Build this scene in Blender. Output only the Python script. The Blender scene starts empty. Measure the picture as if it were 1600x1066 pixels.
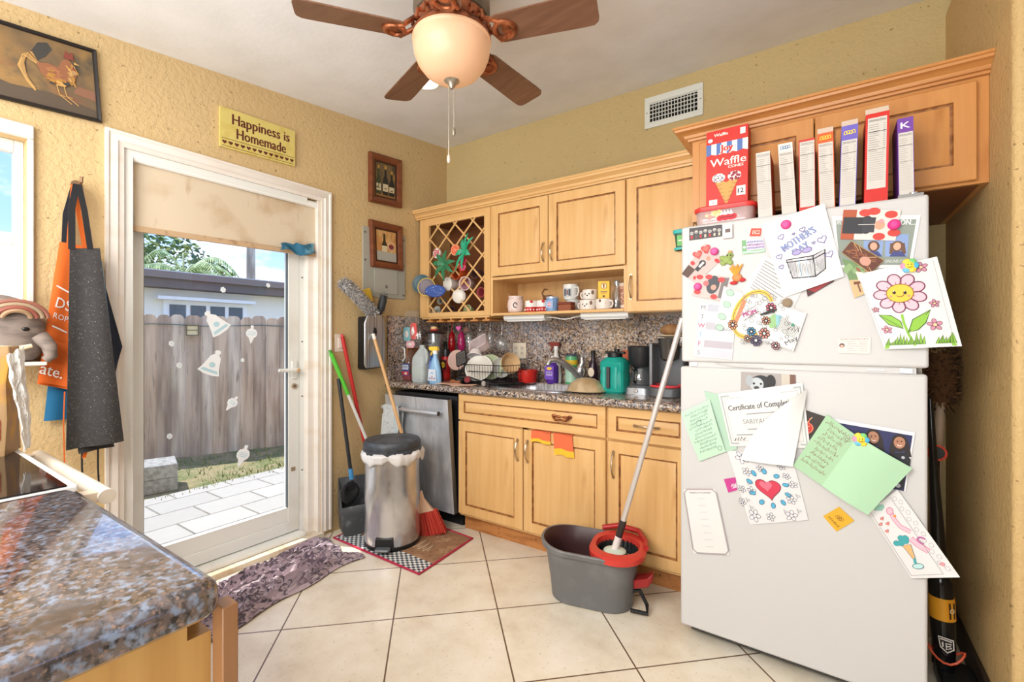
import bpy, math, random
from mathutils import Vector, Matrix
random.seed(7)
SC = bpy.context.scene; COL = SC.collection
# ---------------------------------------------------------------- camera
FPX = 720.5; CX, CY, CH = 2.62, -2.87, 1.24; YAW = math.radians(34.33); V0 = 529.0
cam_data = bpy.data.cameras.new('camera'); cam = bpy.data.objects.new('camera', cam_data); COL.objects.link(cam)
cam.location = (CX, CY, CH); cam.rotation_euler = (math.pi/2, 0, YAW)
cam_data.sensor_width = 36.0; cam_data.lens = 36.0*FPX/1600; cam_data.shift_y = -4.0/1600
cam_data.clip_start = 0.02; cam_data.clip_end = 200
SC.camera = cam
# ---------------------------------------------------------------- view, world, sun, area lights
vs = SC.view_settings; SC.display_settings.display_device = 'sRGB'
vs.view_transform = 'Standard'; vs.look = 'None'; vs.gamma = 1.0; vs.use_curve_mapping = False
vs.exposure = 0.3
def lin(c): c /= 255.0; return c/12.92 if c <= .04045 else ((c+.055)/1.055)**2.4
def rgb(r, g, b): return (lin(r), lin(g), lin(b), 1.0)
W = bpy.data.worlds.new('sky'); SC.world = W; W.use_nodes = True
nt = W.node_tree; nt.nodes.clear(); N = nt.nodes.new; L = nt.links.new
wo = N('ShaderNodeOutputWorld'); bg = N('ShaderNodeBackground'); L(bg.outputs[0], wo.inputs[0])
tc = N('ShaderNodeTexCoord'); sp = N('ShaderNodeSeparateXYZ'); L(tc.outputs['Generated'], sp.inputs[0])
rp = N('ShaderNodeValToRGB'); L(sp.outputs[2], rp.inputs[0])
rp.color_ramp.elements[0].position = 0.0; rp.color_ramp.elements[0].color = rgb(186, 206, 236)
rp.color_ramp.elements[1].position = 0.75; rp.color_ramp.elements[1].color = rgb(62, 118, 220)
e = rp.color_ramp.elements.new(.18); e.color = rgb(146, 182, 236)
nz = N('ShaderNodeTexNoise'); nz.inputs['Scale'].default_value = 3.4; nz.inputs['Detail'].default_value = 6; nz.inputs['Roughness'].default_value = .62
mp = N('ShaderNodeMapping'); mp.inputs['Scale'].default_value = (1, 1, 2.6); L(tc.outputs['Generated'], mp.inputs[0]); L(mp.outputs[0], nz.inputs[0])
cr = N('ShaderNodeValToRGB'); L(nz.outputs[0], cr.inputs[0]); cr.color_ramp.elements[0].position = .47; cr.color_ramp.elements[1].position = .66
mx = N('ShaderNodeMix'); mx.data_type = 'RGBA'; L(cr.outputs[0], mx.inputs[0]); L(rp.outputs[0], mx.inputs[6]); mx.inputs[7].default_value = rgb(246, 248, 255)
L(mx.outputs[2], bg.inputs[0]); bg.inputs[1].default_value = 1.75
def light(name, kind, energy, color, loc, target=None, size=1.0, size_y=None, **kw):
    d = bpy.data.lights.new(name, kind); d.energy = energy; d.color = color
    if kind == 'AREA':
        d.size = size
        if size_y: d.shape = 'RECTANGLE'; d.size_y = size_y
    for k, v in kw.items(): setattr(d, k, v)
    o = bpy.data.objects.new(name, d); COL.objects.link(o); o.location = loc
    if target is not None:
        o.rotation_euler = (Vector(target)-Vector(loc)).to_track_quat('-Z', 'Y').to_euler()
    return o
light('sun', 'SUN', 5.0, (1, .96, .88), (-6, -.6, 9), (-6+math.cos(math.radians(64)), -.4, 9-math.sin(math.radians(64))), angle=.009)
light('room_fill', 'AREA', 74, (1, .985, .96), (1.35, -3.65, 2.25), (1.2, -2.4, 0), 1.9, 1.3)  # added fill lamp behind the camera, not a fixture of the room
light('ceiling_fill', 'AREA', 66, (.95, .98, 1.0), (1.8, -4.0, 1.0), (1.7, -2.3, 2.7), 2.6, 1.2)  # added up-facing fill lamp that brightens the ceiling directly
# ---------------------------------------------------------------- pixel rays -> points on real planes
FW = (-math.sin(YAW), math.cos(YAW)); RT = (math.cos(YAW), math.sin(YAW))
def ray(u, v):
    a = (u-800)/FPX
    return Vector((FW[0]+a*RT[0], FW[1]+a*RT[1], (V0-v)/FPX))
CAMP = Vector((CX, CY, CH))
def dp(u, v, t): return CAMP+ray(u, v)*t
def onplane(u, v, p, n):
    d = ray(u, v); return CAMP+d*((Vector(p)-CAMP).dot(n)/d.dot(n))
def fl(u, v, z=0.0): return onplane(u, v, (0, 0, z), Vector((0, 0, 1)))
def wa(u, v, x=0.0): return onplane(u, v, (x, 0, 0), Vector((1, 0, 0)))
def wb(u, v, y=0.0): return onplane(u, v, (0, y, 0), Vector((0, 1, 0)))
FRN = Vector((-.0234, -.9997, 0)).normalized(); FRP = Vector((2.118, -.885, 0))
def fp(u, v, off=0.0): return onplane(u, v, FRP+FRN*off, FRN)
def depth(p): return (Vector(p)-CAMP).dot(Vector((FW[0], FW[1], 0)))
def pm(n, p): return n*depth(p)/FPX
# ---------------------------------------------------------------- materials
MATS = {}
def nodes_of(m):
    m.use_nodes = True; return m.node_tree, m.node_tree.nodes.get('Principled BSDF')
def mk(name, base, rough=.5, metal=0.0, spec=.5, trans=0.0, ior=1.45, em=None, ems=0.0, alpha=1.0, noise=None, bump=None, coat=0.0, sheen=0.0, coord='Object'):
    if name in MATS: return MATS[name]
    m = bpy.data.materials.new(name); t, p = nodes_of(m); I = p.inputs
    I['Base Color'].default_value = base; I['Roughness'].default_value = rough; I['Metallic'].default_value = metal
    I['Specular IOR Level'].default_value = spec; I['Transmission Weight'].default_value = trans; I['IOR'].default_value = ior
    I['Alpha'].default_value = alpha; I['Coat Weight'].default_value = coat; I['Sheen Weight'].default_value = sheen
    if em: I['Emission Color'].default_value = em; I['Emission Strength'].default_value = ems
    n = t.nodes.new; l = t.links.new
    if noise or bump:
        co = n('ShaderNodeTexCoord')
        if coord == 'World':
            co = n('ShaderNodeNewGeometry'); src = co.outputs['Position']
        else: src = co.outputs['Object']
    if noise:
        for (sc, c2, lo, hi, det) in (noise if isinstance(noise, list) else [noise]):
            mpn = n('ShaderNodeMapping'); mpn.inputs['Scale'].default_value = sc if isinstance(sc, tuple) else (sc, sc, sc); l(src, mpn.inputs[0])
            nn = n('ShaderNodeTexNoise'); nn.inputs['Scale'].default_value = 1; nn.inputs['Detail'].default_value = det; l(mpn.outputs[0], nn.inputs[0])
            mr = n('ShaderNodeMapRange'); mr.inputs[1].default_value = lo; mr.inputs[2].default_value = hi; l(nn.outputs[0], mr.inputs[0])
            mm = n('ShaderNodeMix'); mm.data_type = 'RGBA'; l(mr.outputs[0], mm.inputs[0]); mm.inputs[7].default_value = c2
            if I['Base Color'].is_linked: l(I['Base Color'].links[0].from_socket, mm.inputs[6])
            else: mm.inputs[6].default_value = base
            l(mm.outputs[2], I['Base Color'])
    if bump:
        sc, st, ds = bump
        mpn = n('ShaderNodeMapping'); mpn.inputs['Scale'].default_value = sc if isinstance(sc, tuple) else (sc, sc, sc); l(src, mpn.inputs[0])
        nn = n('ShaderNodeTexNoise'); nn.inputs['Scale'].default_value = 1; nn.inputs['Detail'].default_value = 3; l(mpn.outputs[0], nn.inputs[0])
        bn = n('ShaderNodeBump'); bn.inputs['Strength'].default_value = st; bn.inputs['Distance'].default_value = ds
        l(nn.outputs[0], bn.inputs['Height']); l(bn.outputs[0], I['Normal'])
    MATS[name] = m; return m
def c(r, g, b, rough=.5, metal=0.0, **k):
    return mk('colour_%d_%d_%d_%d_%d' % (r, g, b, rough*100, metal*100)+''.join('_%s' % q for q in k), rgb(r, g, b), rough, metal, **k)
def custom(name):
    m = bpy.data.materials.new(name); t, p = nodes_of(m); MATS[name] = m
    return m, t, p, t.nodes.new, t.links.new
def vmath(n, l, op, a, b=None):
    x = n('ShaderNodeVectorMath'); x.operation = op; l(a, x.inputs[0])
    if b is not None:
        if isinstance(b, tuple): x.inputs[1].default_value = b
        else: l(b, x.inputs[1])
    return x.outputs[0]
def fmath(n, l, op, a, b=None):
    x = n('ShaderNodeMath'); x.operation = op
    for i, q in enumerate((a, b)):
        if q is None: continue
        if isinstance(q, (int, float)): x.inputs[i].default_value = q
        else: l(q, x.inputs[i])
    return x.outputs[0]
def noise_n(n, l, src, scale, det=2, rough=.5):
    x = n('ShaderNodeTexNoise'); x.inputs['Scale'].default_value = scale; x.inputs['Detail'].default_value = det; x.inputs['Roughness'].default_value = rough
    l(src, x.inputs[0]); return x.outputs[0]
def ramp(n, l, src, stops, const=False):
    x = n('ShaderNodeValToRGB'); l(src, x.inputs[0]); cr = x.color_ramp
    if const: cr.interpolation = 'CONSTANT'
    cr.elements[0].position, cr.elements[0].color = stops[0]; cr.elements[1].position, cr.elements[1].color = stops[-1]
    for p_, q in stops[1:-1]:
        e = cr.elements.new(p_); e.color = q
    return x.outputs[0]
def mixc(n, l, f, a, b):
    x = n('ShaderNodeMix'); x.data_type = 'RGBA'
    if isinstance(f, (int, float)): x.inputs[0].default_value = f
    else: l(f, x.inputs[0])
    for i, q in ((6, a), (7, b)):
        if isinstance(q, tuple): x.inputs[i].default_value = q
        else: l(q, x.inputs[i])
    return x.outputs[2]
def bump_n(n, l, p, h, st, ds):
    x = n('ShaderNodeBump'); x.inputs['Strength'].default_value = st; x.inputs['Distance'].default_value = ds
    l(h, x.inputs['Height']); l(x.outputs[0], p.inputs['Normal'])
# knock-down plaster
def plaster(name, a, b):
    m, t, p, n, l = custom(name); g = n('ShaderNodeNewGeometry').outputs['Position']
    big = noise_n(n, l, g, 1.6, 3); sm = noise_n(n, l, g, 44, 4, .6)
    col = mixc(n, l, big, rgb(*a), rgb(*b))
    dark = fmath(n, l, 'LESS_THAN', noise_n(n, l, g, 46, 2), .305)
    col = mixc(n, l, fmath(n, l, 'MULTIPLY', dark, .55), col, rgb(112, 84, 48))
    l(col, p.inputs['Base Color']); p.inputs['Roughness'].default_value = .62; p.inputs['Specular IOR Level'].default_value = .35
    flat = n('ShaderNodeMapRange'); flat.inputs[1].default_value = .44; flat.inputs[2].default_value = .56; l(sm, flat.inputs[0])
    bump_n(n, l, p, flat.outputs[0], .4, .0035); return m
M_WALLA = plaster('tan_plaster', (214, 186, 138), (204, 174, 124))
M_WALLB = plaster('olive_tan_plaster', (206, 184, 132), (198, 174, 122))
M_WALLR = plaster('ochre_plaster', (210, 178, 124), (200, 168, 114))
M_REAR = c(176, 170, 160, .8)
M_CEIL = mk('white_ceiling_paint', rgb(243, 243, 245), .8, bump=(38, .22, .004), noise=(5, rgb(236, 236, 236), .4, .7, 3), coord='World')
# granite
def granite(name, cols, sc, rough):
    m, t, p, n, l = custom(name); g = n('ShaderNodeNewGeometry').outputs['Position']
    d = vmath(n, l, 'ADD', g, vmath(n, l, 'SCALE', noise_rgb(n, l, g, 30*sc)))
    v = n('ShaderNodeTexVoronoi'); v.inputs['Scale'].default_value = 120*sc; l(d, v.inputs[0])
    w = n('ShaderNodeTexWhiteNoise'); l(v.outputs['Position'], w.inputs[0])
    cl = fmath(n, l, 'ADD', fmath(n, l, 'MULTIPLY', w.outputs[0], .72), fmath(n, l, 'MULTIPLY', noise_n(n, l, g, 22*sc, 3), .36))
    l(ramp(n, l, cl, cols, True), p.inputs['Base Color']); p.inputs['Roughness'].default_value = rough; p.inputs['Specular IOR Level'].default_value = .6
    return m
def noise_rgb(n, l, src, scale):
    x = n('ShaderNodeTexNoise'); x.inputs['Scale'].default_value = scale; l(src, x.inputs[0])
    q = n('ShaderNodeVectorMath'); q.operation = 'SCALE'; q.inputs['Scale'].default_value = .012; l(x.outputs['Color'], q.inputs[0]); return q.outputs[0]
GC = [(0, rgb(44, 40, 40)), (.24, rgb(98, 88, 84)), (.38, rgb(168, 154, 142)), (.5, rgb(128, 102, 82)), (.6, rgb(204, 190, 174)), (.7, rgb(122, 120, 124)), (.82, rgb(190, 162, 132)), (.93, rgb(72, 64, 62))]
M_GRAN = granite('speckled_granite', GC, 1.0, .16)
M_GRANB = granite('brown_granite', [(0, rgb(44, 40, 40)), (.2, rgb(108, 94, 86)), (.34, rgb(174, 154, 138)), (.46, rgb(134, 108, 88)), (.58, rgb(202, 184, 168)), (.7, rgb(136, 136, 142)), (.82, rgb(196, 162, 130)), (.94, rgb(70, 62, 60))], .9, .09)
M_ISL = mk('dark_mottled_laminate', rgb(98, 84, 80), .14, spec=1.0, coat=1.0, noise=[(95, rgb(34, 31, 33), .46, .6, 5), (140, rgb(142, 114, 98), .55, .67, 4), (80, rgb(126, 138, 158), .5, .66, 4), (9, rgb(60, 52, 54), .55, .75, 3)], coord='World')  # blue-grey speckle paints the window and sky reflection into the colour
# floor tile laid on the diagonal
def tiles():
    m, t, p, n, l = custom('cream_floor_tile'); g = n('ShaderNodeNewGeometry').outputs['Position']
    mp_ = n('ShaderNodeMapping'); mp_.vector_type = 'TEXTURE'
    mp_.inputs['Location'].default_value = (1.038, -1.483, 0); mp_.inputs['Rotation'].default_value = (0, 0, math.radians(43.8)); mp_.inputs['Scale'].default_value = (.4638, .4638, 1); l(g, mp_.inputs[0])
    fr = vmath(n, l, 'FRACTION', mp_.outputs[0]); s = n('ShaderNodeSeparateXYZ'); l(fr, s.inputs[0])
    ed = []
    for k in (0, 1):
        ed.append(fmath(n, l, 'MINIMUM', s.outputs[k], fmath(n, l, 'SUBTRACT', 1.0, s.outputs[k])))
    gr = fmath(n, l, 'LESS_THAN', fmath(n, l, 'MINIMUM', ed[0], ed[1]), .0068)
    fo = vmath(n, l, 'FLOOR', mp_.outputs[0]); w = n('ShaderNodeTexWhiteNoise'); l(vmath(n, l, 'MULTIPLY', fo, (1, 1, 0)), w.inputs[0])
    base = ramp(n, l, noise_n(n, l, g, 5, 6, .62), [(.3, rgb(216, 202, 178)), (.5, rgb(232, 221, 200)), (.72, rgb(242, 234, 219))])
    base = mixc(n, l, fmath(n, l, 'MULTIPLY', w.outputs[0], .25), base, rgb(214, 198, 170))
    spk = fmath(n, l, 'LESS_THAN', noise_n(n, l, g, 60, 4), .34)
    base = mixc(n, l, fmath(n, l, 'MULTIPLY', spk, .35), base, rgb(176, 150, 118))
    l(mixc(n, l, gr, base, rgb(104, 80, 58)), p.inputs['Base Color'])
    p.inputs['Roughness'].default_value = .3; p.inputs['Specular IOR Level'].default_value = .4
    bump_n(n, l, p, fmath(n, l, 'SUBTRACT', 1.0, gr), .3, .002); return m
M_TILE = tiles()
def wood(name, a, b, dark, sc=(34, 34, 2.2), rough=.34, coord='Object'):
    return mk(name, rgb(*a), rough, noise=[(sc, rgb(*b), .35, .7, 4), ((sc[0]*.35, sc[1]*.35, sc[2]*1.6), rgb(*dark), .62, .86, 3)], coord=coord)
M_MAPLE = wood('maple_cabinet', (228, 184, 124), (218, 170, 108), (200, 148, 88))
M_MAPLEH = wood('maple_cross_grain', (228, 184, 124), (216, 168, 106), (200, 148, 88), (2.2, 34, 34))
M_GLAZE = mk('glazed_groove', rgb(168, 112, 62), .4, noise=(30, rgb(128, 80, 42), .4, .6, 2))
M_MAPLED = wood('amber_lit_maple', (206, 146, 84), (196, 134, 74), (176, 114, 60))  # same maple; the different light over the fridge is put into the colour
M_MAPLEDH = wood('amber_lit_maple_cross', (206, 146, 84), (194, 132, 72), (176, 114, 60), (2.2, 34, 34))
M_KICK = mk('worn_kick_board', rgb(190, 128, 72), .5, noise=[((6, 30, 30), rgb(150, 92, 46), .45, .7, 4), (40, rgb(96, 62, 36), .62, .75, 3)])
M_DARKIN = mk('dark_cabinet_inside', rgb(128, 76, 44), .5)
M_WALNUT = wood('walnut_blade', (128, 92, 70), (112, 76, 56), (86, 56, 42), (3, 44, 44), .4)
M_FRAME = wood('brown_picture_frame', (128, 72, 42), (108, 56, 32), (80, 40, 22), (30, 6, 30), .35)
M_WHITE = mk('white_paint', rgb(234, 230, 224), .45)
M_TRIM = mk('cream_white_trim', rgb(232, 224, 214), .5, noise=((2, 2, 9), rgb(222, 208, 192), .5, .75, 3))
M_ALU = mk('white_aluminium', rgb(232, 232, 226), .4, noise=((3, 3, 3), rgb(214, 208, 196), .55, .8, 3))
M_STEEL = mk('brushed_steel', rgb(200, 202, 206), .3, .85, noise=((90, 90, 2), rgb(146, 148, 152), .4, .65, 2))
M_STEELD = mk('dishwasher_steel', rgb(212, 214, 218), .34, .4, noise=[((4, 4, 2.5), rgb(140, 142, 148), .45, .68, 3), ((60, 60, 2), rgb(176, 178, 182), .55, .75, 2)])
M_CHROME = mk('chrome', rgb(214, 214, 216), .12, 1.0)
M_NICKEL = mk('satin_nickel', rgb(196, 178, 152), .28, 1.0)
M_BRASS = mk('antique_copper', rgb(176, 104, 66), .4, .65, noise=(30, rgb(120, 66, 40), .4, .65, 3))
M_BLACK = c(26, 26, 28, .4); M_BLACKG = c(18, 18, 20, .12); M_RUBBER = c(34, 34, 36, .7)
M_PAPER = c(226, 224, 222, .8); M_PAPERW = c(236, 235, 233, .7)
def thin_glass(name, tint, gloss=.08, rough=.0, transl=0.0):
    if name in MATS: return MATS[name]
    m = bpy.data.materials.new(name); m.use_nodes = True; t = m.node_tree; t.nodes.clear(); n = t.nodes.new; l = t.links.new
    o = n('ShaderNodeOutputMaterial'); tr = n('ShaderNodeBsdfTransparent'); tr.inputs[0].default_value = tint
    g = n('ShaderNodeBsdfGlossy'); g.inputs['Roughness'].default_value = rough
    f = n('ShaderNodeLayerWeight'); f.inputs[0].default_value = .5; w5 = n('ShaderNodeMath'); w5.operation = 'POWER'; l(f.outputs['Facing'], w5.inputs[0]); w5.inputs[1].default_value = 5
    a = n('ShaderNodeMath'); a.operation = 'ADD'; a.use_clamp = True; l(w5.outputs[0], a.inputs[0]); a.inputs[1].default_value = gloss
    x = n('ShaderNodeMixShader'); l(a.outputs[0], x.inputs[0]); l(tr.outputs[0], x.inputs[1]); l(g.outputs[0], x.inputs[2])
    if transl:
        d = n('ShaderNodeBsdfDiffuse'); d.inputs[0].default_value = tint; y = n('ShaderNodeMixShader'); y.inputs[0].default_value = transl
        l(x.outputs[0], y.inputs[1]); l(d.outputs[0], y.inputs[2]); x = y
    l(x.outputs[0], o.inputs[0]); MATS[name] = m; return m
M_PANE = thin_glass('clear_pane', (.97, .985, .98, 1), .02)
M_GLASS = thin_glass('drinking_glass', (.86, .89, .9, 1), .16, .03, .06)
# ---------------------------------------------------------------- mesh builder
class B:
    def __init__(s, T=None):
        s.v = []; s.f = []; s.fm = []; s.mats = []; s.X = Matrix.Translation(-Vector(T.location)) if T is not None else Matrix()
    def mi(s, m):
        if m not in s.mats: s.mats.append(m)
        return s.mats.index(m)
    def add(s, vs, fs, m):
        k = len(s.v); i = s.mi(m)
        s.v += [s.X @ Vector(q) for q in vs]
        for q in fs: s.f.append([k+j for j in q]); s.fm.append(i)
    def box(s, x0, y0, z0, x1, y1, z1, m):
        vs = [(x, y, z) for z in (z0, z1) for y in (y0, y1) for x in (x0, x1)]
        s.add(vs, [(0, 2, 3, 1), (4, 5, 7, 6), (0, 1, 5, 4), (2, 6, 7, 3), (0, 4, 6, 2), (1, 3, 7, 5)], m)
    def loft(s, rings, m, cap=(True, True), closed=False):
        n = len(rings[0]); vs = [q for r in rings for q in r]; fs = []
        K = len(rings)
        for a in range(K if closed else K-1):
            b = (a+1) % K
            for j in range(n): fs.append((a*n+j, a*n+(j+1) % n, b*n+(j+1) % n, b*n+j))
        if cap[0] and not closed: fs.append(tuple(range(n))[::-1])
        if cap[1] and not closed: fs.append(tuple((K-1)*n+j for j in range(n)))
        s.add(vs, fs, m)
    def lathe(s, prof, m, cc=(0, 0, 0), n=28, cap=(True, True), sx=1, sy=1):
        s.loft([[(cc[0]+r*sx*math.cos(2*math.pi*j/n), cc[1]+r*sy*math.sin(2*math.pi*j/n), cc[2]+z) for j in range(n)] for r, z in [(max(r, 1e-4), z) for r, z in prof]], m, cap)
    def tube(s, pts, r, m, n=10, closed=False, flat=1.0):
        pts = [Vector(p) for p in pts]; K = len(pts); rs = r if isinstance(r, (list, tuple)) else [r]*K
        rings = []; prev = None
        for i, p in enumerate(pts):
            a = pts[(i-1) % K] if (closed or i) else p; b = pts[(i+1) % K] if (closed or i < K-1) else p
            d = (b-a).normalized()
            if prev is None:
                up = Vector((0, 0, 1)) if abs(d.z) < .9 else Vector((1, 0, 0)); x = d.cross(up).normalized()
            else: x = (prev-d*prev.dot(d)).normalized()
            prev = x; y = d.cross(x)
            rings.append([p+(x*math.cos(2*math.pi*j/n)+y*flat*math.sin(2*math.pi*j/n))*rs[i] for j in range(n)])
        s.loft(rings, m, closed=closed)
    def cyl(s, p, q, r, m, r2=None, n=20): s.tube([p, q], [r, r if r2 is None else r2], m, n)
    def ell(s, cc, rr, m, nu=20, nv=12):
        s.loft([[(cc[0]+rr[0]*math.sin(a)*math.cos(2*math.pi*j/nu), cc[1]+rr[1]*math.sin(a)*math.sin(2*math.pi*j/nu), cc[2]-rr[2]*math.cos(a)) for j in range(nu)] for a in [math.pi*(.02+.96*i/nv) for i in range(nv+1)]], m)
    def prism(s, poly, a, b, m, pl='xz'):
        f = {'xy': lambda x, y, h: (x, y, h), 'xz': lambda x, y, h: (x, h, y), 'yz': lambda x, y, h: (h, x, y)}[pl]
        s.loft([[f(x, y, a) for x, y in poly], [f(x, y, b) for x, y in poly]], m)
    def grid(s, fn, nu, nv, m, thick=0.0, off=None):
        vs = [Vector(fn(i/nu, j/nv)) for j in range(nv+1) for i in range(nu+1)]; w = nu+1
        fs = [(j*w+i, j*w+i+1, (j+1)*w+i+1, (j+1)*w+i) for j in range(nv) for i in range(nu)]
        if thick:
            o = Vector(off)*thick; k = len(vs); vs = vs+[q+o for q in vs]
            fs += [tuple(k+j for j in q[::-1]) for q in fs]
            bd = [i for i in range(w)]+[j*w+nu for j in range(1, nv+1)]+[nv*w+i for i in range(nu-1, -1, -1)]+[j*w for j in range(nv-1, 0, -1)]
            fs += [(bd[i], bd[(i+1) % len(bd)], k+bd[(i+1) % len(bd)], k+bd[i]) for i in range(len(bd))]
        s.add(vs, fs, m)
def rr(w, d, r, z, n=5, cx=0, cy=0):
    out = []
    for k, (sx, sy) in enumerate(((1, 1), (-1, 1), (-1, -1), (1, -1))):
        for i in range(n+1):
            a = math.pi/2*(k+i/n); out.append((cx+sx*(w/2-r)+r*math.cos(a), cy+sy*(d/2-r)+r*math.sin(a), z))
    return out
OFF = {}
def part(b, name, parent=None, label=None, bev=None, seg=2, sub=0, solid=None, smooth=38, recalc=True, group=None):
    import bmesh
    me = bpy.data.meshes.new(name)
    lo = Vector((min(q[i] for q in b.v) for i in range(3))); hi = Vector((max(q[i] for q in b.v) for i in range(3))); ce = (lo+hi)/2
    if parent is None: ce.z = lo.z
    me.from_pydata([q-ce for q in b.v], [], b.f)
    for m in b.mats: me.materials.append(m)
    me.polygons.foreach_set('material_index', b.fm)
    if recalc:
        bm = bmesh.new(); bm.from_mesh(me); bmesh.ops.recalc_face_normals(bm, faces=bm.faces); bm.to_mesh(me); bm.free()
    me.polygons.foreach_set('use_smooth', [True]*len(me.polygons)); me.set_sharp_from_angle(angle=math.radians(smooth)); me.update()
    o = bpy.data.objects.new(name, me); COL.objects.link(o)
    if parent is not None: o.parent = parent; o.location = ce-OFF.get(parent.name, Vector()); OFF[o.name] = ce
    else: o.location = ce; OFF[o.name] = ce.copy()
    if label: o['label'] = label
    if bev:
        q = o.modifiers.new('edge', 'BEVEL'); q.width = bev; q.segments = seg; q.limit_method = 'ANGLE'; q.angle_limit = math.radians(40); q.use_clamp_overlap = True
    if sub: q = o.modifiers.new('smooth', 'SUBSURF'); q.levels = q.render_levels = sub
    if solid: q = o.modifiers.new('thickness', 'SOLIDIFY'); q.thickness = solid; q.offset = 0
    return o
def tag(o, label, cat, group=None):
    o['label'] = label; o['category'] = cat
    if group: o['group'] = group
    return o
def thing(name, label, cat, loc=(0, 0, 0), rz=0.0, group=None, rot=None):
    o = bpy.data.objects.new(name, None); COL.objects.link(o); o.location = loc; o.empty_display_size = .05
    o.rotation_euler = rot if rot else (0, 0, rz); OFF[o.name] = Vector()
    return tag(o, label, cat, group)
def solo(b, name, label, cat, group=None, **k): return tag(part(b, name, **k), label, cat, group)
def struct(b, name, **k):
    o = part(b, name, **k)
    if not k.get('parent'): o['kind'] = 'structure'
    return o
def dup(o, loc, rz=None, label=None, group=None):
    r = o.copy(); COL.objects.link(r); r.location = loc
    if rz is not None: r.rotation_euler = (0, 0, rz)
    if label: r['label'] = label
    if group: r['group'] = group
    for ch in list(o.children):
        q = ch.copy(); COL.objects.link(q); q.parent = r
        for g in list(ch.children):
            d = g.copy(); COL.objects.link(d); d.parent = q
    return r
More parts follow.
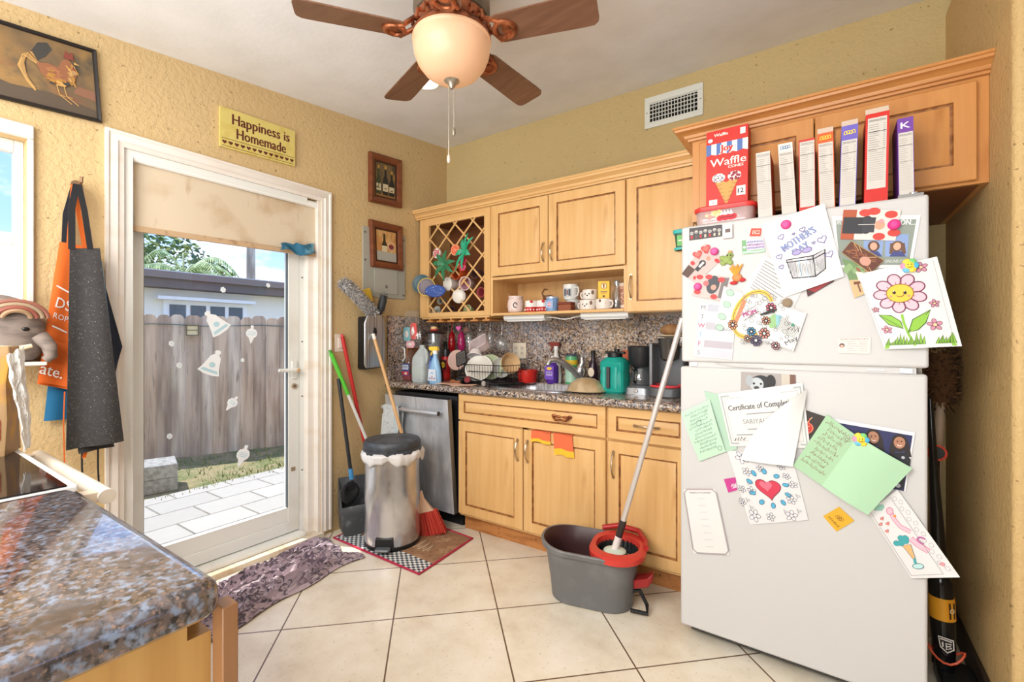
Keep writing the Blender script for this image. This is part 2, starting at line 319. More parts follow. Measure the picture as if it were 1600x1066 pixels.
# ---------------------------------------------------------------- flat artwork on a four-cornered sheet
_TX = {}
def text2d(s):
    if s not in _TX:
        cu = bpy.data.curves.new('t', 'FONT'); cu.body = s; cu.size = 1; cu.resolution_u = 2
        o = bpy.data.objects.new('t', cu); COL.objects.link(o); dg = bpy.context.evaluated_depsgraph_get(); me = o.evaluated_get(dg).to_mesh()
        vs = [(q.co.x, q.co.y) for q in me.vertices]; fs = [tuple(p.vertices) for p in me.polygons]
        o.evaluated_get(dg).to_mesh_clear(); bpy.data.objects.remove(o); bpy.data.curves.remove(cu)
        _TX[s] = (vs, fs)
    return _TX[s]
class Sheet:
    """unit coordinates: x 0..1 left to right, y 0..1 bottom to top"""
    def __init__(s, b, TL, TR, BR, BL, m=None, thick=.0012, bend=None, nu=1, nv=1, toward=None):
        s.b = b; s.c = [Vector(q) for q in (TL, TR, BR, BL)]
        s.n = (s.c[2]-s.c[3]).cross(s.c[0]-s.c[3]).normalized()
        if toward is not None and s.n.dot(Vector(toward)) < 0: s.n = -s.n
        s.bend = bend or (lambda x, y: 0.0); s.t = thick
        s.w = ((s.c[1]-s.c[0]).length+(s.c[2]-s.c[3]).length)/2; s.h = ((s.c[0]-s.c[3]).length+(s.c[1]-s.c[2]).length)/2; s.a = s.w/s.h
        s.l = 1; s.k = 0
        if m is not None: b.grid(lambda x, y: s.at(x, y, 0), nu, nv, m, thick, -s.n)
    def at(s, x, y, l=None):
        TL, TR, BR, BL = s.c; q = BL*(1-x)*(1-y)+BR*x*(1-y)+TR*x*y+TL*(1-x)*y
        return q+s.n*(s.bend(x, y)+(s.l if l is None else l)*.0004+s.k*4e-6)
    def poly(s, pts, m, l=None):
        s.k += 1; s.b.add([s.at(x, y, l) for x, y in pts], [tuple(range(len(pts)))], m)
    def rect(s, x0, y0, x1, y1, m, l=None): s.poly([(x0, y0), (x1, y0), (x1, y1), (x0, y1)], m, l)
    def circ(s, x, y, r, m, l=None, n=20, ry=None, rot=0):
        ry = r if ry is None else ry; ca, sa = math.cos(rot), math.sin(rot); P = []
        for i in range(n):
            a = 2*math.pi*i/n; p, q = r*math.cos(a), ry*math.sin(a); P.append((x+p*ca-q*sa, y+(p*sa+q*ca)*s.a))
        s.poly(P, m, l)
    def line(s, pts, w, m, l=None, closed=False):
        s.k += 1; A = s.a; P = [Vector((x, y/A)) for x, y in pts]; K = len(P); vs = []
        for i, p in enumerate(P):
            a = P[(i-1) % K] if (closed or i) else p; b = P[(i+1) % K] if (closed or i < K-1) else p
            d = (b-a); d = d.normalized() if d.length > 1e-9 else Vector((1, 0)); nn = Vector((-d.y, d.x))*w/2
            vs += [p+nn, p-nn]
        fs = [(2*i, 2*i+1, (2*i+3) % (2*K), (2*i+2) % (2*K)) for i in range(K if closed else K-1)]
        s.b.add([s.at(q.x, q.y*A, l) for q in vs], fs, m)
    def ring(s, x, y, r, w, m, l=None, n=22, ry=None, a0=0, a1=360, rot=0):
        ry = r if ry is None else ry; ca, sa = math.cos(rot), math.sin(rot); P = []
        full = a1-a0 >= 360
        for i in range(n if full else n+1):
            a = math.radians(a0+(a1-a0)*i/n); p, q = r*math.cos(a), ry*math.sin(a); P.append((x+p*ca-q*sa, y+(p*sa+q*ca)*s.a))
        s.line(P, w, m, l, full)
    def text(s, t, x, y, h, m, rot=0, align='c', sx=1.0, l=None, bold=0, fit=None):
        """h = cap height as a share of the sheet height; fit = width as a share of the sheet width"""
        vs, fs = text2d(t)
        if not vs: return
        x0 = min(q[0] for q in vs); x1 = max(q[0] for q in vs); k = h/.72; ky = k; kx = k/s.a*sx
        if fit: kx = fit/(x1-x0)
        ox = {'c': (x0+x1)/2, 'l': x0, 'r': x1}[align]; ca, sa = math.cos(rot), math.sin(rot); out = []
        for d in ([-bold*.5, 0, bold*.5] if bold else [0]):
            out = []; s.k += 4
            for (p, q) in vs:
                px_, py_ = (p-ox)*kx+d, (q-.36)*ky
                py_ /= s.a; out.append(s.at(x+px_*ca-py_*sa, y+(px_*sa+py_*ca)*s.a, l))
            s.b.add(out, fs, m)
    def scrib(s, x0, y, x1, h, m, w=.006, l=None, seed=0):
        rnd = random.Random(seed); P = []; x = x0; k = 0
        while x < x1:
            P.append((x, y+rnd.uniform(.1, 1)*h*(1 if k % 2 else -.4))); x += rnd.uniform(.012, .03); k += 1
        if len(P) > 1: s.line(P, w, m, l)
    def heart(s, x, y, r, m, l=None, rot=0, outline=None):
        P = []; ca, sa = math.cos(rot), math.sin(rot)
        for i in range(28):
            t = 2*math.pi*i/28; p = r*math.sin(t)**3; q = r*(13*math.cos(t)-5*math.cos(2*t)-2*math.cos(3*t)-math.cos(4*t))/16
            P.append((x+p*ca-q*sa, y+(p*sa+q*ca)*s.a))
        if m: s.poly(P, m, l)
        if outline: s.line(P, outline[1], outline[0], (s.l if l is None else l)+1, True)
    def flower(s, x, y, r, petal, mid, ink=None, n=6, l=1, rot=0, w=.006):
        for i in range(n):
            a = rot+2*math.pi*i/n; px_, py_ = x+.62*r*math.cos(a), y+.62*r*math.sin(a)*s.a
            if petal: s.circ(px_, py_, r*.42, petal, l, 14, r*.3, a)
            if ink: s.ring(px_, py_, r*.42, w, ink, l+1, 14, r*.3, rot=a)
        s.circ(x, y, r*.3, mid, l+2, 14)
        if ink: s.ring(x, y, r*.3, w, ink, l+3, 14)
def invb(P, u, v):
    x = y = .5
    for _ in range(12):
        f0 = [P[3][i]*(1-x)*(1-y)+P[2][i]*x*(1-y)+P[1][i]*x*y+P[0][i]*(1-x)*y-(u, v)[i] for i in (0, 1)]
        dx = [-P[3][i]*(1-y)+P[2][i]*(1-y)+P[1][i]*y-P[0][i]*y for i in (0, 1)]; dy_ = [-P[3][i]*(1-x)-P[2][i]*x+P[1][i]*x+P[0][i]*(1-x) for i in (0, 1)]
        D_ = dx[0]*dy_[1]-dx[1]*dy_[0]; x -= (f0[0]*dy_[1]-f0[1]*dy_[0])/D_; y -= (dx[0]*f0[1]-dx[1]*f0[0])/D_
    return x, y
INK = c(52, 48, 52, .8); GREYINK = c(150, 148, 150, .8)
# ================================================================ SETTING
def zc(y): return 2.823+.113*y
b = B(); b.box(-.2, -6, -.12, 5.7, .2, 0, M_TILE); struct(b, 'floor')
b = B(); b.prism([(.2, zc(.2)), (.2, zc(.2)+.25), (-6.2, zc(-6.2)+.25), (-6.2, zc(-6.2))], -.2, 5.7, M_CEIL, 'yz'); struct(b, 'ceiling')
b = B()
def wp(y0, y1, z0, z1=None):
    if z1 is None: b.prism([(y0, z0), (y1, z0), (y1, zc(y1)-.0005), (y0, zc(y0)-.0005)], -.2, 0, M_WALLA, 'yz')
    else: b.prism([(y0, z0), (y1, z0), (y1, z1), (y0, z1)], -.2, 0, M_WALLA, 'yz')
wp(-6, -3.36, 0); wp(-3.36, -2.445, 0, 1.2); wp(-3.36, -2.445, 2.03); wp(-2.445, -2.14, 0); wp(-2.14, -1.165, 2.1); wp(-1.165, 0, 0)
struct(b, 'wall_left')
b = B(); b.box(-.2, 0, 0, 3.27, .2, 2.8225, M_WALLB); struct(b, 'wall_back')
b = B(); b.box(3.07, -.9, 0, 3.27, 0, zc(-.9)-.001, M_WALLR)
b.loft([[(3.09+.02*-math.cos(math.radians(9*i)), -.91-.02*math.sin(math.radians(9*i)), z) for i in range(11)]+[(3.09, -.9, z), (3.07, -.9, z)] for z in (0, zc(-.93)-.001)], M_WALLR)
b.box(3.09, -.93, 0, 5.7, -.9, zc(-.93)-.001, M_WALLR); struct(b, 'wall_right')
b = B(); b.box(-.2, -6.2, 0, 5.7, -6, zc(-6.2)-.001, M_REAR); struct(b, 'wall_rear')
b = B(); b.box(5.5, -6, 0, 5.7, -.93, zc(-6)-.001, M_REAR); struct(b, 'wall_far')
# door casing, jambs, sill
b = B(); CP = [(0, 0), (.02, 0), (.02, .01), (.014, .016), (.016, .026), (.019, .042), (.013, .048), (.011, .066), (0, .066)]
ring = lambda y, z, sy, sz: [(x, y+sy*w_, z+sz*w_) for x, w_ in CP]
b.loft([ring(-2.207, .0, 1, 0), ring(-2.207, 2.166, 1, -1), ring(-1.095, 2.166, -1, -1), ring(-1.095, .028, -1, 0)], M_TRIM)
struct(b, 'trim_1', smooth=20)
b = B()
b.box(-.2, -1.249, .03, -.085, -1.165, 2.1, M_ALU); b.box(-.085, -1.217, .03, -.045, -1.165, 2.1, M_TRIM); b.box(-.045, -1.178, .03, 0, -1.165, 2.1, M_TRIM)
b.box(-.2, -2.14, .03, 0, -2.106, 2.1, M_ALU); b.box(-.2, -2.106, 2.07, 0, -1.249, 2.1, M_ALU)
for z in (.42, .88, 1.22, 1.62): b.cyl((-.085, -1.232, z), (-.083, -1.232, z), .005, c(70, 66, 60), n=8)
b.box(-.2, -2.106, .03, -.02, -1.249, .05, M_ALU); struct(b, 'trim_2')
b = B(); b.box(-.2, -2.2, 0, .03, -1.155, .028, mk('marble_saddle', rgb(222, 208, 186), .4, noise=(12, rgb(190, 164, 130), .5, .75, 4))); struct(b, 'trim_3')
# glazed door
D = thing('door_1', 'white aluminium full-glass door with lever handle, leading to the patio', 'door', (-.11, -1.68, .055)); D['kind'] = 'structure'
b = B(D); x0, x1 = -.135, -.088
b.box(x0, -2.104, .056, x1, -2.039, 2.068, M_ALU); b.box(x0, -1.319, .056, x1, -1.251, 2.068, M_ALU)
b.box(x0, -2.039, .056, x1, -1.319, .122, M_ALU); b.box(x0+.006, -2.039, .122, x1-.008, -1.319, .207, M_ALU); b.box(x0, -2.039, 1.99, x1, -1.319, 2.068, M_ALU)
for z0, z1, y0, y1 in ((.207, 1.99, -2.039, -2.036), (.207, 1.99, -1.322, -1.319)): b.box(x0+.02, y0, z0, x1-.004, y1, z1, c(84, 88, 90, .6))
part(b, 'door_frame', D, bev=.002)
b = B(D); b.box(-.117, -2.033, .213, -.111, -1.325, 1.99, M_PANE); part(b, 'glass', D)
b = B(D); hz = wa(455, 579, -.06).z
b.box(-.088, -1.3, hz-.055, -.08, -1.268, hz+.055, M_ALU); b.cyl((-.085, -1.284, hz), (-.05, -1.284, hz), .009, M_ALU)
b.tube([(-.05, -1.277, hz), (-.047, -1.32, hz+.001), (-.05, -1.4, hz+.004)], [.011, .01, .008], M_ALU, flat=1.3); b.ell((-.048, -1.284, hz), (.012, .02, .012), c(206, 172, 132, .5))
part(b, 'door_handle', D, bev=.002)
b = B(D); kz = wa(463, 603, -.088).z; b.cyl((-.088, -1.284, kz), (-.08, -1.284, kz), .017, c(190, 178, 160, .35, .6)); b.cyl((-.081, -1.284, kz), (-.078, -1.284, kz), .007, c(96, 84, 70)); part(b, 'lock', D)
b = B(D); kz = wa(458, 733, -.088).z; b.box(-.088, -1.302, kz-.012, -.085, -1.276, kz+.012, c(150, 130, 104)); part(b, 'strike_plate', D)
# window cling decals (bells, baubles, snowflakes)
def vinyl(name, col):
    m = bpy.data.materials.new(name); m.use_nodes = True; t = m.node_tree; t.nodes.clear(); n = t.nodes.new; l = t.links.new
    o, d, s_, x = n('ShaderNodeOutputMaterial'), n('ShaderNodeBsdfDiffuse'), n('ShaderNodeBsdfTranslucent'), n('ShaderNodeMixShader')
    d.inputs[0].default_value = s_.inputs[0].default_value = col; x.inputs[0].default_value = .15; l(d.outputs[0], x.inputs[1]); l(s_.outputs[0], x.inputs[2]); l(x.outputs[0], o.inputs[0]); return m
CL = vinyl('frosted_vinyl', rgb(250, 252, 252)); CLB = vinyl('pale_blue_vinyl', rgb(196, 230, 238))
def cling(name, label, u, v, hpx, shape, rot, cat, group):
    P0 = wa(u, v, -.1095); h = pm(hpx, P0)*1.0; b_ = B(); ca, sa = math.cos(rot), math.sin(rot); b_.X = Matrix.Translation(P0) @ Matrix.Rotation(rot, 4, 'X')
    sx = 1.1
    def pr(pts, m, t0, t1): b_.prism([(p*h*sx, q*h) for p, q in pts], t0, t1, m, 'yz')
    if shape == 'bell':
        pr([(-.06, .34), (-.1, .4), (-.07, .48), (0, .5), (.07, .48), (.1, .4), (.06, .34), (.17, .22), (.22, 0), (.3, -.26), (.36, -.4), (.15, -.46), (-.15, -.46), (-.36, -.4), (-.3, -.26), (-.22, 0), (-.17, .22)], CL, 0, .0012)
        pr([(-.24, -.26), (.24, -.26), (.28, -.36), (-.28, -.36)], CLB, .0012, .0018)
        pr([(.1*math.cos(a*.7), -.08+.1*math.sin(a*.7)) for a in range(9)], CLB, .0012, .0018)
    elif shape == 'bauble':
        pr([(.06, .5), (.07, .4), (.05, .34), (.2, .26), (.27, .1), (.24, -.06), (.12, -.18), (.07, -.34), (0, -.5), (-.07, -.34), (-.12, -.18), (-.24, -.06), (-.27, .1), (-.2, .26), (-.05, .34), (-.07, .4), (-.06, .5)], CL, 0, .0012)
        for q in (.16, .08, 0): pr([(-.2, q), (.2, q), (.2, q-.025), (-.2, q-.025)], CLB, .0012, .0018)
    else:
        pr([((.5 if i % 2 == 0 else .4)*math.cos(math.pi*i/6)/1.3, (.5 if i % 2 == 0 else .4)*math.sin(math.pi*i/6)) for i in range(12)], CL, 0, .0012)
        for k in range(3): pr([(.3*math.cos(k*1.05)-.02, .3*math.sin(k*1.05)), (.3*math.cos(k*1.05)+.02, .3*math.sin(k*1.05)), (-.3*math.cos(k*1.05)+.02, -.3*math.sin(k*1.05)), (-.3*math.cos(k*1.05)-.02, -.3*math.sin(k*1.05))], CLB, .0012, .0016)
    return solo(b_, name, label, cat, group, bev=None)
cling('bell_decal', 'large white bell sticker, uppermost on the door glass, tilted to the right', 336, 504, 42, 'bell', math.radians(38), 'sticker', 'bell and bauble stickers on the door')
cling('bell_decal', 'white bell sticker in the middle of the door glass, tilted to the left', 333, 567, 42, 'bell', math.radians(-24), 'sticker', 'bell and bauble stickers on the door')
cling('bauble_decal', 'white pointed bauble sticker on the glass, beside the upper bell sticker', 393, 523, 29, 'bauble', math.radians(-5), 'sticker', 'bell and bauble stickers on the door')
cling('bauble_decal', 'pale blue bauble sticker on the glass, below both bell stickers', 362, 631, 26, 'bauble', math.radians(-40), 'sticker', 'bell and bauble stickers on the door')
cling('bauble_decal', 'lowest bauble sticker on the door glass, above the shaded grass', 379, 713, 34, 'bauble', math.radians(-22), 'sticker', 'bell and bauble stickers on the door')
for u, v, s_, t in ((348.5, 453, 10, 'snowflake sticker over the dark roof fascia, above the bells'), (419, 446, 8, 'snowflake sticker at the right end of the roof fascia'), (268, 537, 10, 'snowflake sticker just under the fence lantern'), (280, 571, 10, 'snowflake sticker left of the middle bell sticker'), (379, 563, 7, 'small snowflake sticker right of the middle bell sticker'), (265, 682, 10, 'snowflake sticker above the grey concrete blocks')):
    cling('snowflake_decal', t, u, v, s_, 'flake', .3, 'sticker', 'snowflake stickers on the door glass')
# roller blind
T = thing('roller_blind', 'stained beige roller blind rolled partway down over the glass door', 'blind', (-.03, -1.65, 1.75))
b = B(T); b.cyl((-.022, -2.132, 2.074), (-.022, -1.172, 2.074), .02, c(244, 243, 238, .35)); part(b, 'roller_tube', T)
b = B(T)
for y in (-2.136, -1.17): b.box(-.045, y-.003, 2.05, -.006, y+.003, 2.096, c(206, 206, 204, .4))
part(b, 'bracket', T)
BL = mk('stained_blind_fabric', rgb(216, 198, 172), .8, trans=0, noise=[((5, 5, 5), rgb(186, 156, 118), .52, .78, 5), ((14, 14, 5), rgb(170, 138, 100), .66, .85, 4)])
b = B(T); b.grid(lambda x, y: (-.034+.004*math.sin(x*7), -2.1+.925*x+.008*(1-y)*(1-2*x), 1.752+.306*y+.012*x*(1-y)), 12, 4, BL, .001, (1, 0, 0)); part(b, 'blind_fabric', T)
b = B(T); b.prism([(-2.1, 1.736), (-1.17, 1.75), (-1.17, 1.778), (-2.1, 1.764)], -.036, -.022, mk('blind_hem_bar', rgb(196, 164, 128), .6, noise=(20, rgb(140, 108, 76), .55, .75, 3)), 'yz'); part(b, 'hem_bar', T, bev=.003)
p = wa(463, 388, -.02)
b = B(); b.grid(lambda x, y: (-.008+.014*math.sin(9*x+3*y), p.y-.105+.215*x, p.z-.03+.055*y*(1.15 if x > .4 else .75)+.012*math.sin(8*x)), 14, 6, mk('teal_blue_cloth', rgb(46, 108, 138), .7, noise=(16, rgb(120, 176, 198), .6, .75, 2)), .006, (1, 0, 0))
solo(b, 'blue_cloth', 'crumpled teal-blue cloth tucked on the corner of the roller blind hem', 'cloth')
# window
Wn = thing('window_1', 'white framed window in the left wall with a wooden surround', 'window', (-.1, -2.92, 1.2)); Wn['kind'] = 'structure'
b = B(Wn)
for q in ((-3.42, 1.15, -2.427, 1.2), (-3.42, 2.03, -2.427, 2.085), (-3.42, 1.2, -3.36, 2.03), (-2.445, 1.2, -2.427, 2.03)): b.box(0, q[0], q[1], .018, q[2], q[3], M_TRIM)
part(b, 'surround', Wn, bev=.004)
b = B(Wn)
for q in ((-3.36, 1.2, -3.31, 2.03), (-2.472, 1.2, -2.445, 2.03), (-3.31, 1.2, -2.472, 1.245), (-3.31, 1.985, -2.472, 2.03), (-3.31, 1.615, -2.472, 1.66)): b.box(-.1, q[0], q[1], -.05, q[2], q[3], M_WHITE)
part(b, 'window_frame', Wn, bev=.003)
b = B(Wn); b.box(-.082, -3.31, 1.66, -.077, -2.472, 1.985, M_PANE); part(b, 'pane', Wn)
b = B(Wn); b.box(-.082, -3.31, 1.245, -.077, -2.472, 1.615, thin_glass('white_film_pane', (.97, .97, .97, 1), .04, .3, .75)); part(b, 'white_film_pane', Wn, 'lower pane with added white film for the bright wall outside')  # white film is added, standing in for the bright wall outside
b = B(Wn); b.box(-.05, -3.44, 1.135, .13, -2.41, 1.15, M_TRIM); part(b, 'window_sill', Wn, bev=.004)
# backsplash (granite on both walls)
b = B(); b.box(0.0, -.02, .93, 2.6, 0, 1.425, M_GRANB); struct(b, 'trim_4')
b = B(); b.box(0, -.635, .93, .02, -.0205, 1.405, M_GRANB); struct(b, 'trim_5', bev=.003)
# skirting along the right wall
b = B(); b.box(3.055, -.9, 0, 3.0695, -.05, .1, c(46, 34, 26, .5)); struct(b, 'baseboard_right', bev=.003)
# ================================================================ OUTDOORS
def pavers():
    m, t, p_, n, l = custom('sunny_pavers'); g = n('ShaderNodeNewGeometry').outputs['Position']
    mp_ = n('ShaderNodeMapping'); mp_.inputs['Rotation'].default_value = (0, 0, math.pi/2); l(g, mp_.inputs[0])
    k = n('ShaderNodeTexBrick'); k.inputs['Scale'].default_value = 1; k.inputs['Brick Width'].default_value = .43; k.inputs['Row Height'].default_value = .3; k.inputs['Mortar Size'].default_value = .008; k.inputs['Mortar Smooth'].default_value = .2
    k.inputs['Color1'].default_value = rgb(178, 174, 166); k.inputs['Color2'].default_value = rgb(162, 158, 150); k.inputs['Mortar'].default_value = rgb(84, 78, 62); l(mp_.outputs[0], k.inputs[0])
    l(mixc(n, l, fmath(n, l, 'MULTIPLY', noise_n(n, l, g, 9, 5), .5), k.outputs[0], rgb(190, 184, 172)), p_.inputs['Base Color']); p_.inputs['Roughness'].default_value = .9; return m
b = B(); b.box(-30, -14, -.3, -.2, 16, -.1, mk('dry_ground', rgb(146, 134, 98), .95, noise=[(7, rgb(104, 112, 66), .42, .62, 4), (30, rgb(176, 160, 124), .55, .75, 3)], coord='World')); struct(b, 'ground')
b = B(); b.box(-1.98, -6, -.099, -.2, 5, -.08, pavers()); struct(b, 'patio')
b = B(); b.box(-.82, -6.2, 2.46, -.2, 4, 2.56, M_WHITE); struct(b, 'unseen_roof_eave')  # unseen eave, its overhang set to trim the sun patch at the door
G1, G2 = c(112, 128, 62, .9), c(156, 152, 92, .9)
b = B(); rnd = random.Random(3)
for i in range(1500):
    x = rnd.uniform(-3.3, -1.9) if rnd.random() < .6 else rnd.uniform(-2.25, -1.86); y = rnd.uniform(-2.6, 1.6); h = rnd.uniform(.02, .07)
    if x < -3.42+.392*(y+.9)+.1 or (-2.75 < x < -1.95 and -1.8 < y < -.95): continue
    a = rnd.uniform(0, 6.3); w = .006
    b.add([(x-w*math.cos(a), y-w*math.sin(a), -.1), (x+w*math.cos(a), y+w*math.sin(a), -.1), (x+rnd.uniform(-.03, .03), y+rnd.uniform(-.03, .03), -.1+h)], [(0, 1, 2)], rnd.choice((G1, G1, G2)))
o = part(b, 'grass', recalc=False); tag(o, 'sparse tufts of grass between the patio pavers and the fence', 'grass'); o['kind'] = 'stuff'
FW1 = [mk('fence_wood_%s' % k, rgb(*a), .9, noise=[((12, 12, 1.1), rgb(*d), .4, .68, 5), ((40, 40, 3), rgb(112, 100, 98), .62, .78, 3)], coord='World') for k, a, d in (('grey', (226, 210, 188), (172, 152, 134)), ('brown', (214, 190, 164), (160, 134, 112)), ('dark', (194, 172, 150), (142, 122, 106)))]
fa, fb = Vector((-3.45, -.9, 0)), Vector((-2.98, .30, 0)); fd = (fb-fa).normalized(); fn = Vector((fd.y, -fd.x, 0))
T = thing('wooden_fence', 'weathered grey board fence with dog-eared tops, beyond the patio', 'fence', (-3.2, -.3, -.1))
for (s0, kx) in ((-3.0, 1),):
    b = B(T); s = s0; k = 0
    while s < 3.2:
        w = rnd.uniform(.125, .16); z1 = 1.505+rnd.uniform(-.015, .015); o_ = 0 if k % 2 == 0 else -.016; m = FW1[(k*7 + k//3) % 3]
        P0 = fa+fd*s+fn*o_; P1 = fa+fd*(s+w)+fn*o_; e_ = .03
        P2 = [(P0, -.1), (P1, -.1), (P1, z1-.045), (P1-fd*.015, z1-.015), (P1-fd*.04, z1), (P0+fd*.04, z1), (P0+fd*.015, z1-.015), (P0, z1-.045)]
        b.loft([[(q.x, q.y, z) for q, z in P2], [(q.x-fn.x*.016, q.y-fn.y*.016, z) for q, z in P2]], m)
        s += w*(.9 if k % 2 == 0 else 1.0)+.002; k += 1
    part(b, 'fence_boards', T)
b = B(T)
for z in (.2, 1.2):
    q0 = fa+fd*-3-fn*.034; q1 = fa+fd*3.2-fn*.034; b.loft([[(q.x-fn.x*a, q.y-fn.y*a, z+h) for a, h in ((0, 0), (.035, 0), (.035, .08), (0, .08))] for q in (q0, q1)], FW1[2])
part(b, 'fence_rail', T)
# lantern and cable on the fence
q = fa+fd*.33+fn*.02
T = thing('fence_lantern', 'small yellowish lantern hanging on the top of the fence', 'lantern', (q.x, q.y, 1.27), rz=math.atan2(fd.y, fd.x))
b = B()
for x, z0, x1, z1 in ((-.06, 0, -.05, .12), (.05, 0, .06, .12), (-.06, 0, .06, .01), (-.06, .11, .06, .12), (-.06, .06, .06, .066)): b.box(x, -.06, z0, x1, -.01, z1, c(112, 100, 70, .6))
part(b, 'lantern_frame', T)
b = B(); b.box(-.05, -.05, .01, .05, -.015, .11, c(224, 210, 168, .6)); part(b, 'lantern_panel', T)
b = B(); b.tube([fa+fd*s_+fn*.01+Vector((0, 0, 1.40-.02*math.sin(s_*3.1)**2)) for s_ in [-1.6+.2*i for i in range(20)]], .005, c(74, 104, 100, .6), 6); solo(b, 'light_cable', 'thin green cable strung along the fence near its top', 'cable')
# concrete blocks
CB = mk('grey_concrete', rgb(168, 166, 158), .95, noise=(30, rgb(136, 134, 126), .4, .65, 3), coord='World')
for k, (z, t) in enumerate(((-.099, 'grey concrete block on the ground by the fence, under another block'), (.022, 'grey concrete block stacked on top of another by the fence'))):
    b = B(); b.X = Matrix.Translation((-2.33, -1.37, z)) @ Matrix.Rotation(math.radians(74), 4, 'Z'); b.box(-.25, -.17, 0, .25, .17, .12, CB); solo(b, 'concrete_block', t, 'block', 'concrete blocks by the fence', bev=.008)
# neighbour house
HW = c(250, 246, 234, .8)
T = thing('neighbour_house', 'white single-storey house with a dark roof fascia, behind the fence', 'house', (-8.5, 1, -.1))
b = B(T); b.box(-11, -8, -.1, -7.3, 9, 2.35, HW); part(b, 'house_wall', T)
b = B(T); b.box(-11.3, -8.3, 2.14, -6.98, 9.3, 2.3, c(116, 106, 102, .8)); b.box(-11.3, -8.3, 2.3, -6.92, 9.3, 2.42, c(134, 122, 116, .8)); b.box(-11.3, -8.3, 2.42, -6.94, 9.3, 2.44, c(206, 204, 204, .8)); part(b, 'roof', T)
p0 = wa(259, 470, -7.3); p1 = wa(380, 482, -7.3); zt = (p0.z+p1.z)/2
f = B(T); f.box(-7.3, p0.y-.05, .9, -7.25, p1.y+.05, zt+.05, c(250, 250, 250, .6)); fo_ = part(f, 'house_window', T)
b = B(T); n_ = 4; ww = (p1.y-p0.y)/n_
for k in range(n_): b.box(-7.25, p0.y+ww*k+.04, 1.0, -7.235, p0.y+ww*(k+1)-.04, zt-.03, c(88, 98, 106, .25))
part(b, 'window_panes', fo_)
p2 = wa(243, 462, -7.2); p3 = wa(395, 477, -7.2); b = B(T); b.box(-7.3, p2.y, p2.z-.06, -7.08, p3.y, p2.z+.0, c(244, 244, 244, .7)); part(b, 'awning_rail', T)
# trees, palm, pole
def leafy(name, label, base, zt, blobs, cols, n, size, seed, trunk=(.12, .06)):
    T = thing(name, label, 'tree', base, group='trees behind the house'); r = random.Random(seed); b = B()
    b.tube([(0, 0, 0), (.05, .05, zt*.5), (0, 0, zt)], [trunk[0], trunk[1], .03], c(124, 104, 84, .9)); part(b, 'trunk', T)
    b = B()
    for k in range(n):
        (bx, by, bz, R) = r.choice(blobs); d = Vector((r.gauss(0, 1), r.gauss(0, 1), r.gauss(0, 1))).normalized()*R*r.uniform(.6, 1.0); q = Vector((bx, by, bz))+d
        u = Vector((r.gauss(0, 1), r.gauss(0, 1), r.gauss(0, .6))).normalized()*size; w = u.cross(Vector((r.gauss(0, 1), r.gauss(0, 1), r.gauss(0, 1)))).normalized()*size*.42
        b.add([q-u, q+w, q+u, q-w], [(0, 1, 2, 3)], r.choice(cols))
    part(b, 'foliage', T, recalc=False); return T
LG = [c(86, 116, 70, .8), c(126, 150, 82, .8), c(160, 172, 96, .8), c(72, 104, 84, .8)]
leafy('leafy_tree', 'bushy green tree rising behind the dark roof, left side of the door view', (-17.6, 3.1, -.1), 3.6, [(0, -.3, 3.9, 1.3), (.2, 1.0, 4.1, 1.3), (0, 2.3, 3.4, 1.1), (.3, -1.6, 3.9, 1.2)], LG, 2600, .14, 5)
leafy('leafy_tree', 'small green treetop just right of the utility pole', (-13.5, 7.7, -.1), 2.4, [(0, 0, 2.55, .55), (.2, .9, 2.5, .5), (.2, 1.7, 2.4, .5)], LG[:3], 900, .1, 6)
T = thing('palm_tree', 'palm with arching pale fronds above the neighbouring roof', 'palm', (-12.4, 2.6, -.1)); r = random.Random(9)
b = B(); b.tube([(0, 0, 0), (.1, .1, 1.6), (.05, .05, 3.1)], [.16, .12, .1], c(150, 132, 108, .9)); part(b, 'trunk', T)
PF = [c(176, 196, 140, .7), c(126, 156, 104, .7), c(206, 214, 176, .7)]
for k in range(11):
    a = 2*math.pi*k/11+.2; b = B(); R = r.uniform(1.3, 1.8); H = r.uniform(.35, .8); P = [Vector((.05+R*t*math.cos(a), .05+R*t*math.sin(a), 3.1+H*math.sin(t*2.3)-.5*t*t)) for t in [i/12 for i in range(13)]]
    b.tube(P, [.025*(1-.8*i/12) for i in range(13)], PF[2], 5); sd = Vector((-math.sin(a), math.cos(a), 0))
    for i in range(2, 13):
        for s_ in (-1, 1):
            for j in (0, .5):
                q = P[i-1].lerp(P[i], j); e = q+sd*s_*.38*(1-.5*i/12)+Vector((.12*math.cos(a), .12*math.sin(a), -.22)); w = Vector((.03*math.cos(a), .03*math.sin(a), 0))
                b.add([q-w, q+w, e], [(0, 1, 2)], PF[(i+k) % 2])
    part(b, 'frond', T, recalc=False)
p = wa(392, 440, -15); T = thing('utility_pole', 'weathered utility pole with wires, seen over the roof through the door', 'pole', (p.x, p.y, -.1))
b = B(); b.cyl((0, 0, 0), (0, 0, 7), .17, mk('pole_wood', rgb(186, 178, 166), .9, noise=((8, 8, 1), rgb(150, 140, 128), .4, .6, 3)), .13); part(b, 'shaft', T)
b = B()
for z, s_ in ((3.35, .05), (2.75, -.12)): b.tube([(0, y, z+s_*y*.2+.01*y*y) for y in (-6, -3, 0, 3, 6)], .018, c(60, 62, 66), 5)
part(b, 'wires', T)
b = B(); b.box(-.1, .4, 3.25, .1, 1.5, 3.36, c(60, 62, 66)); part(b, 'transformer_bar', T)
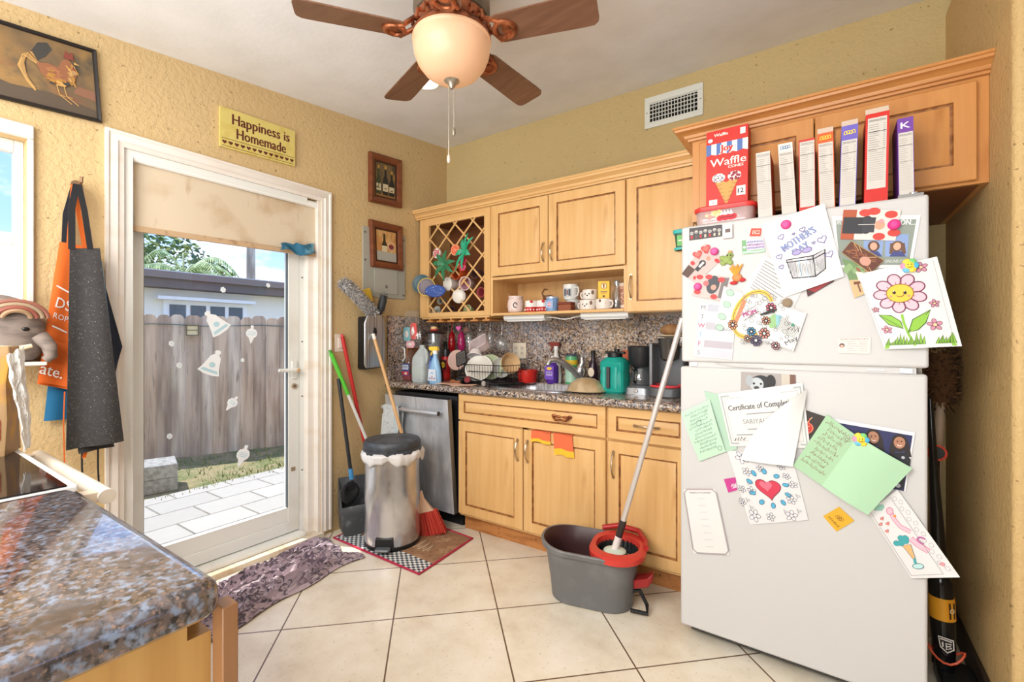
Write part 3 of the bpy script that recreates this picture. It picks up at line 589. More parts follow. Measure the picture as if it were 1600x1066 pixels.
# ================================================================ KITCHEN UNITS
def panel(b, x0, x1, z0, z1, y, th=.02, fr=.058, m=M_MAPLE, g=M_GLAZE, mh=None):
    """raised-panel front facing -y: frame, dark cove, bevelled field"""
    R = lambda i, d: [(x0+i, y+d, z0+i), (x1-i, y+d, z0+i), (x1-i, y+d, z1-i), (x0+i, y+d, z1-i)]
    fr = min(fr, (z1-z0)*.27, (x1-x0)*.27)
    b.loft([R(0, th), R(0, .003), R(.003, 0), R(fr, 0)], m, (True, False))
    b.loft([R(fr, 0), R(fr+.002, .003), R(fr+.004, .007), R(fr+.0095, .0075)], g, (False, False))
    b.loft([R(fr+.0095, .0075), R(fr+.034, .0015), R(fr+.036, .0012)], m, (False, True))
def pull(parent, x, y, z, L=.1, vert=True, name='handle', out=.03, m=None):
    b = B(); P = []
    for i in range(13):
        t = i/12; a = math.pi*t; o = out*math.sin(a)**.6 if 0 < t < 1 else 0; s = (t-.5)*L
        P.append((x, y-o, z+s) if vert else (x+s, y-o, z+.004*math.sin(a)))
    b.tube(P, [.0045+.0015*math.cos(2*math.pi*i/12)**2 for i in range(13)], m or M_NICKEL, 8)
    for e in (P[0], P[-1]): b.cyl((e[0], e[1]+.001, e[2]), (e[0], e[1]-.006, e[2]), .008, m or M_NICKEL, n=12)
    return b
def add_pull(parent, T, *a, name='handle', **k):
    b = pull(parent, *a, **k); X = Matrix.Translation(-Vector(T.location)); b.v = [X @ q for q in b.v]; part(b, name, parent)
# --- sink base cabinet
T = thing('sink_base_cabinet', 'wide maple base cabinet with two doors and a false drawer, under the sink', 'cabinet', (1.16, -.3, 0))
b = B(T); b.box(.655, -.59, .1, .673, -.03, .888, M_MAPLE); b.box(1.66, -.59, .1, 1.674, -.03, .888, M_MAPLE); b.box(.673, -.59, .1, 1.66, -.03, .118, M_MAPLEH); b.box(.673, -.05, .118, 1.66, -.03, .888, M_DARKIN)
b.box(.673, -.59, .118, .7, -.57, .888, M_MAPLE); b.box(1.14, -.59, .118, 1.18, -.57, .888, M_MAPLE); b.box(1.635, -.59, .118, 1.66, -.57, .888, M_MAPLE); b.box(.7, -.59, .695, 1.635, -.57, .73, M_MAPLEH); b.box(.7, -.59, .865, 1.635, -.57, .888, M_MAPLEH)
part(b, 'body', T)
b = B(T); b.box(.66, -.545, 0, 1.674, -.53, .1, M_KICK); part(b, 'kick_board', T)
b = B(T); panel(b, .659, 1.667, .719, .885, -.612, fr=.045, m=M_MAPLEH); dr = part(b, 'drawer_front', T)
q = wb(878, 652, -.612); b = B(T)
for s_ in (-1, 1):
    b.tube([(q.x+s_*.05, q.y, q.z+.006), (q.x+s_*.048, q.y-.014, q.z-.004), (q.x+s_*.03, q.y-.02, q.z-.016), (q.x, q.y-.02, q.z-.012)], [.004, .006, .007, .005], M_BRASS, 8)
    b.ell((q.x+s_*.05, q.y-.003, q.z+.004), (.014, .005, .01), M_BRASS, 12, 8); b.ell((q.x+s_*.02, q.y-.006, q.z+.002), (.018, .006, .007), M_BRASS, 12, 8)
part(b, 'ornate_pull', dr)
for x0, x1, hx in ((.659, 1.152, 1.12), (1.158, 1.667, 1.188)):
    b = B(T); panel(b, x0, x1, .118, .708, -.612); d = part(b, 'door', T); add_pull(d, T, hx, -.612, .585, .12)
for (u0, u1, v0, v1, skew, t) in ((831, 860, 674, 695, 0, 'orange and yellow dishcloth folded over the cabinet door top, the shorter of two'), (865, 894, 680, 717, 1, 'orange and yellow dishcloth hanging from the cabinet door top, the longer of two')):
    a = wb(u0, v0, -.62); e = wb(u1, v1, -.62); w, h = e.x-a.x, a.z-e.z; b = B(); zt = .7095
    OR, YE = c(232, 112, 70, .85), c(240, 190, 52, .85)
    f = lambda x, y: (a.x+w*x+(.012*y if skew else 0), -.618-.005*math.sin(9*x+2)*(.3+y)-.004, zt-h*y+.004*math.sin(5*x))
    b.grid(lambda x, y: f(x, y*.7), 14, 8, OR, .0025, (0, -1, 0)); b.grid(lambda x, y: f(x, .7+.3*y), 14, 4, YE, .0025, (0, -1, 0))
    b.box(a.x, -.622, .7085, a.x+w, -.596, .7125, OR); solo(b, 'dishcloth', t, 'cloth', 'dishcloths on the sink cabinet')
# --- drawer and door cabinet beside the fridge
T = thing('base_cabinet', 'maple base cabinet with one drawer and one door, beside the white fridge', 'cabinet', (1.9, -.3, 0))
b = B(T); b.box(1.676, -.59, .1, 1.694, -.03, .888, M_MAPLE); b.box(2.095, -.59, .1, 2.113, -.03, .888, M_MAPLE); b.box(1.694, -.59, .1, 2.095, -.03, .118, M_MAPLEH); b.box(1.694, -.05, .118, 2.095, -.03, .888, M_DARKIN); b.box(1.694, -.59, .695, 2.095, -.57, .73, M_MAPLEH); b.box(1.694, -.59, .865, 2.095, -.57, .888, M_MAPLEH)
part(b, 'body', T)
b = B(T); b.box(1.676, -.545, 0, 2.113, -.53, .1, M_KICK); part(b, 'kick_board', T)
b = B(T); panel(b, 1.681, 2.09, .719, .885, -.612, fr=.045, m=M_MAPLEH); d = part(b, 'drawer', T); q = wb(1007, 667, -.612); add_pull(d, T, q.x+.01, -.612, q.z, .12, False)
b = B(T); panel(b, 1.681, 2.09, .118, .708, -.612); d = part(b, 'door', T); add_pull(d, T, 1.712, -.612, .59, .13)
# --- worktop and sink
b = B(); NOSE = [(-.635+.02*-math.sin(math.radians(a))*.9, .91+.02*math.cos(math.radians(a))) for a in range(0, 181, 20)]
b.loft([[(x, y, z) for y, z in [(-.54, .93)]+NOSE+[(-.54, .89)]] for x in (.004, 2.117)], M_GRAN)
b.box(.022, -.54, .89, .83, -.022, .93, M_GRAN); b.box(1.41, -.54, .89, 2.117, -.022, .93, M_GRAN); b.box(.83, -.12, .89, 1.41, -.022, .93, M_GRAN)
solo(b, 'worktop', 'speckled granite worktop running from the corner to the fridge', 'countertop')
T = thing('kitchen_sink', 'stainless steel sink set into the granite worktop', 'sink', (1.12, -.33, .75))
b = B(T); RR = lambda w, d, r, z: rr(w, d, r, z, 8, 1.12, -.33)
b.loft([RR(.57, .41, .12, .9), RR(.62, .46, .14, .9305), RR(.62, .46, .14, .934), RR(.56, .40, .13, .936), RR(.545, .385, .125, .925), RR(.52, .36, .11, .79), RR(.44, .3, .09, .765)], M_STEEL, (False, True)); part(b, 'basin', T)
b = B(T); b.lathe([(.045, .766), (.045, .769), (.03, .768)], M_CHROME, (1.12, -.33, 0)); part(b, 'drain', T)
# --- dishwasher
T = thing('dishwasher', 'dented stainless dishwasher with its door slightly ajar, under the granite worktop', 'dishwasher', (.345, -.3, 0))
b = B(T); b.box(.05, -.585, .1, .64, -.05, .86, c(30, 30, 32, .5)); b.box(.06, -.53, 0, .63, -.1, .1, M_BLACK); b.box(.05, -.6, .835, .64, -.585, .862, c(46, 46, 48, .4)); part(b, 'tub', T)
b = B(T); tilt = .085
def dwf(x, z):
    d = .024*math.exp(-((x-.45-.12*(z-.3))/.04)**2)*math.exp(-((z-.33)/.19)**2)-.006*math.exp(-((x-.3)/.1)**2-((z-.5)/.2)**2)
    return (.048+.59*x/.59, -.628-tilt*(z-.1)*1.0+d, z)
b.grid(lambda x, y: dwf(.59*x, .105+.745*y), 40, 40, M_STEELD)
dz0, dz1 = .105, .85
b.add([dwf(0, dz0), dwf(0, dz1), (.048, -.592-tilt*.745, dz1), (.048, -.592, dz0)], [(0, 1, 2, 3)], c(60, 60, 62, .4)); b.add([dwf(.59, dz0), dwf(.59, dz1), (.638, -.592-tilt*.745, dz1), (.638, -.592, dz0)], [(0, 1, 2, 3)], c(120, 122, 124, .3, .7))
b.add([dwf(0, dz1), dwf(.59, dz1), (.638, -.592-tilt*.745, dz1), (.048, -.592-tilt*.745, dz1)], [(0, 1, 2, 3)], c(40, 40, 42, .35)); b.add([dwf(0, dz0), dwf(.59, dz0), (.638, -.592, dz0), (.048, -.592, dz0)], [(0, 1, 2, 3)], M_BLACK); b.add([(.048, -.592, dz0), (.638, -.592, dz0), (.638, -.592-tilt*.745, dz1), (.048, -.592-tilt*.745, dz1)], [(0, 1, 2, 3)], M_BLACK)
dd = part(b, 'door', T)
hy = -.628-tilt*.66-.05; hz = .765; b = B(T); b.tube([(.07, hy, hz), (.6, hy, hz)], .014, c(216, 217, 220, .28, .6), 14)
for x in (.1, .58): b.cyl((x, hy, hz), (x, hy+.05, hz), .009, M_STEEL)
b.cyl((.6, hy, hz), (.603, hy, hz), .0145, c(70, 70, 74, .3, .6)); part(b, 'bar_handle', dd)
b = B(); TW = mk('pale_grey_towel', rgb(206, 212, 212), .95, noise=[((20, 20, 3), rgb(170, 196, 200), .5, .75, 2), (60, rgb(182, 184, 186), .5, .7, 2)], sheen=.3)
def tw(x, y, s_):
    zz = hz+.016-.34*y if s_ < 0 else hz+.016-.22*y
    return (.1+.15*x+.02*y*(x-.4)+.01*math.sin(7*y), hy+s_*(.0165+.006*math.sin(11*x+3*y)*y+.004*y), zz)
b.grid(lambda x, y: tw(x, y, -1), 14, 14, TW, .003, (0, -1, 0)); b.grid(lambda x, y: tw(x, y*.9, 1), 14, 10, TW, .003, (0, 1, 0))
b.grid(lambda x, y: (.1+.15*x, hy-.0185*math.cos(math.pi*y), hz+.016+.004*math.sin(math.pi*y)), 14, 6, TW, .002, (0, 0, 1))
solo(b, 'hand_towel', 'pale grey-blue towel draped over the dishwasher handle', 'towel')
# --- wall cabinets
T = thing('wine_rack_cabinet', 'maple wall cabinet with a diamond lattice front, in the corner', 'cabinet', (.37, -.16, 1.395))
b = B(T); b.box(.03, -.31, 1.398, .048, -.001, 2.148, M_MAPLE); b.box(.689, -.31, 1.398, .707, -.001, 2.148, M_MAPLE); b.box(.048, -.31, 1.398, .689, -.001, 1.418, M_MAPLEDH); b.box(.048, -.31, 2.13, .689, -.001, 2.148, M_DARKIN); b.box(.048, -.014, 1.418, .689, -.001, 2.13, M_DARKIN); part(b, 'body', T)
b = B(T); b.box(.03, -.335, 1.398, .122, -.311, 2.148, M_MAPLE); b.box(.654, -.335, 1.398, .707, -.311, 2.148, M_MAPLE); b.box(.122, -.335, 1.398, .654, -.311, 1.434, M_MAPLEH); b.box(.122, -.335, 2.094, .654, -.311, 2.148, M_MAPLEH); part(b, 'face_frame', T, bev=.0015)
b = B(T); gx0, gx1, gz0, gz1 = .122, .654, 1.434, 2.094; pt = .168
for s_ in (1, -1):
    k = -8
    while k < 12:
        off = k*pt+(.045 if s_ > 0 else .03); pts = []
        xs = []
        for x in (gx0, gx1):
            z = gz0+s_*(x-gx0)+off+(0 if s_ > 0 else (gx1-gx0))
            xs.append((x, z))
        (xa, za), (xb, zb) = xs
        def clipz(xa, za, xb, zb, lim, lo):
            if (za-lim)*(1 if lo else -1) >= 0: return xa, za
            t = (lim-za)/(zb-za); return xa+(xb-xa)*t, lim
        if not (max(za, zb) <= gz0 or min(za, zb) >= gz1):
            A = clipz(xa, za, xb, zb, gz0, True); A = clipz(*A, xb, zb, gz1, False); Bq = clipz(xb, zb, xa, za, gz0, True); Bq = clipz(*Bq, xa, za, gz1, False)
            d = Vector((Bq[0]-A[0], 0, Bq[1]-A[1]))
            if d.length > .02:
                d.normalize(); nn = Vector((-d.z, 0, d.x))*.006; y0 = -.331 if s_ > 0 else -.3255; P0, P1 = Vector((A[0], y0, A[1])), Vector((Bq[0], y0, Bq[1]))
                b.loft([[q+nn, q-nn, q-nn+Vector((0, .005, 0)), q+nn+Vector((0, .005, 0))] for q in (P0, P1)], M_MAPLE)
        k += 1
part(b, 'lattice', T)
b = B(T); b.box(.05, -.335, 1.386, .70, -.06, 1.397, M_MAPLEH)
for i in range(6):
    x = .13+i*.108; b.box(x-.008, -.335, 1.372, x+.008, -.06, 1.386, M_MAPLED); b.box(x-.032, -.335, 1.362, x+.032, -.06, 1.3725, M_MAPLED)
part(b, 'stemware_rack', T)
T = thing('wall_cabinet', 'maple wall cabinet with two raised-panel doors above an open shelf', 'cabinet', (1.19, -.16, 1.395))
b = B(T); b.box(.708, -.33, 1.395, .726, -.001, 2.148, M_MAPLE); b.box(1.66, -.33, 1.395, 1.678, -.001, 2.148, M_MAPLE); b.box(.726, -.33, 1.64, 1.66, -.001, 1.658, M_MAPLEH); b.box(.726, -.33, 2.13, 1.66, -.001, 2.148, M_MAPLEH); b.box(.726, -.02, 1.413, 1.66, -.001, 2.13, M_MAPLE); part(b, 'body', T)
b = B(T); b.box(.7265, -.335, 1.395, 1.6595, -.001, 1.413, M_MAPLEH); part(b, 'shelf_board', T, bev=.003)
for x0, x1, hx in ((.728, 1.171, 1.143), (1.176, 1.676, 1.204)):
    b = B(T); panel(b, x0, x1, 1.662, 2.142, -.352); d = part(b, 'door', T); add_pull(d, T, hx, -.352, 1.785, .115)
T = thing('wall_cabinet', 'tall single-door maple wall cabinet just left of the fridge', 'cabinet', (1.9, -.16, 1.385))
b = B(T); b.box(1.68, -.33, 1.386, 1.698, -.001, 2.148, M_MAPLE); b.box(2.098, -.33, 1.386, 2.1165, -.001, 2.148, M_MAPLE); b.box(1.698, -.33, 1.386, 2.098, -.001, 1.404, M_MAPLEH); b.box(1.698, -.33, 2.13, 2.098, -.001, 2.148, M_MAPLEH); b.box(1.698, -.02, 1.404, 2.098, -.001, 2.13, M_MAPLE); part(b, 'body', T)
b = B(T); panel(b, 1.684, 2.108, 1.39, 2.142, -.352); d = part(b, 'door', T); add_pull(d, T, 1.712, -.352, 1.53, .13)
FC = -.69
T = thing('over_fridge_cabinet', 'deep maple wall cabinet above the fridge, behind the cereal boxes', 'cabinet', (2.6, -.35, 1.76))
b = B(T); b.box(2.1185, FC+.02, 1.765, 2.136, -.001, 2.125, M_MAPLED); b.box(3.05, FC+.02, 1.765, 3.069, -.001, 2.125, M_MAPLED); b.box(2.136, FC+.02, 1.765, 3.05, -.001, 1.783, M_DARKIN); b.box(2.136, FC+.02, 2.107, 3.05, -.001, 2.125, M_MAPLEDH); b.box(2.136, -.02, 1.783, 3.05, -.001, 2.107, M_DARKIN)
part(b, 'body', T)
b = B(T); b.box(2.1185, FC, 1.765, 2.16, FC+.0195, 2.125, M_MAPLED); b.box(3.02, FC, 1.765, 3.069, FC+.0195, 2.125, M_MAPLED); b.box(2.16, FC, 1.765, 3.02, FC+.0195, 1.79, M_MAPLEDH); b.box(2.16, FC, 2.09, 3.02, FC+.0195, 2.125, M_MAPLEDH); part(b, 'face_frame', T)
xm = wb(1272.5, 200, FC-.02).x; xr = wb(1527, 200, FC-.02).x
for x0, x1 in ((2.15, xm-.002), (xm+.002, xr)):
    b = B(T); panel(b, x0, x1, 1.775, 2.108, FC-.0215, m=M_MAPLED, mh=M_MAPLEDH); part(b, 'door', T)
def crown(name, path, prof, m, z0):
    P = [Vector((x, y, 0)) for x, y in path]; b = B(); rings = []
    for i, p in enumerate(P):
        d0 = (P[i]-P[i-1]).normalized() if i else None; d1 = (P[i+1]-P[i]).normalized() if i < len(P)-1 else None
        n0 = Vector((d0.y, -d0.x, 0)) if d0 else None; n1 = Vector((d1.y, -d1.x, 0)) if d1 else None
        if n0 is None: n = n1
        elif n1 is None: n = n0
        else: n = (n0+n1)/(1+n0.dot(n1))
        rings.append([(p.x+n.x*o, p.y+n.y*o, z0+z) for o, z in prof])
    b.loft(rings, m); return b
PR = [(0, 0), (.012, 0), (.014, .01), (.022, .013), (.026, .026), (.04, .038), (.052, .042), (.055, .052), (.06, .055), (.06, .066), (0, .066)]
struct(crown('c', [(.004, -.3355), (2.117, -.3355)], PR, M_MAPLEH, 2.149), 'trim_6', smooth=25)
struct(crown('c', [(2.1175, -.2), (2.1175, FC-.0005), (3.0695, FC-.0005)], [(o*1.15, z*.82) for o, z in PR], M_MAPLEDH, 2.126), 'trim_7', smooth=25)
# under-cabinet lights
def uclight(u0, u1, v, t):
    a = wb(u0, v, -.24); e = wb(u1, v, -.24); T = thing('under_cabinet_light', t, 'light', ((a.x+e.x)/2, -.24, 1.36), group='under-cabinet lights'); L_ = (e.x-a.x)/2
    b = B(); b.loft([[(x, y, z) for y, z in ((-.05, .035), (-.05, .014), (-.035, .0), (.05, 0), (.05, .035))] for x in (-L_, L_)], c(240, 240, 236, .35)); part(b, 'housing', T, bev=.002)
    b = B(); b.box(-L_+.02, -.034, -.004, L_-.02, .045, 0, c(250, 250, 246, .3)); part(b, 'diffuser', T); return a, e
a1, e1 = uclight(793, 856, 500, 'white slim light under the shelf, the one nearer the lattice cabinet'); a2, e2 = uclight(912, 986, 494, 'white slim light under the shelf, the one nearer the fridge')
b = B(); b.tube([Vector((e1.x, -.24, 1.378)).lerp(Vector((a2.x, -.24, 1.38)), t)+Vector((0, -.01, -.012*math.sin(math.pi*t)+.004*math.sin(9*t))) for t in [i/12 for i in range(13)]], .004, c(236, 234, 226), 6); solo(b, 'light_cable', 'short white cable sagging between the two under-cabinet lights', 'cable')
# --- fridge
FWI = .772; FR = thing('refrigerator', 'white top-freezer refrigerator covered in papers, photos and magnets', 'fridge', (FRP.x, FRP.y, 0), rz=-math.atan2(.0234, .9997))
FM = mk('white_fridge_enamel', rgb(204, 202, 200), .42, bump=(300, .05, .001)); FS = c(206, 203, 200, .4)
b = B(); b.box(.008, .085, .02, FWI-.008, .72, 1.69, FM); b.box(.03, .04, .02, FWI-.03, .085, .06, c(70, 70, 70, .6)); b.box(.02, .06, .06, FWI-.02, .085, 1.69, c(170, 168, 166, .6)); part(b, 'cabinet_body', FR, bev=.004)
b = B(); b.box(.001, 0, 1.144, FWI, .075, 1.703, FM); part(b, 'freezer_door', FR, bev=.009, seg=3)
b = B(); b.box(-.003, 0, .05, FWI-.003, .075, 1.124, FM); part(b, 'fridge_door', FR, bev=.009, seg=3)
b = B(); b.box(.03, .012, 1.124, FWI-.03, .07, 1.144, FS); b.box(.035, .006, 1.128, .06, .02, 1.141, M_CHROME); b.box(FWI-.16, .006, 1.132, FWI-.11, .02, 1.136, c(240, 240, 240)); b.box(FWI-.07, .004, 1.127, FWI-.04, .03, 1.141, M_CHROME); b.tube([(.13, .01, 1.141), (.2, .008, 1.13), (.3, .01, 1.1275)], .003, FS, 6); part(b, 'door_gap_trim', FR)
b = B(); b.box(FWI-.075, .02, 1.7035, FWI-.01, .09, 1.716, c(150, 150, 148, .4)); b.cyl((FWI-.035, .035, 1.703), (FWI-.035, .035, 1.722), .012, M_CHROME); part(b, 'hinge_cover', FR, bev=.002)
b = B()
for x in (.06, FWI-.06): b.cyl((x, .1, 0), (x, .1, .02), .018, M_BLACK); b.cyl((x, .66, 0), (x, .66, .02), .018, M_BLACK)
part(b, 'foot', FR)
# --- peninsula counter with the stove beyond
T = thing('peninsula_cabinet', 'foreground base cabinet end panel with a corner post, under the dark countertop', 'cabinet', (1.6, -3.0, 0))
PW = mk('yellowed_maple_end', rgb(204, 158, 92), .4, noise=[((30, 30, 2), rgb(190, 142, 78), .4, .7, 4), (8, rgb(150, 110, 62), .66, .85, 4)])
b = B(T); b.box(1.245, -3.6, 0, 1.898, -2.6, .866, PW); b.box(1.245, -2.6, 0, 1.898, -2.5705, .826, PW); b.box(1.3, -2.6, .826, 1.86, -2.5705, .866, c(46, 34, 26, .8)); part(b, 'end_panel', T)  # dark box paints in the shadow inside the notch
b = B(T); b.box(1.9, -2.57, 0, 1.932, -2.549, .867, wood('post_brown', (160, 116, 78), (148, 102, 66), (126, 84, 52))); part(b, 'corner_post', T, bev=.002)
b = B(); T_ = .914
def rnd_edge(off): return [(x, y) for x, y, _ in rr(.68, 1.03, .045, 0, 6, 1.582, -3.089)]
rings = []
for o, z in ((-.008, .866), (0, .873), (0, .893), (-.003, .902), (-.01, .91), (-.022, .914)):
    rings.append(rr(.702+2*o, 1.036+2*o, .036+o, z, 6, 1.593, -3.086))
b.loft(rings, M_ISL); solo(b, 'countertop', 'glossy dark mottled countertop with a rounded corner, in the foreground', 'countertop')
ST = thing('stove', 'white stove with a black glass cooktop, beside the dark foreground countertop', 'stove', (.86, -2.9, 0))
b = B(ST); b.box(.485, -3.24, 0, 1.236, -2.6, .885, c(236, 232, 226, .3)); part(b, 'body', ST, bev=.004)
b = B(ST); b.box(.48, -3.25, .8855, 1.24, -2.565, .9145, c(238, 236, 232, .25)); part(b, 'top_rim', ST, bev=.006, seg=3)
b = B(ST); b.box(.49, -3.23, .914, 1.2385, -2.584, .917, mk('black_ceramic_glass', rgb(22, 20, 22), .06, spec=.8)); gl = part(b, 'glass_top', ST)
for (cx_, cy_, R) in ((1.03, -2.76, .1), (.68, -2.76, .085), (1.03, -3.05, .08), (.68, -3.05, .1)):
    b = B(ST)
    for r_ in (R, R*.72, R*.44): b.loft([[(cx_+q*math.cos(a*math.pi/18), cy_+q*math.sin(a*math.pi/18), .9174) for a in range(36)] for q in (r_-.003, r_)], c(120, 112, 112, .3), (False, False))
    part(b, 'burner_ring', gl, recalc=False)
b = B(ST); b.box(.487, -2.6, .12, 1.234, -2.558, .86, c(236, 232, 226, .3)); od = part(b, 'oven_door', ST, bev=.004)
b = B(ST); b.tube([(.52, -2.505, .862), (1.2, -2.505, .862)], .0175, c(226, 214, 196, .4), 16)
for x in (.55, 1.17): b.box(x-.02, -2.558, .85, x+.02, -2.505, .874, c(226, 208, 186, .4))
part(b, 'oven_handle', od)
# ================================================================ THINGS ALONG THE LEFT WALL
XN = Vector((1, 0, 0))
def quadA(px, x): return [wa(u, v, x) for u, v in px]
def inset(Q, w):
    out = []
    for i in range(4):
        p = Q[i]; a = (Q[(i+1) % 4]-p).normalized(); d = (Q[i-1]-p).normalized(); out.append(p+a*w+d*w)
    return out
def picture(name, label, cat, px, fw, dep, mf, art, lip=None, group=None):
    Q = quadA(px, .002); c0 = sum(Q, Vector())/4; T = thing(name, label, cat, c0, group=group)
    q1 = inset(Q, fw*.25); q2 = inset(Q, fw*.72); q3 = inset(Q, fw); b = B(T)
    b.loft([[Q[i], Q[i]+XN*dep*.75, q1[i]+XN*dep, q2[i]+XN*dep*.8, q3[i]+XN*dep*.5, q3[i]] for i in range(4)], mf, closed=True)
    part(b, 'frame', T, smooth=20)
    if lip:
        b = B(T); q4 = inset(Q, fw*1.25); b.loft([[q3[i]+XN*dep*.52, q4[i]+XN*dep*.45, q4[i], q3[i]] for i in range(4)], lip, closed=True); part(b, 'slip', T)
    b = B(T); S = Sheet(b, *[q+XN*dep*.3 for q in inset(Q, fw*.95)], m=None, toward=XN); art(S, b); part(b, 'print', T, recalc=False)
def base(S, m): S.b.grid(lambda x, y: S.at(x, y, 0), 1, 1, m, .001, -S.n)
def rooster(S, b):
    base(S, mk('painted_canvas', rgb(112, 92, 68), .6, noise=[((3, 4, 4), rgb(160, 124, 74), .42, .62, 4), ((6, 7, 7), rgb(72, 70, 62), .52, .7, 4), ((4, 3, 9), rgb(130, 84, 64), .6, .75, 3)]))
    r = random.Random(12); OC, GO, DK, RD, RU, TN = c(180, 130, 60, .6), c(204, 160, 92, .6), c(66, 64, 60, .6), c(134, 66, 54, .6), c(150, 98, 68, .6), c(176, 142, 98, .6)
    def dab(x, y, n, sx, sy, L_, a, ms, w, l):
        for k in range(n):
            p, q, t = x+r.uniform(-1.4, 1.4)*sx, y+r.uniform(-1.4, 1.4)*sy, a+r.gauss(0, .2); d = L_*r.uniform(.5, 1); p, q = min(.97, max(.03, p)), min(.96, max(.04, q))
            e = (min(.99, max(.01, p+d*math.cos(t))), min(.98, max(.02, q+d*math.sin(t)))); S.line([(p, q), ((p+e[0])/2+.008, (q+e[1])/2), e], w*r.uniform(.5, 1.2), r.choice(ms), l+k % 3)
    S.poly([(.5, .62), (.58, .72), (.64, .86), (.6, .94), (.52, .9), (.46, .74)], DK, 1); S.poly([(0, 0), (1, 0), (1, .12), (.6, .22), (.3, .2), (0, .3)], c(92, 78, 64, .6), 1); S.poly([(.8, .3), (1, .26), (1, .4), (.84, .42)], c(140, 98, 76, .6), 2)
    for k in range(26):
        t = k/26; a0 = r.uniform(-.015, .015); S.line([(.54, .58+a0), (.47-.08*t, .74-.08*t), (.41+a0-.04*t, .62-.14*t), (.41+.02*t, .42-.14*t), (.47+.02*t, .26-.06*t+a0)], .013, (OC, GO, DK, GO, TN)[k % 5], 3+k % 4)
    S.poly([(.5, .6), (.6, .64), (.68, .62), (.72, .74), (.77, .8), (.81, .72), (.84, .58), (.82, .46), (.74, .36), (.62, .36), (.54, .46)], RU, 7)
    dab(.63, .5, 30, .06, .07, .07, .35, [RU, OC, c(170, 112, 76, .6)], .022, 8); dab(.785, .58, 36, .028, .1, .08, -1.35, [GO, OC, TN], .016, 11); dab(.68, .4, 14, .06, .03, .06, -.2, [GO, DK, OC], .022, 12)
    S.poly([(.73, .78), (.75, .9), (.78, .85), (.81, .9), (.82, .78)], RD, 14); S.poly([(.81, .7), (.84, .62), (.8, .64)], RD, 14); S.poly([(.82, .76), (.87, .73), (.82, .72)], GO, 15); S.circ(.795, .765, .006, DK, 16, 8)
    for x in (.66, .72): S.line([(x, .36), (x+.02, .22), (x+.12, .12)], .008, GO, 9); S.line([(x+.02, .22), (x+.07, .21)], .006, GO, 9)
picture('rooster_painting', 'painting of a golden rooster in a thin black frame, above the window', 'picture', [(0-60, 14), (149, 80), (158, 193), (-60, 140)], .014, .02, mk('black_iron_frame', rgb(34, 28, 26), .5, bump=(60, .5, .003)), rooster)
def wine3(S, b):
    base(S, mk('dark_still_life', rgb(112, 92, 62), .6, noise=[((9, 9, 9), rgb(164, 128, 74), .5, .65, 4), ((9, 9, 4), rgb(60, 56, 48), .5, .7, 4)]))
    DK, G, LB, GD = c(38, 36, 34), c(62, 68, 44), c(206, 192, 158), c(182, 140, 66)
    S.rect(0, 0, 1, .14, c(150, 106, 58, .7), 1)
    for x, w, h, m in ((.2, .1, .78, G), (.5, .12, .8, DK), (.78, .12, .7, DK)):
        S.poly([(x-w, .1), (x+w, .1), (x+w, h*.62), (x+w*.4, h*.78), (x+w*.36, h*1.12), (x-w*.36, h*1.12), (x-w*.4, h*.78), (x-w, h*.62)], m, 2); S.rect(x-w*.4, h, x+w*.4, h*1.13, GD, 3); S.rect(x-w*.95, .2, x+w*.95, h*.5, LB, 3); S.rect(x-w*.5, h*.33, x+w*.5, h*.36, DK, 4)
    S.ring(.12, .35, .09, .03, G, 3)
picture('wine_bottles_picture', 'brown framed picture of three wine bottles, the upper of two on the wall', 'picture', [(575, 237), (625, 252), (625, 326), (575, 315)], .045, .03, M_FRAME, wine3, c(66, 36, 22, .4))
def wine1(S, b):
    base(S, mk('peach_still_life', rgb(216, 168, 106), .6, noise=((8, 8, 8), rgb(194, 128, 70), .45, .65, 4)))
    DK, LB = c(52, 50, 34), c(214, 200, 160)
    S.rect(0, 0, 1, .2, c(178, 116, 62, .7), 1); S.poly([(.3, .16), (.54, .16), (.54, .52), (.47, .64), (.46, .86), (.38, .86), (.37, .64), (.3, .52)], DK, 2); S.rect(.3, .32, .54, .5, LB, 3)
    for x, y in ((.16, .2), (.24, .22), (.2, .28), (.28, .17), (.12, .16), (.32, .24)): S.circ(x, y, .06, c(74, 80, 112), 3, 12)
    S.circ(.72, .48, .13, c(134, 54, 58), 2, ry=.1); S.ring(.72, .52, .13, .015, c(230, 220, 200), 3, ry=.13); S.line([(.72, .36), (.72, .16)], .02, c(222, 210, 190), 3); S.line([(.62, .15), (.82, .15)], .02, c(222, 210, 190), 3)
    for k in range(5): S.line([(.1+.2*k, .7), (.16+.2*k, .86+.05*(k % 2))], .02, c(160, 120, 66), 2)
picture('wine_glass_picture', 'brown framed picture of a bottle and red wine glass, hung over the grey electrical panel', 'picture', [(575, 343), (626, 355), (627, 424), (577.5, 417)], .045, .03, M_FRAME, wine1, c(66, 36, 22, .4))
# sign
Q = quadA([(344, 165), (461, 205), (461, 260), (344, 228)], .016); b = B()
SGN = mk('yellow_sign_paint', rgb(218, 200, 116), .5, noise=(14, rgb(204, 178, 88), .5, .75, 3)); BR_ = c(98, 44, 30, .6)
b.loft([[q-XN*.015 for q in Q], Q], SGN); S = Sheet(b, *Q, m=None, toward=XN); S.l = 2
S.text('Happiness is', .53, .77, .27, BR_, fit=.77, bold=.009); S.text('Homemade', .53, .43, .27, BR_, fit=.66, bold=.009)
S.line([(.02, .23), (.98, .23)], .006, BR_); S.line([(.02, .045), (.98, .045)], .006, BR_)
for k in range(13): S.heart(.05+.075*k, .14, .028, BR_, rot=0)
solo(b, 'wall_sign', 'yellow Happiness is Homemade sign above the glass door', 'sign', recalc=False)
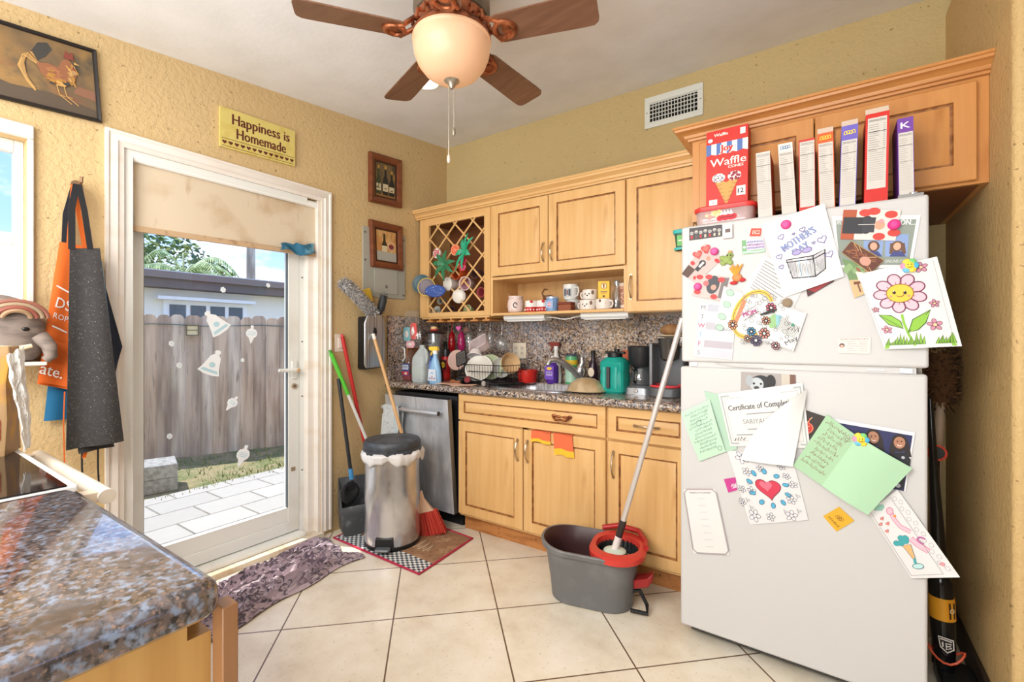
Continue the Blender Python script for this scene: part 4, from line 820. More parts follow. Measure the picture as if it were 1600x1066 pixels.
# electrical panel
T = thing('electrical_panel', 'grey painted electrical panel behind the lower wine picture', 'panel', (0, -.655, 1.53)); GP = c(168, 166, 154, .55)
b = B(T); b.box(.0005, -.848, 1.53, .0015+.008, -.466, 2.01, GP); part(b, 'cover', T, bev=.003)
b = B(T); b.box(.0095, -.755, 1.56, .0135, -.545, 1.86, c(174, 172, 160, .5)); b.box(.0135, -.66, 1.6, .016, -.64, 1.62, c(120, 118, 110)); dr = part(b, 'panel_door', T, bev=.002)
b = B(T)
for y in (-.83, -.485):
    for z in (1.56, 1.78, 1.97): b.cyl((.0095, y, z), (.012, y, z), .007, c(110, 108, 100, .4, .6), n=10)
part(b, 'screw', T)
# dispenser
T = thing('towel_dispenser', 'wall-mounted dispenser with a brushed steel front and black sides', 'dispenser', (.06, -.77, 1.035))
d = .1; yl = wa(570, 530, d).y; yr = wa(602, 530, d).y; b = B(T)
b.prism([(-.888, 1.03), (yr-.0, 1.04), (yr, 1.40), (-.888, 1.385)], .001, d-.015, M_BLACK, 'yz'); part(b, 'case', T, bev=.01)
b = B(T); cy_ = (yl+yr)/2; hw = (yr-yl)/2
b.prism([(cy_+hw*p, q) for p, q in ((-1, 1.07), (-.85, 1.04), (.85, 1.045), (1, 1.075), (1, 1.35), (.7, 1.405), (-.7, 1.4), (-1, 1.34))], d-.015, d, M_STEEL, 'yz'); fr_ = part(b, 'front_cover', T, bev=.008, seg=3)
hq = wa(586, 519, d); b = B(T); b.prism([(hq.y+.014*math.cos(a*.4), hq.z+.03*math.sin(a*.4)) for a in range(16)], d, d+.002, M_BLACK, 'yz'); part(b, 'slot', fr_)
# switch plate
q = wa(530, 536); T = thing('light_switch', 'white light switch plate between the door casing and the dispenser', 'switch', (0, q.y, q.z)); b = B(); b.box(.0005, -.035, -.058, .006, .035, .058, c(226, 214, 196, .4)); part(b, 'plate', T, bev=.003)
b = B(); b.box(.006, -.016, -.033, .012, .016, .033, c(236, 228, 214, .35)); part(b, 'rocker', T, bev=.002)
# dusters on top of the dispenser
FL = mk('grey_fluff', rgb(176, 172, 168), 1.0, noise=(60, rgb(122, 118, 116), .45, .65, 3)); FLW = c(206, 202, 198, 1.0); FLD = c(138, 134, 132, 1.0)
P0 = wa(588, 498, .06); P1 = wa(536, 450, .1)
def fluff(T, name, pts, R, n, ms, seed, L_=.03, w=.004):
    r = random.Random(seed); b = B(T); b.tube(pts, [R*.5]+[R*.72]*(len(pts)-2)+[R*.5], ms[0], 12)
    for k in range(n):
        i = r.randrange(len(pts)-1); p = Vector(pts[i]).lerp(Vector(pts[i+1]), r.random()); d_ = Vector((r.gauss(0, 1), r.gauss(0, 1), r.gauss(0, 1))).normalized(); u = d_.cross(Vector((r.gauss(0, 1), r.gauss(0, 1), r.gauss(0, 1)))).normalized()*w; s_ = p+d_*R*.6; e = p+d_*(R*.75+L_*r.uniform(.2, 1))
        b.add([s_-u, s_+u, e], [(0, 1, 2)], r.choice(ms))
    return part(b, name, T, recalc=False)
T = thing('feather_duster', 'long fluffy grey duster resting on top of the steel dispenser', 'duster', P0)
pts = [P0.lerp(P1, t)+Vector((.01, 0, .03*math.sin(t*2.2))) for t in [i/8 for i in range(1, 9)]]; fluff(T, 'fluffy_head', pts, .052, 2600, [FL, FLW, FLD], 2, .018, .005)
b = B(T); b.cyl(P0+Vector((0, .02, -.01)), pts[0], .009, c(60, 58, 58)); part(b, 'grip', T)
P2 = wa(592, 496, .07); P3 = wa(600, 462, .09); T = thing('scrub_brush', 'dark round bristle brush standing on the steel dispenser beside the grey duster', 'brush', P2)
fluff(T, 'bristles', [P2.lerp(P3, t) for t in (.25, .5, .75, 1)], .036, 500, [c(52, 56, 58), c(74, 80, 80), c(40, 42, 44)], 4, .014, .002); b = B(T); b.cyl(P2-Vector((0, 0, .012)), P3, .008, c(40, 40, 42)); part(b, 'grip', T)
q = wa(571, 463, .03); b = B(); b.X = Matrix.Translation(q) @ Matrix.Rotation(.35, 4, 'X'); b.loft([rr(.03, .1, .012, z) for z in (-.05, .045)], c(218, 180, 60, .9)); solo(b, 'yellow_sponge', 'yellow sponge wedged behind the grey duster on the dispenser', 'sponge', bev=.004)
# ---------------------------------------------------------------- aprons
q = wa(119, 289, 0); T = thing('coat_hook', 'metal wall hook holding the aprons, left of the door', 'hook', q)
b = B(); b.cyl((0.0005, 0, 0), (.006, 0, 0), .018, c(150, 120, 90, .4, .6)); b.tube([(.005, 0, .0), (.05, 0, -.012), (.075, 0, 0), (.078, 0, .02)], .006, c(150, 120, 90, .4, .6), 8); part(b, 'hook_arm', T)
def cloth(px, x0, amp, nf, m, thick=.003, nu=16, nv=18, ph=0, lean=0):
    TL, TR, BR, BL = quadA(px, x0); b = B()
    def f(x, y):
        p = BL*(1-x)*(1-y)+BR*x*(1-y)+TR*x*y+TL*(1-x)*y
        return p+XN*(amp*math.sin(nf*math.pi*x+ph+.8*(1-y))*(1.15-y)+lean*(1-y))
    b.grid(f, nu, nv, m, thick, (-1, 0, 0)); return b, f
BLU = c(34, 108, 152, .8); ORA = c(226, 108, 38, .8); BKA = mk('dark_grey_canvas', rgb(58, 56, 56), .85, noise=[(90, rgb(70, 67, 66), .5, .7, 3), ((420, 300, 260), rgb(176, 170, 158), .79, .81, 0)])
def strap(pl, m, w=.012, th=.0025):
    b = B(); rings = []
    for p in pl: rings.append([p+Vector((0, -w, 0)), p+Vector((0, w, 0)), p+Vector((th, w, 0)), p+Vector((th, -w, 0))])
    b.loft(rings, m); return b
hk = wa(119, 289, .055)
def local(T, b): X = Matrix.Translation(-Vector(T.location)); b.v = [X @ q_ for q_ in b.v]; return b
T = thing('blue_apron', 'blue apron hanging at the back of the hook, mostly hidden', 'apron', hk)
b, f = cloth([(96, 425), (150, 400), (172, 650), (68, 658)], .022, .008, 3, BLU); part(local(T, b), 'body', T)
b, f = cloth([(156, 420), (160, 430), (191, 542), (176, 600)], .03, .004, 2, c(40, 46, 60, .8), nu=4); part(local(T, b), 'side_flap', T)
b, f = cloth([(154, 400), (160, 410), (187, 640), (181, 660)], .045, .003, 2, c(150, 186, 206, .8), nu=4); part(local(T, b), 'pale_edge', T, 'pale blue edging')
part(local(T, strap([hk+Vector((-.02, 0, 0)), wa(104, 335, .035), wa(100, 430, .025)], c(30, 34, 40, .8))), 'neck_strap', T)
T = thing('orange_apron', 'orange apron with white lettering, hanging between the blue and dark grey aprons', 'apron', hk)
b, f = cloth([(93, 378), (135, 385), (140, 615), (57, 600)], .06, .012, 2.2, ORA, ph=.6); TLq, TRq, BRq, BLq = quadA([(93, 378), (135, 385), (140, 615), (57, 600)], .06); bod = part(local(T, b), 'body', T)
b = B(T); S = Sheet(b, TLq, TRq, BRq, BLq, m=None, toward=XN, bend=lambda x, y: .0015+.012*math.sin(2.2*math.pi*x+.6+.8*(1-y))*(1.15-y)); WL = c(244, 240, 232, .8); S.l = 2
S.line([(.1, .69), (.5, .66)], .05, WL); S.text('DS', .36, .575, .075, WL, fit=.42, rot=-.12, bold=.006); S.text('ROPS', .36, .48, .04, WL, fit=.48, rot=-.12); S.line([(.12, .41), (.5, .385)], .05, WL)
part(b, 'lettering', T, 'white printed lettering', recalc=False)
b, f = cloth([(74, 528), (128, 545), (136, 610), (58, 597)], .072, .01, 2.2, c(220, 102, 34, .8), ph=.6, nv=6); part(local(T, b), 'pocket', T)
pq = [(74, 528), (128, 545), (136, 610), (58, 597)]; b = B(T); S = Sheet(b, *quadA(pq, .072), m=None, toward=XN, bend=lambda x, y: .004+.01*math.sin(2.2*math.pi*x+.6+.8*(1-y))*(1.15-y)); S.l = 2; x_, y_ = invb(pq, 80, 579); S.text('ate.', x_, y_, .26, WL, fit=.5, rot=-.1, bold=.008); part(b, 'pocket_lettering', T, 'white printed word ending', recalc=False)
part(local(T, strap([hk+Vector((-.01, -.005, 0)), wa(112, 330, .05), wa(108, 388, .058)], ORA, .009)), 'neck_strap', T); part(local(T, strap([hk+Vector((.002, .005, 0)), wa(122, 330, .06), wa(134, 395, .06)], ORA, .008)), 'neck_strap', T)
part(local(T, strap([wa(101, 612, .06), wa(99, 660, .05), wa(101, 735, .04)], ORA, .002)), 'tie', T)
T = thing('dark_apron', 'dark grey flour-specked apron hanging in front of the orange one', 'apron', hk)
b, f = cloth([(109, 388), (156, 388), (190, 688), (100, 703)], .1, .012, 2.0, BKA, nu=20, nv=24, ph=2.4, lean=.03); part(local(T, b), 'body', T)
b, f = cloth([(112, 640), (158, 640), (176, 697), (120, 708)], .08, .008, 2.0, c(58, 56, 56, .85), nu=10, nv=8, lean=.02); part(local(T, b), 'hem_fold', T)
part(local(T, strap([hk+Vector((.012, -.002, 0)), wa(112, 325, .085), wa(112, 390, .1)], c(32, 32, 34, .8), .011)), 'neck_strap', T); part(local(T, strap([hk+Vector((.016, .004, 0)), wa(132, 330, .09), wa(141, 390, .1)], c(32, 32, 34, .8), .01)), 'neck_strap', T)
for u in (128, 153): part(local(T, strap([wa(u, 700, .09), wa(u, 730, .08), wa(u+2, 770, .07)], c(40, 42, 46, .8), .003)), 'tie', T)
part(local(T, strap([wa(134, 704, .092), wa(131, 716, .09)], ORA, .006)), 'orange_tab', T)
# ---------------------------------------------------------------- window sill elephant, bag on the stove
q = wa(20, 558, .065); T = thing('elephant_ornament', 'grey elephant ornament with a striped red headdress on the window sill', 'ornament', (.07, q.y+.02, 1.1505))
EG = mk('grey_carved_hide', rgb(142, 128, 118), .7, noise=((12, 12, 40), rgb(108, 96, 90), .45, .65, 3))
b = B(); b.loft([[(w_*math.cos(2*math.pi*j/20)*.5, (oy+d_*math.sin(2*math.pi*j/20)), z) for j in range(20)] for w_, d_, oy, z in ((.07, .05, -.01, 0), (.085, .07, -.01, .03), (.1, .085, -.02, .08), (.11, .1, -.03, .13), (.11, .1, -.03, .17), (.095, .088, -.04, .21), (.06, .055, -.06, .245), (.02, .02, -.07, .255))], EG); part(b, 'head', T, sub=1)
b = B(); b.tube([(.03, .045, .1), (.045, .07, .06), (.045, .075, .02), (.04, .06, .005)], [.028, .024, .02, .016], EG, 12); part(b, 'trunk', T)
b = B(); b.tube([(.05, -.06, .06), (.058, -.02, .05), (.058, .02, .062)], [.004, .011, .008], c(232, 214, 176, .4), 10); part(b, 'tusk', T)
b = B(); b.ell((.048, .005, .125), (.008, .012, .008), c(24, 20, 20, .2), 12, 8); part(b, 'eye', T)
for k, m in enumerate((c(150, 96, 80), c(168, 146, 118), c(150, 86, 72), c(164, 132, 100))):
    b = B(); R_ = .085-.016*k; b.tube([(.052+.012*math.sin(a)+.003*k, -.02+R_*math.cos(a), .165+R_*math.sin(a)*.75) for a in [math.pi*.02+i*math.pi*.96/14 for i in range(15)]], .008, m, 8); part(b, 'headdress_band', T)
bp = fl(8, 712, .9175); T = thing('paper_bag', 'printed brown paper takeaway bag standing on the stove, with a red square emblem', 'bag', (bp.x-.085, bp.y-.07, .9175), rz=math.radians(68))
PB = mk('printed_bag_paper', rgb(160, 128, 88), .75, noise=[((9, 9, 9), rgb(186, 140, 58), .5, .62, 2), ((14, 14, 14), rgb(158, 116, 78), .58, .72, 3)])
b = B(); rr_ = [[(x+.003*math.sin(z*40+k), y, z) for k, (x, y, _) in enumerate(rr(.2*s_, .12*t_, .006, 0, 2))] for z, s_, t_ in ((0, 1, 1), (.1, 1.0, 1.0), (.2, 1.02, .95), (.27, 1.03, .8), (.3, 1.02, .7))]
b.loft(rr_, PB, (True, False)); bg_ = part(b, 'bag_body', T, solid=.002)
b = B(); S = Sheet(b, Vector((.03, -.0635, .1)), Vector((.09, -.0635, .1)), Vector((.09, -.0635, .045)), Vector((.03, -.0635, .045)), c(188, 42, 30, .7), toward=(0, -1, 0)); YL = c(240, 190, 60, .7)
S.ring(.36, .3, .12, .09, YL, 2, ry=.5, a0=0, a1=180); S.ring(.62, .3, .12, .09, YL, 2, ry=.5, a0=0, a1=180); part(b, 'emblem', T, 'red square with a yellow arched letter', recalc=False)
PLS = mk('crinkled_white_plastic', rgb(240, 236, 230), .35, alpha=.82, bump=((60, 60, 25), 1.0, .02))
T2a = wa; TLb, TRb, BRb, BLb = [dp(u, v, t) for u, v, t in ((10, 556, 1.2), (38, 541, 1.24), (50, 698, 1.235), (38, 706, 1.2))]
b = B()
def pf(x, y):
    p = BLb*(1-x)*(1-y)+BRb*x*(1-y)+TRb*x*y+TLb*(1-x)*y; return p+Vector((.003*math.sin(23*y+9*x)+.003*math.sin(11*x), -.002*math.sin(8*y+2)+.0012*math.sin(31*y+12*x), .004*math.sin(14*x)))
b.grid(pf, 10, 22, PLS, .002, (1, 0, 0)); solo(b, 'plastic_bag', 'crumpled white plastic bag hanging beside the paper takeaway bag', 'bag')
# ---------------------------------------------------------------- mats
mc = [(.101, -1.134), (.857, -1.15), (.813, -.658), (.081, -.612)]
T = thing('door_mat', 'brown kitchen mat with a checkered strip and red binding, under the trash can', 'mat', (.46, -.89, 0.0005)); b = B(T)
Qm = [Vector((x, y, .006)) for x, y in (mc[3], mc[2], mc[1], mc[0])]; MB_ = mk('brown_mat', rgb(148, 110, 80), .95, noise=[(12, rgb(176, 142, 106), .5, .7, 4), (50, rgb(116, 84, 60), .55, .75, 2)], coord='World')
S = Sheet(b, *Qm, m=MB_, thick=.0055, nu=8, nv=8, toward=(0, 0, 1)); CK, CWc = c(62, 72, 82, .95), c(216, 214, 208, .95)
for i in range(36):
    for j in range(7):
        S.rect(i/36, .01+j*.033, (i+1)/36, .01+(j+1)*.033, CK if (i+j) % 2 else CWc, 1)
for k in range(9): S.line([(.35+.055*k, .38), (.37+.055*k, .62-.02*(k % 3)), (.385+.055*k, .42)], .012, c(196, 176, 150, .95), 1)
for k in range(6): S.line([(.5+.06*k, .72+.03*(k % 2)), (.53+.06*k, .84), (.55+.06*k, .74)], .008, c(188, 164, 136, .95), 1)
part(b, 'mat_field', T, recalc=False)
b = B(T); rp_ = [Vector((x, y, .006)) for x, y in mc]; b.tube([rp_[i].lerp(rp_[(i+1) % 4], t) for i in range(4) for t in (0, .25, .5, .75)], .007, c(176, 44, 70, .9), 8, closed=True, flat=.8); part(b, 'binding', T)
def towel_mat():
    m, t, p, n, l = custom('purple_grey_towel'); g = n('ShaderNodeNewGeometry').outputs['Position']; q = n('ShaderNodeMapping'); q.inputs['Scale'].default_value = (30, 9, 12); l(g, q.inputs[0])
    A = noise_n(n, l, q.outputs[0], 1, 2); k = [(0, rgb(196, 178, 182)), (.4, rgb(182, 164, 172)), (.455, rgb(172, 154, 162)), (.485, rgb(84, 74, 84)), (.51, rgb(96, 86, 96)), (.54, rgb(190, 172, 176)), (.6, rgb(150, 132, 142)), (.66, rgb(92, 80, 92)), (.7, rgb(196, 180, 184)), (1, rgb(170, 150, 160))]
    l(ramp(n, l, A, k), p.inputs['Base Color']); p.inputs['Roughness'].default_value = .95; return m
TWM = towel_mat()
tq = [Vector((x, y, 0)) for x, y in ((.05, -1.19), (.47, -1.2), (.53, -2.05), (.1, -2.0))]
b = B(); r = random.Random(4); ph = [(r.uniform(0, 6), r.uniform(22, 62), r.uniform(-9, 9), r.uniform(.4, 1)) for _ in range(7)]
def tf(x, y):
    p = tq[3]*(1-x)*(1-y)+tq[2]*x*(1-y)+tq[1]*x*y+tq[0]*(1-x)*y
    h = sum(w*math.sin(a+f_*x*.9+g_*y*.9+2*math.sin(5*y+a)) for a, f_, g_, w in ph)/1.3
    e_ = min(1, 8*min(x, 1-x, y, 1-y)+.15)
    return (p.x+.014*math.sin(13*y)+.02*math.sin(5*y+1), p.y+.02*math.sin(8*x)+.012*math.sin(17*x), .006+e_*(.034*(1-abs(math.sin(h*1.7)))**1.6+.006))
b.grid(tf, 90, 110, TWM); solo(b, 'floor_towel', 'crumpled purple-grey patterned towel spread on the floor by the glass door', 'towel', solid=.004)
# ---------------------------------------------------------------- trash can, brooms
tcx, tcy, _ = fl(602, 865)+Vector((FW[0], FW[1], 0))*.16; R0 = .163
T = thing('trash_can', 'dented stainless pedal trash can with a dark lid and white liner, on the checkered mat', 'trash can', (tcx, tcy, .0065))
b = B(); prof = [(.15, 0), (.153, .012), (R0, .02)]+[(R0+.0025*math.sin(z*23+1), z) for z in [.05+.05*i for i in range(10)]]+[(R0, .545)]; STT = mk('scuffed_steel', rgb(212, 212, 214), .22, .75, noise=[((6, 6, 3), rgb(150, 150, 152), .45, .7, 4)], bump=((9, 9, 5), .25, .02)); b.lathe(prof, STT, n=48); part(b, 'can_body', T)
b = B(); b.lathe([(R0+.001, .0), (R0+.003, .004), (R0+.003, .02), (R0+.001, .024)], M_BLACK, n=48, cap=(True, False)); part(b, 'base_ring', T)
b = B(); n_ = 72
b.loft([[((R0+.003+a+.006*math.sin(9*q)+.004*math.sin(23*q))*math.cos(q), (R0+.003+a+.006*math.sin(9*q)+.004*math.sin(23*q))*math.sin(q), z+dz*(math.sin(5*q)+.6*math.sin(13*q))) for q in [2*math.pi*j/n_ for j in range(n_)]] for a, z, dz in ((.006, .566, 0), (.018, .545, .004), (.012, .515, .012), (.006, .5, .014))], mk('white_bin_liner', rgb(236, 234, 232), .5, alpha=.9), cap=(False, False)); part(b, 'liner', T, solid=.0015)
LID = mk('dusty_lid', rgb(58, 62, 68), .45, noise=(14, rgb(86, 92, 98), .45, .7, 4)); b = B(); b.lathe([(R0+.004, .548), (R0+.012, .553), (R0+.012, .575), (R0+.007, .578), (R0+.009, .582), (R0+.009, .606), (R0-.002, .622), (.12, .63), (.06, .636), (0, .638)], LID, n=48, cap=(True, True)); part(b, 'lid', T)
a = math.atan2(CY-tcy, CX-tcx)-.28; b = B(); b.X = Matrix.Rotation(a, 4, 'Z')
b.loft([[(R0-.012, y, z) for y, z in ((-.055, .012), (.055, .012), (.05, .085), (-.05, .085))], [(R0+.012, y, z) for y, z in ((-.055, .012), (.055, .012), (.05, .08), (-.05, .08))]], M_BLACK); part(b, 'pedal_recess', T, bev=.003)
b = B(); b.X = Matrix.Rotation(a, 4, 'Z'); b.loft([rr(.05, .085, .012, z, 4, R0+.03, 0) for z in (.022, .036)], c(120, 124, 128, .3, .5)); part(b, 'pedal', T, bev=.004)
def stick(name, label, top, bot, rad, segs, cat='broom', group=None):
    T = thing(name, label, cat, bot, group=group); n_ = 'handle'
    for (t0, t1, r_, m, nm) in segs:
        b = B(T); b.cyl(top.lerp(bot, t0), top.lerp(bot, t1), r_, m, n=14); part(b, nm, T)
    return T
def bristles(T, name, o, d, spread, L_, W_, D_, n, ms, seed, parent=None):
    """o head point, d down direction, spread axis"""
    r = random.Random(seed); b = B(T); s = spread.normalized(); d = d.normalized(); q = d.cross(s)
    b.loft([[o+s*x*W_*k+q*y*D_*k+d*h for x, y in ((-.47, -.4), (.47, -.4), (.47, .4), (-.47, .4))] for h, k in ((0, 1), (L_*.93, 1.3))], ms[-1])
    for k in range(n):
        x, y = r.uniform(-.5, .5), r.uniform(-.5, .5); p = o+s*x*W_+q*y*D_; e = o+s*x*W_*1.38+q*y*D_*1.5+d*L_*r.uniform(.93, 1.03); w = (s*math.cos(k)+q*math.sin(k))*.0018
        b.add([p-w, p+w, e+w, e-w], [(0, 1, 2, 3)], r.choice(ms))
    return part(b, name, T, recalc=False)
GRN, REDS = c(92, 190, 60, .35), c(190, 44, 40, .35); tp = wa(515, 547, .03); bt = Vector((.2, -.74, .1))
T = stick('broom', 'broom with a bright green grip and pale handle leaning on the wall by the door', tp, bt, .012, [(0, .02, .008, c(70, 160, 44), 'tip'), (.02, .27, .0135, GRN, 'grip'), (.27, 1, .0105, c(216, 214, 206, .4), 'handle')])
b = B(T); b.loft([[bt+Vector((x, y, z)) for x, y in ((-.012, -.1*k), (.012, -.1*k), (.012, .1*k), (-.012, .1*k))] for z, k in ((.02, .3), (-.04, 1))], GRN); part(b, 'head', T)
bristles(T, 'bristles', bt+Vector((0, 0, -.04)), Vector((.1, 0, -1)), Vector((0, 1, 0)), .055, .2, .03, 200, [c(90, 100, 90), c(70, 80, 74)], 3)
tp = wa(534, 522, .025); bt = Vector((.13, -.83, .15))
T = stick('broom', 'broom with a long red handle and dark grey bristles, behind the trash can', tp, bt, .0125, [(0, .015, .009, c(210, 84, 76), 'tip'), (.015, 1, .0125, REDS, 'handle')])
b = B(T); b.loft([[bt+Vector((x, y, z)) for x, y in ((-.014, -.1*k-o), (.014, -.1*k-o), (.014, .1*k-o), (-.014, .1*k-o))] for z, k, o in ((.02, .3, 0), (-.03, 1, .05))], c(60, 62, 66)); part(b, 'head', T)
bristles(T, 'bristles', bt+Vector((0, -.05, -.03)), Vector((.05, -.35, -1)), Vector((0, 1, 0)), .13, .2, .03, 500, [c(84, 92, 100), c(62, 70, 78), c(50, 54, 60)], 8)
q0, q1 = wa(599, 646, .07), wa(586, 800, .12); b = B(); b.cyl(Vector((q0.x, q0.y, q0.z)), Vector((q1.x, q1.y-.01, .004)), .008, c(196, 198, 192, .35, .4), n=12); solo(b, 'metal_rod', 'short pale metal rod leaning behind the trash can, beside the dishwasher', 'rod')
# dustpans
T = thing('dustpan_bin', 'large grey-black upright dustpan standing on the floor by the door casing', 'dustpan', (.09, -.95, 0)); GB = mk('scuffed_black_plastic', rgb(72, 74, 76), .5, noise=(18, rgb(118, 120, 122), .55, .75, 4))
def wl(u, v, x): return wa(u, v, x)
A0, A1, A2, A3 = wl(518, 832, .04), wl(563, 832, .2), wl(563, 750, .16), wl(515, 757, .02); b = B(T)
zb = .004; L0, L1 = Vector((.05, -1.06, zb)), Vector((.16, -.80, zb)); nrm = Vector((.9, -.4, 0)).normalized()
def binr(z, w, d_): return [(p.x, p.y, z) for p in [L0+(L1-L0)*(.5-w/2), L0+(L1-L0)*(.5+w/2), L0+(L1-L0)*(.5+w/2)-nrm*d_*.1+nrm*d_, L0+(L1-L0)*(.5-w/2)+nrm*d_*.9]]
cut = lambda z, f, w: [Vector((q_[0], q_[1], z+f*(i in (0, 1)))) for i, q_ in enumerate(binr(0, w, .12))]
b.loft([cut(.004, 0, .9), cut(.04, 0, 1.0), cut(.14, .06, 1.05), cut(.19, .16, 1.05)], GB, (True, False)); part(b, 'pan', T, solid=.004)
tp = wa(529, 592, .05); bt = wa(550, 752, .16)
T = stick('lobby_dustpan', 'long-handled black dustpan with a blue collar, standing in front of the grey one', tp, bt, .011, [(0, .9, .0115, c(38, 38, 40, .4), 'pole'), (.88, .98, .0145, c(64, 136, 186, .4), 'blue_collar')], 'dustpan')
T['label'] = 'long-handled black scoop with a blue collar, leaning into the grey dustpan'
px3 = [(543, 748), (560, 752), (566, 772), (549, 792), (536, 789), (527, 772)]; W3 = [wa(u, v, .19-.0012*(v-748)) for u, v in px3]; b = B(T)
b.loft([[bt+Vector((0, 0, .02)) + (w_-W3[0])*.1 for w_ in W3], [w_.lerp(sum(W3, Vector())/6, .35)+Vector((.012, 0, .0)) for w_ in W3], W3, [w_-Vector((.01, 0, 0)) for w_ in W3]], c(44, 44, 46, .5), (True, True)); part(b, 'scoop', T, sub=1)
# wooden broom
tp = wa(583, 522, .11); hb = fl(660, 792, .19); hd = hb
d_ = Vector((0, 0, -1)); P_h = onplane(657, 780, (0, -.79, 0), Vector((0, 1, 0)))
bt = Vector((P_h.x, -.79, P_h.z)); T = stick('broom', 'wooden-handled broom with red bristles standing on the brown mat beside the trash can', tp, bt, .0115, [(0, .035, .012, c(232, 226, 216, .5), 'white_cap'), (.035, 1, .0112, wood('broom_handle', (216, 170, 116), (204, 154, 98), (180, 130, 80)), 'handle')])
SP = Vector((RT[0], RT[1], .22)).normalized(); dn = Vector((.12, .05, -1)).normalized(); b = B(T); qn = dn.cross(SP)
sec = lambda h, w, t_: [bt+dn*h+SP*w*x+qn*t_*y for x, y in ((-.5, -.5), (.5, -.5), (.5, .5), (-.5, .5))]
b.loft([sec(-.05, .03, .03), sec(0, .045, .034), sec(.05, .1, .036), sec(.085, .15, .038)], c(232, 196, 164, .5)); part(b, 'head', T, bev=.004)
bristles(T, 'bristles', bt+dn*.083, dn+SP*.08, SP, bt.z-.083-.012+.02, .185, .04, 1300, [c(206, 62, 48, .7), c(184, 46, 38, .7), c(224, 90, 70, .7)], 11)
# ---------------------------------------------------------------- mop and bucket
bc = fl(932, 955)+Vector((FW[0], FW[1], 0))*.118; T = thing('mop_bucket', 'grey mop bucket with a red wringer, on the tiles in front of the base cabinets', 'bucket', (bc.x, bc.y, 0), rz=.22)
BK = mk('grey_bucket_plastic', rgb(108, 108, 108), .45, noise=(10, rgb(124, 124, 124), .5, .75, 3)); BIN = c(66, 40, 40, .4); H_ = .262; RDW = c(206, 62, 52, .35)
def bo(w, d, z, r=.12, tx=0): return [(x+tx, y, z+(.018*max(0, -x/.24)**2 if z > .2 else 0)) for x, y, _ in rr(w, d, min(r, d/2-.001), 0, 8)]
b = B(); b.loft([bo(.37, .22, 0, .1), bo(.385, .235, .006, .11), bo(.4, .25, .08), bo(.425, .27, .18), bo(.445, .285, H_-.03, .13), bo(.48, .315, H_-.025, .14), bo(.49, .325, H_-.005, .15), bo(.485, .32, H_, .15), bo(.465, .3, H_, .14)], BK, (True, False))
b.loft([bo(.465, .3, H_, .14), bo(.425, .265, H_-.03), bo(.405, .25, .18), bo(.36, .21, .03)], BIN, (False, True)); part(b, 'bucket_body', T)
b = B(); R1 = lambda w, d, z, tx, r=.1: [(x+tx, y, z) for x, y, _ in rr(w, d, r, 0, 8)]
b.loft([R1(.25, .325, H_-.022, .125, .13), R1(.255, .335, H_-.018, .125, .13), R1(.255, .335, H_+.004, .125, .13), R1(.235, .31, H_+.012, .122, .12), R1(.2, .22, H_+.01, .122, .1), R1(.19, .21, H_-.02, .122, .095)], RDW, (False, False)); part(b, 'wringer_frame', T)
b = B(); b.tube([(.02, .166, H_+.01), (.1, .172, H_+.03), (.2, .15, H_+.026), (.245, .06, H_+.014), (.25, 0, H_+.01)], .013, c(176, 40, 38, .35), 10); part(b, 'carry_handle', T)
b = B(); b.loft([R1(.195, .215, H_-.01, .122, .097), R1(.17, .19, H_-.05, .122, .085), R1(.13, .15, H_-.11, .122, .07), R1(.04, .05, H_-.115, .122, .02)], c(40, 46, 46, .5), (False, True))
for k in range(26):
    q = 2*math.pi*k/26; b.box(.122+.09*math.cos(q)-.003, .1*math.sin(q)-.003, H_-.06, .122+.09*math.cos(q)+.003, .1*math.sin(q)+.003, H_-.008, c(30, 34, 34, .5))
part(b, 'basket', T)
b = B(); b.loft([[(.2, y, z) for y, z in ((-.05, .1), (.02, .1), (.02, .14), (-.05, .14))], [(.265, y-.02, z) for y, z in ((-.05, .13), (.01, .13), (.01, .17), (-.05, .17))], [(.285, y-.02, z) for y, z in ((-.04, .155), (.0, .155), (.0, .19), (-.04, .19))]], c(150, 34, 34, .4)); part(b, 'pedal_arm', T, bev=.004)
b = B(); b.tube([(.19, -.08, .02), (.262, -.07, .014), (.258, -.03, .03), (.225, -.02, .085), (.19, -.03, .08)], .009, M_BLACK, 8); part(b, 'pedal', T)
mb = T.matrix_basis; ml = Matrix.Translation((bc.x, bc.y, 0)) @ Matrix.Rotation(.22, 4, 'Z')
mbp = ml @ Vector((.11, -.01, H_-.015)); mtp = Vector((2.092, -.76, 1.33)); T = thing('spin_mop', 'mop with a pale metal handle standing in the red wringer, leaning on the fridge', 'mop', mbp)
b = B(T); dvec = (mtp-mbp).normalized(); b.cyl(mbp+dvec*.13, mtp, .0125, mk('pale_pole', rgb(214, 206, 200), .3, .3), n=16); part(b, 'pole', T)
b = B(T); b.cyl(mbp+dvec*.07, mbp+dvec*.15, .016, c(52, 44, 42, .4)); part(b, 'collar', T)
b = B(T); b.cyl(mbp+dvec*.0, mbp+dvec*.08, .018, c(236, 226, 220, .4), .015); b.lathe([(.05, .0), (.052, .01), (.03, .02)], c(206, 222, 206, .4), mbp-Vector((0, 0, .012))); part(b, 'swivel_head', T)
b = B(T); r = random.Random(5)
for k in range(120):
    q = r.uniform(0, 6.3); R_ = r.uniform(.02, .07); b.tube([mbp+Vector((.03*math.cos(q), .03*math.sin(q), -.006)), mbp+Vector((R_*math.cos(q), R_*math.sin(q), -.025)), mbp+Vector((R_*.9*math.cos(q+.4), R_*.9*math.sin(q+.4), -.06))], .003, r.choice((c(150, 160, 146, .9), c(178, 170, 150, .9), c(120, 136, 124, .9))), 4)
part(b, 'mop_strands', T)
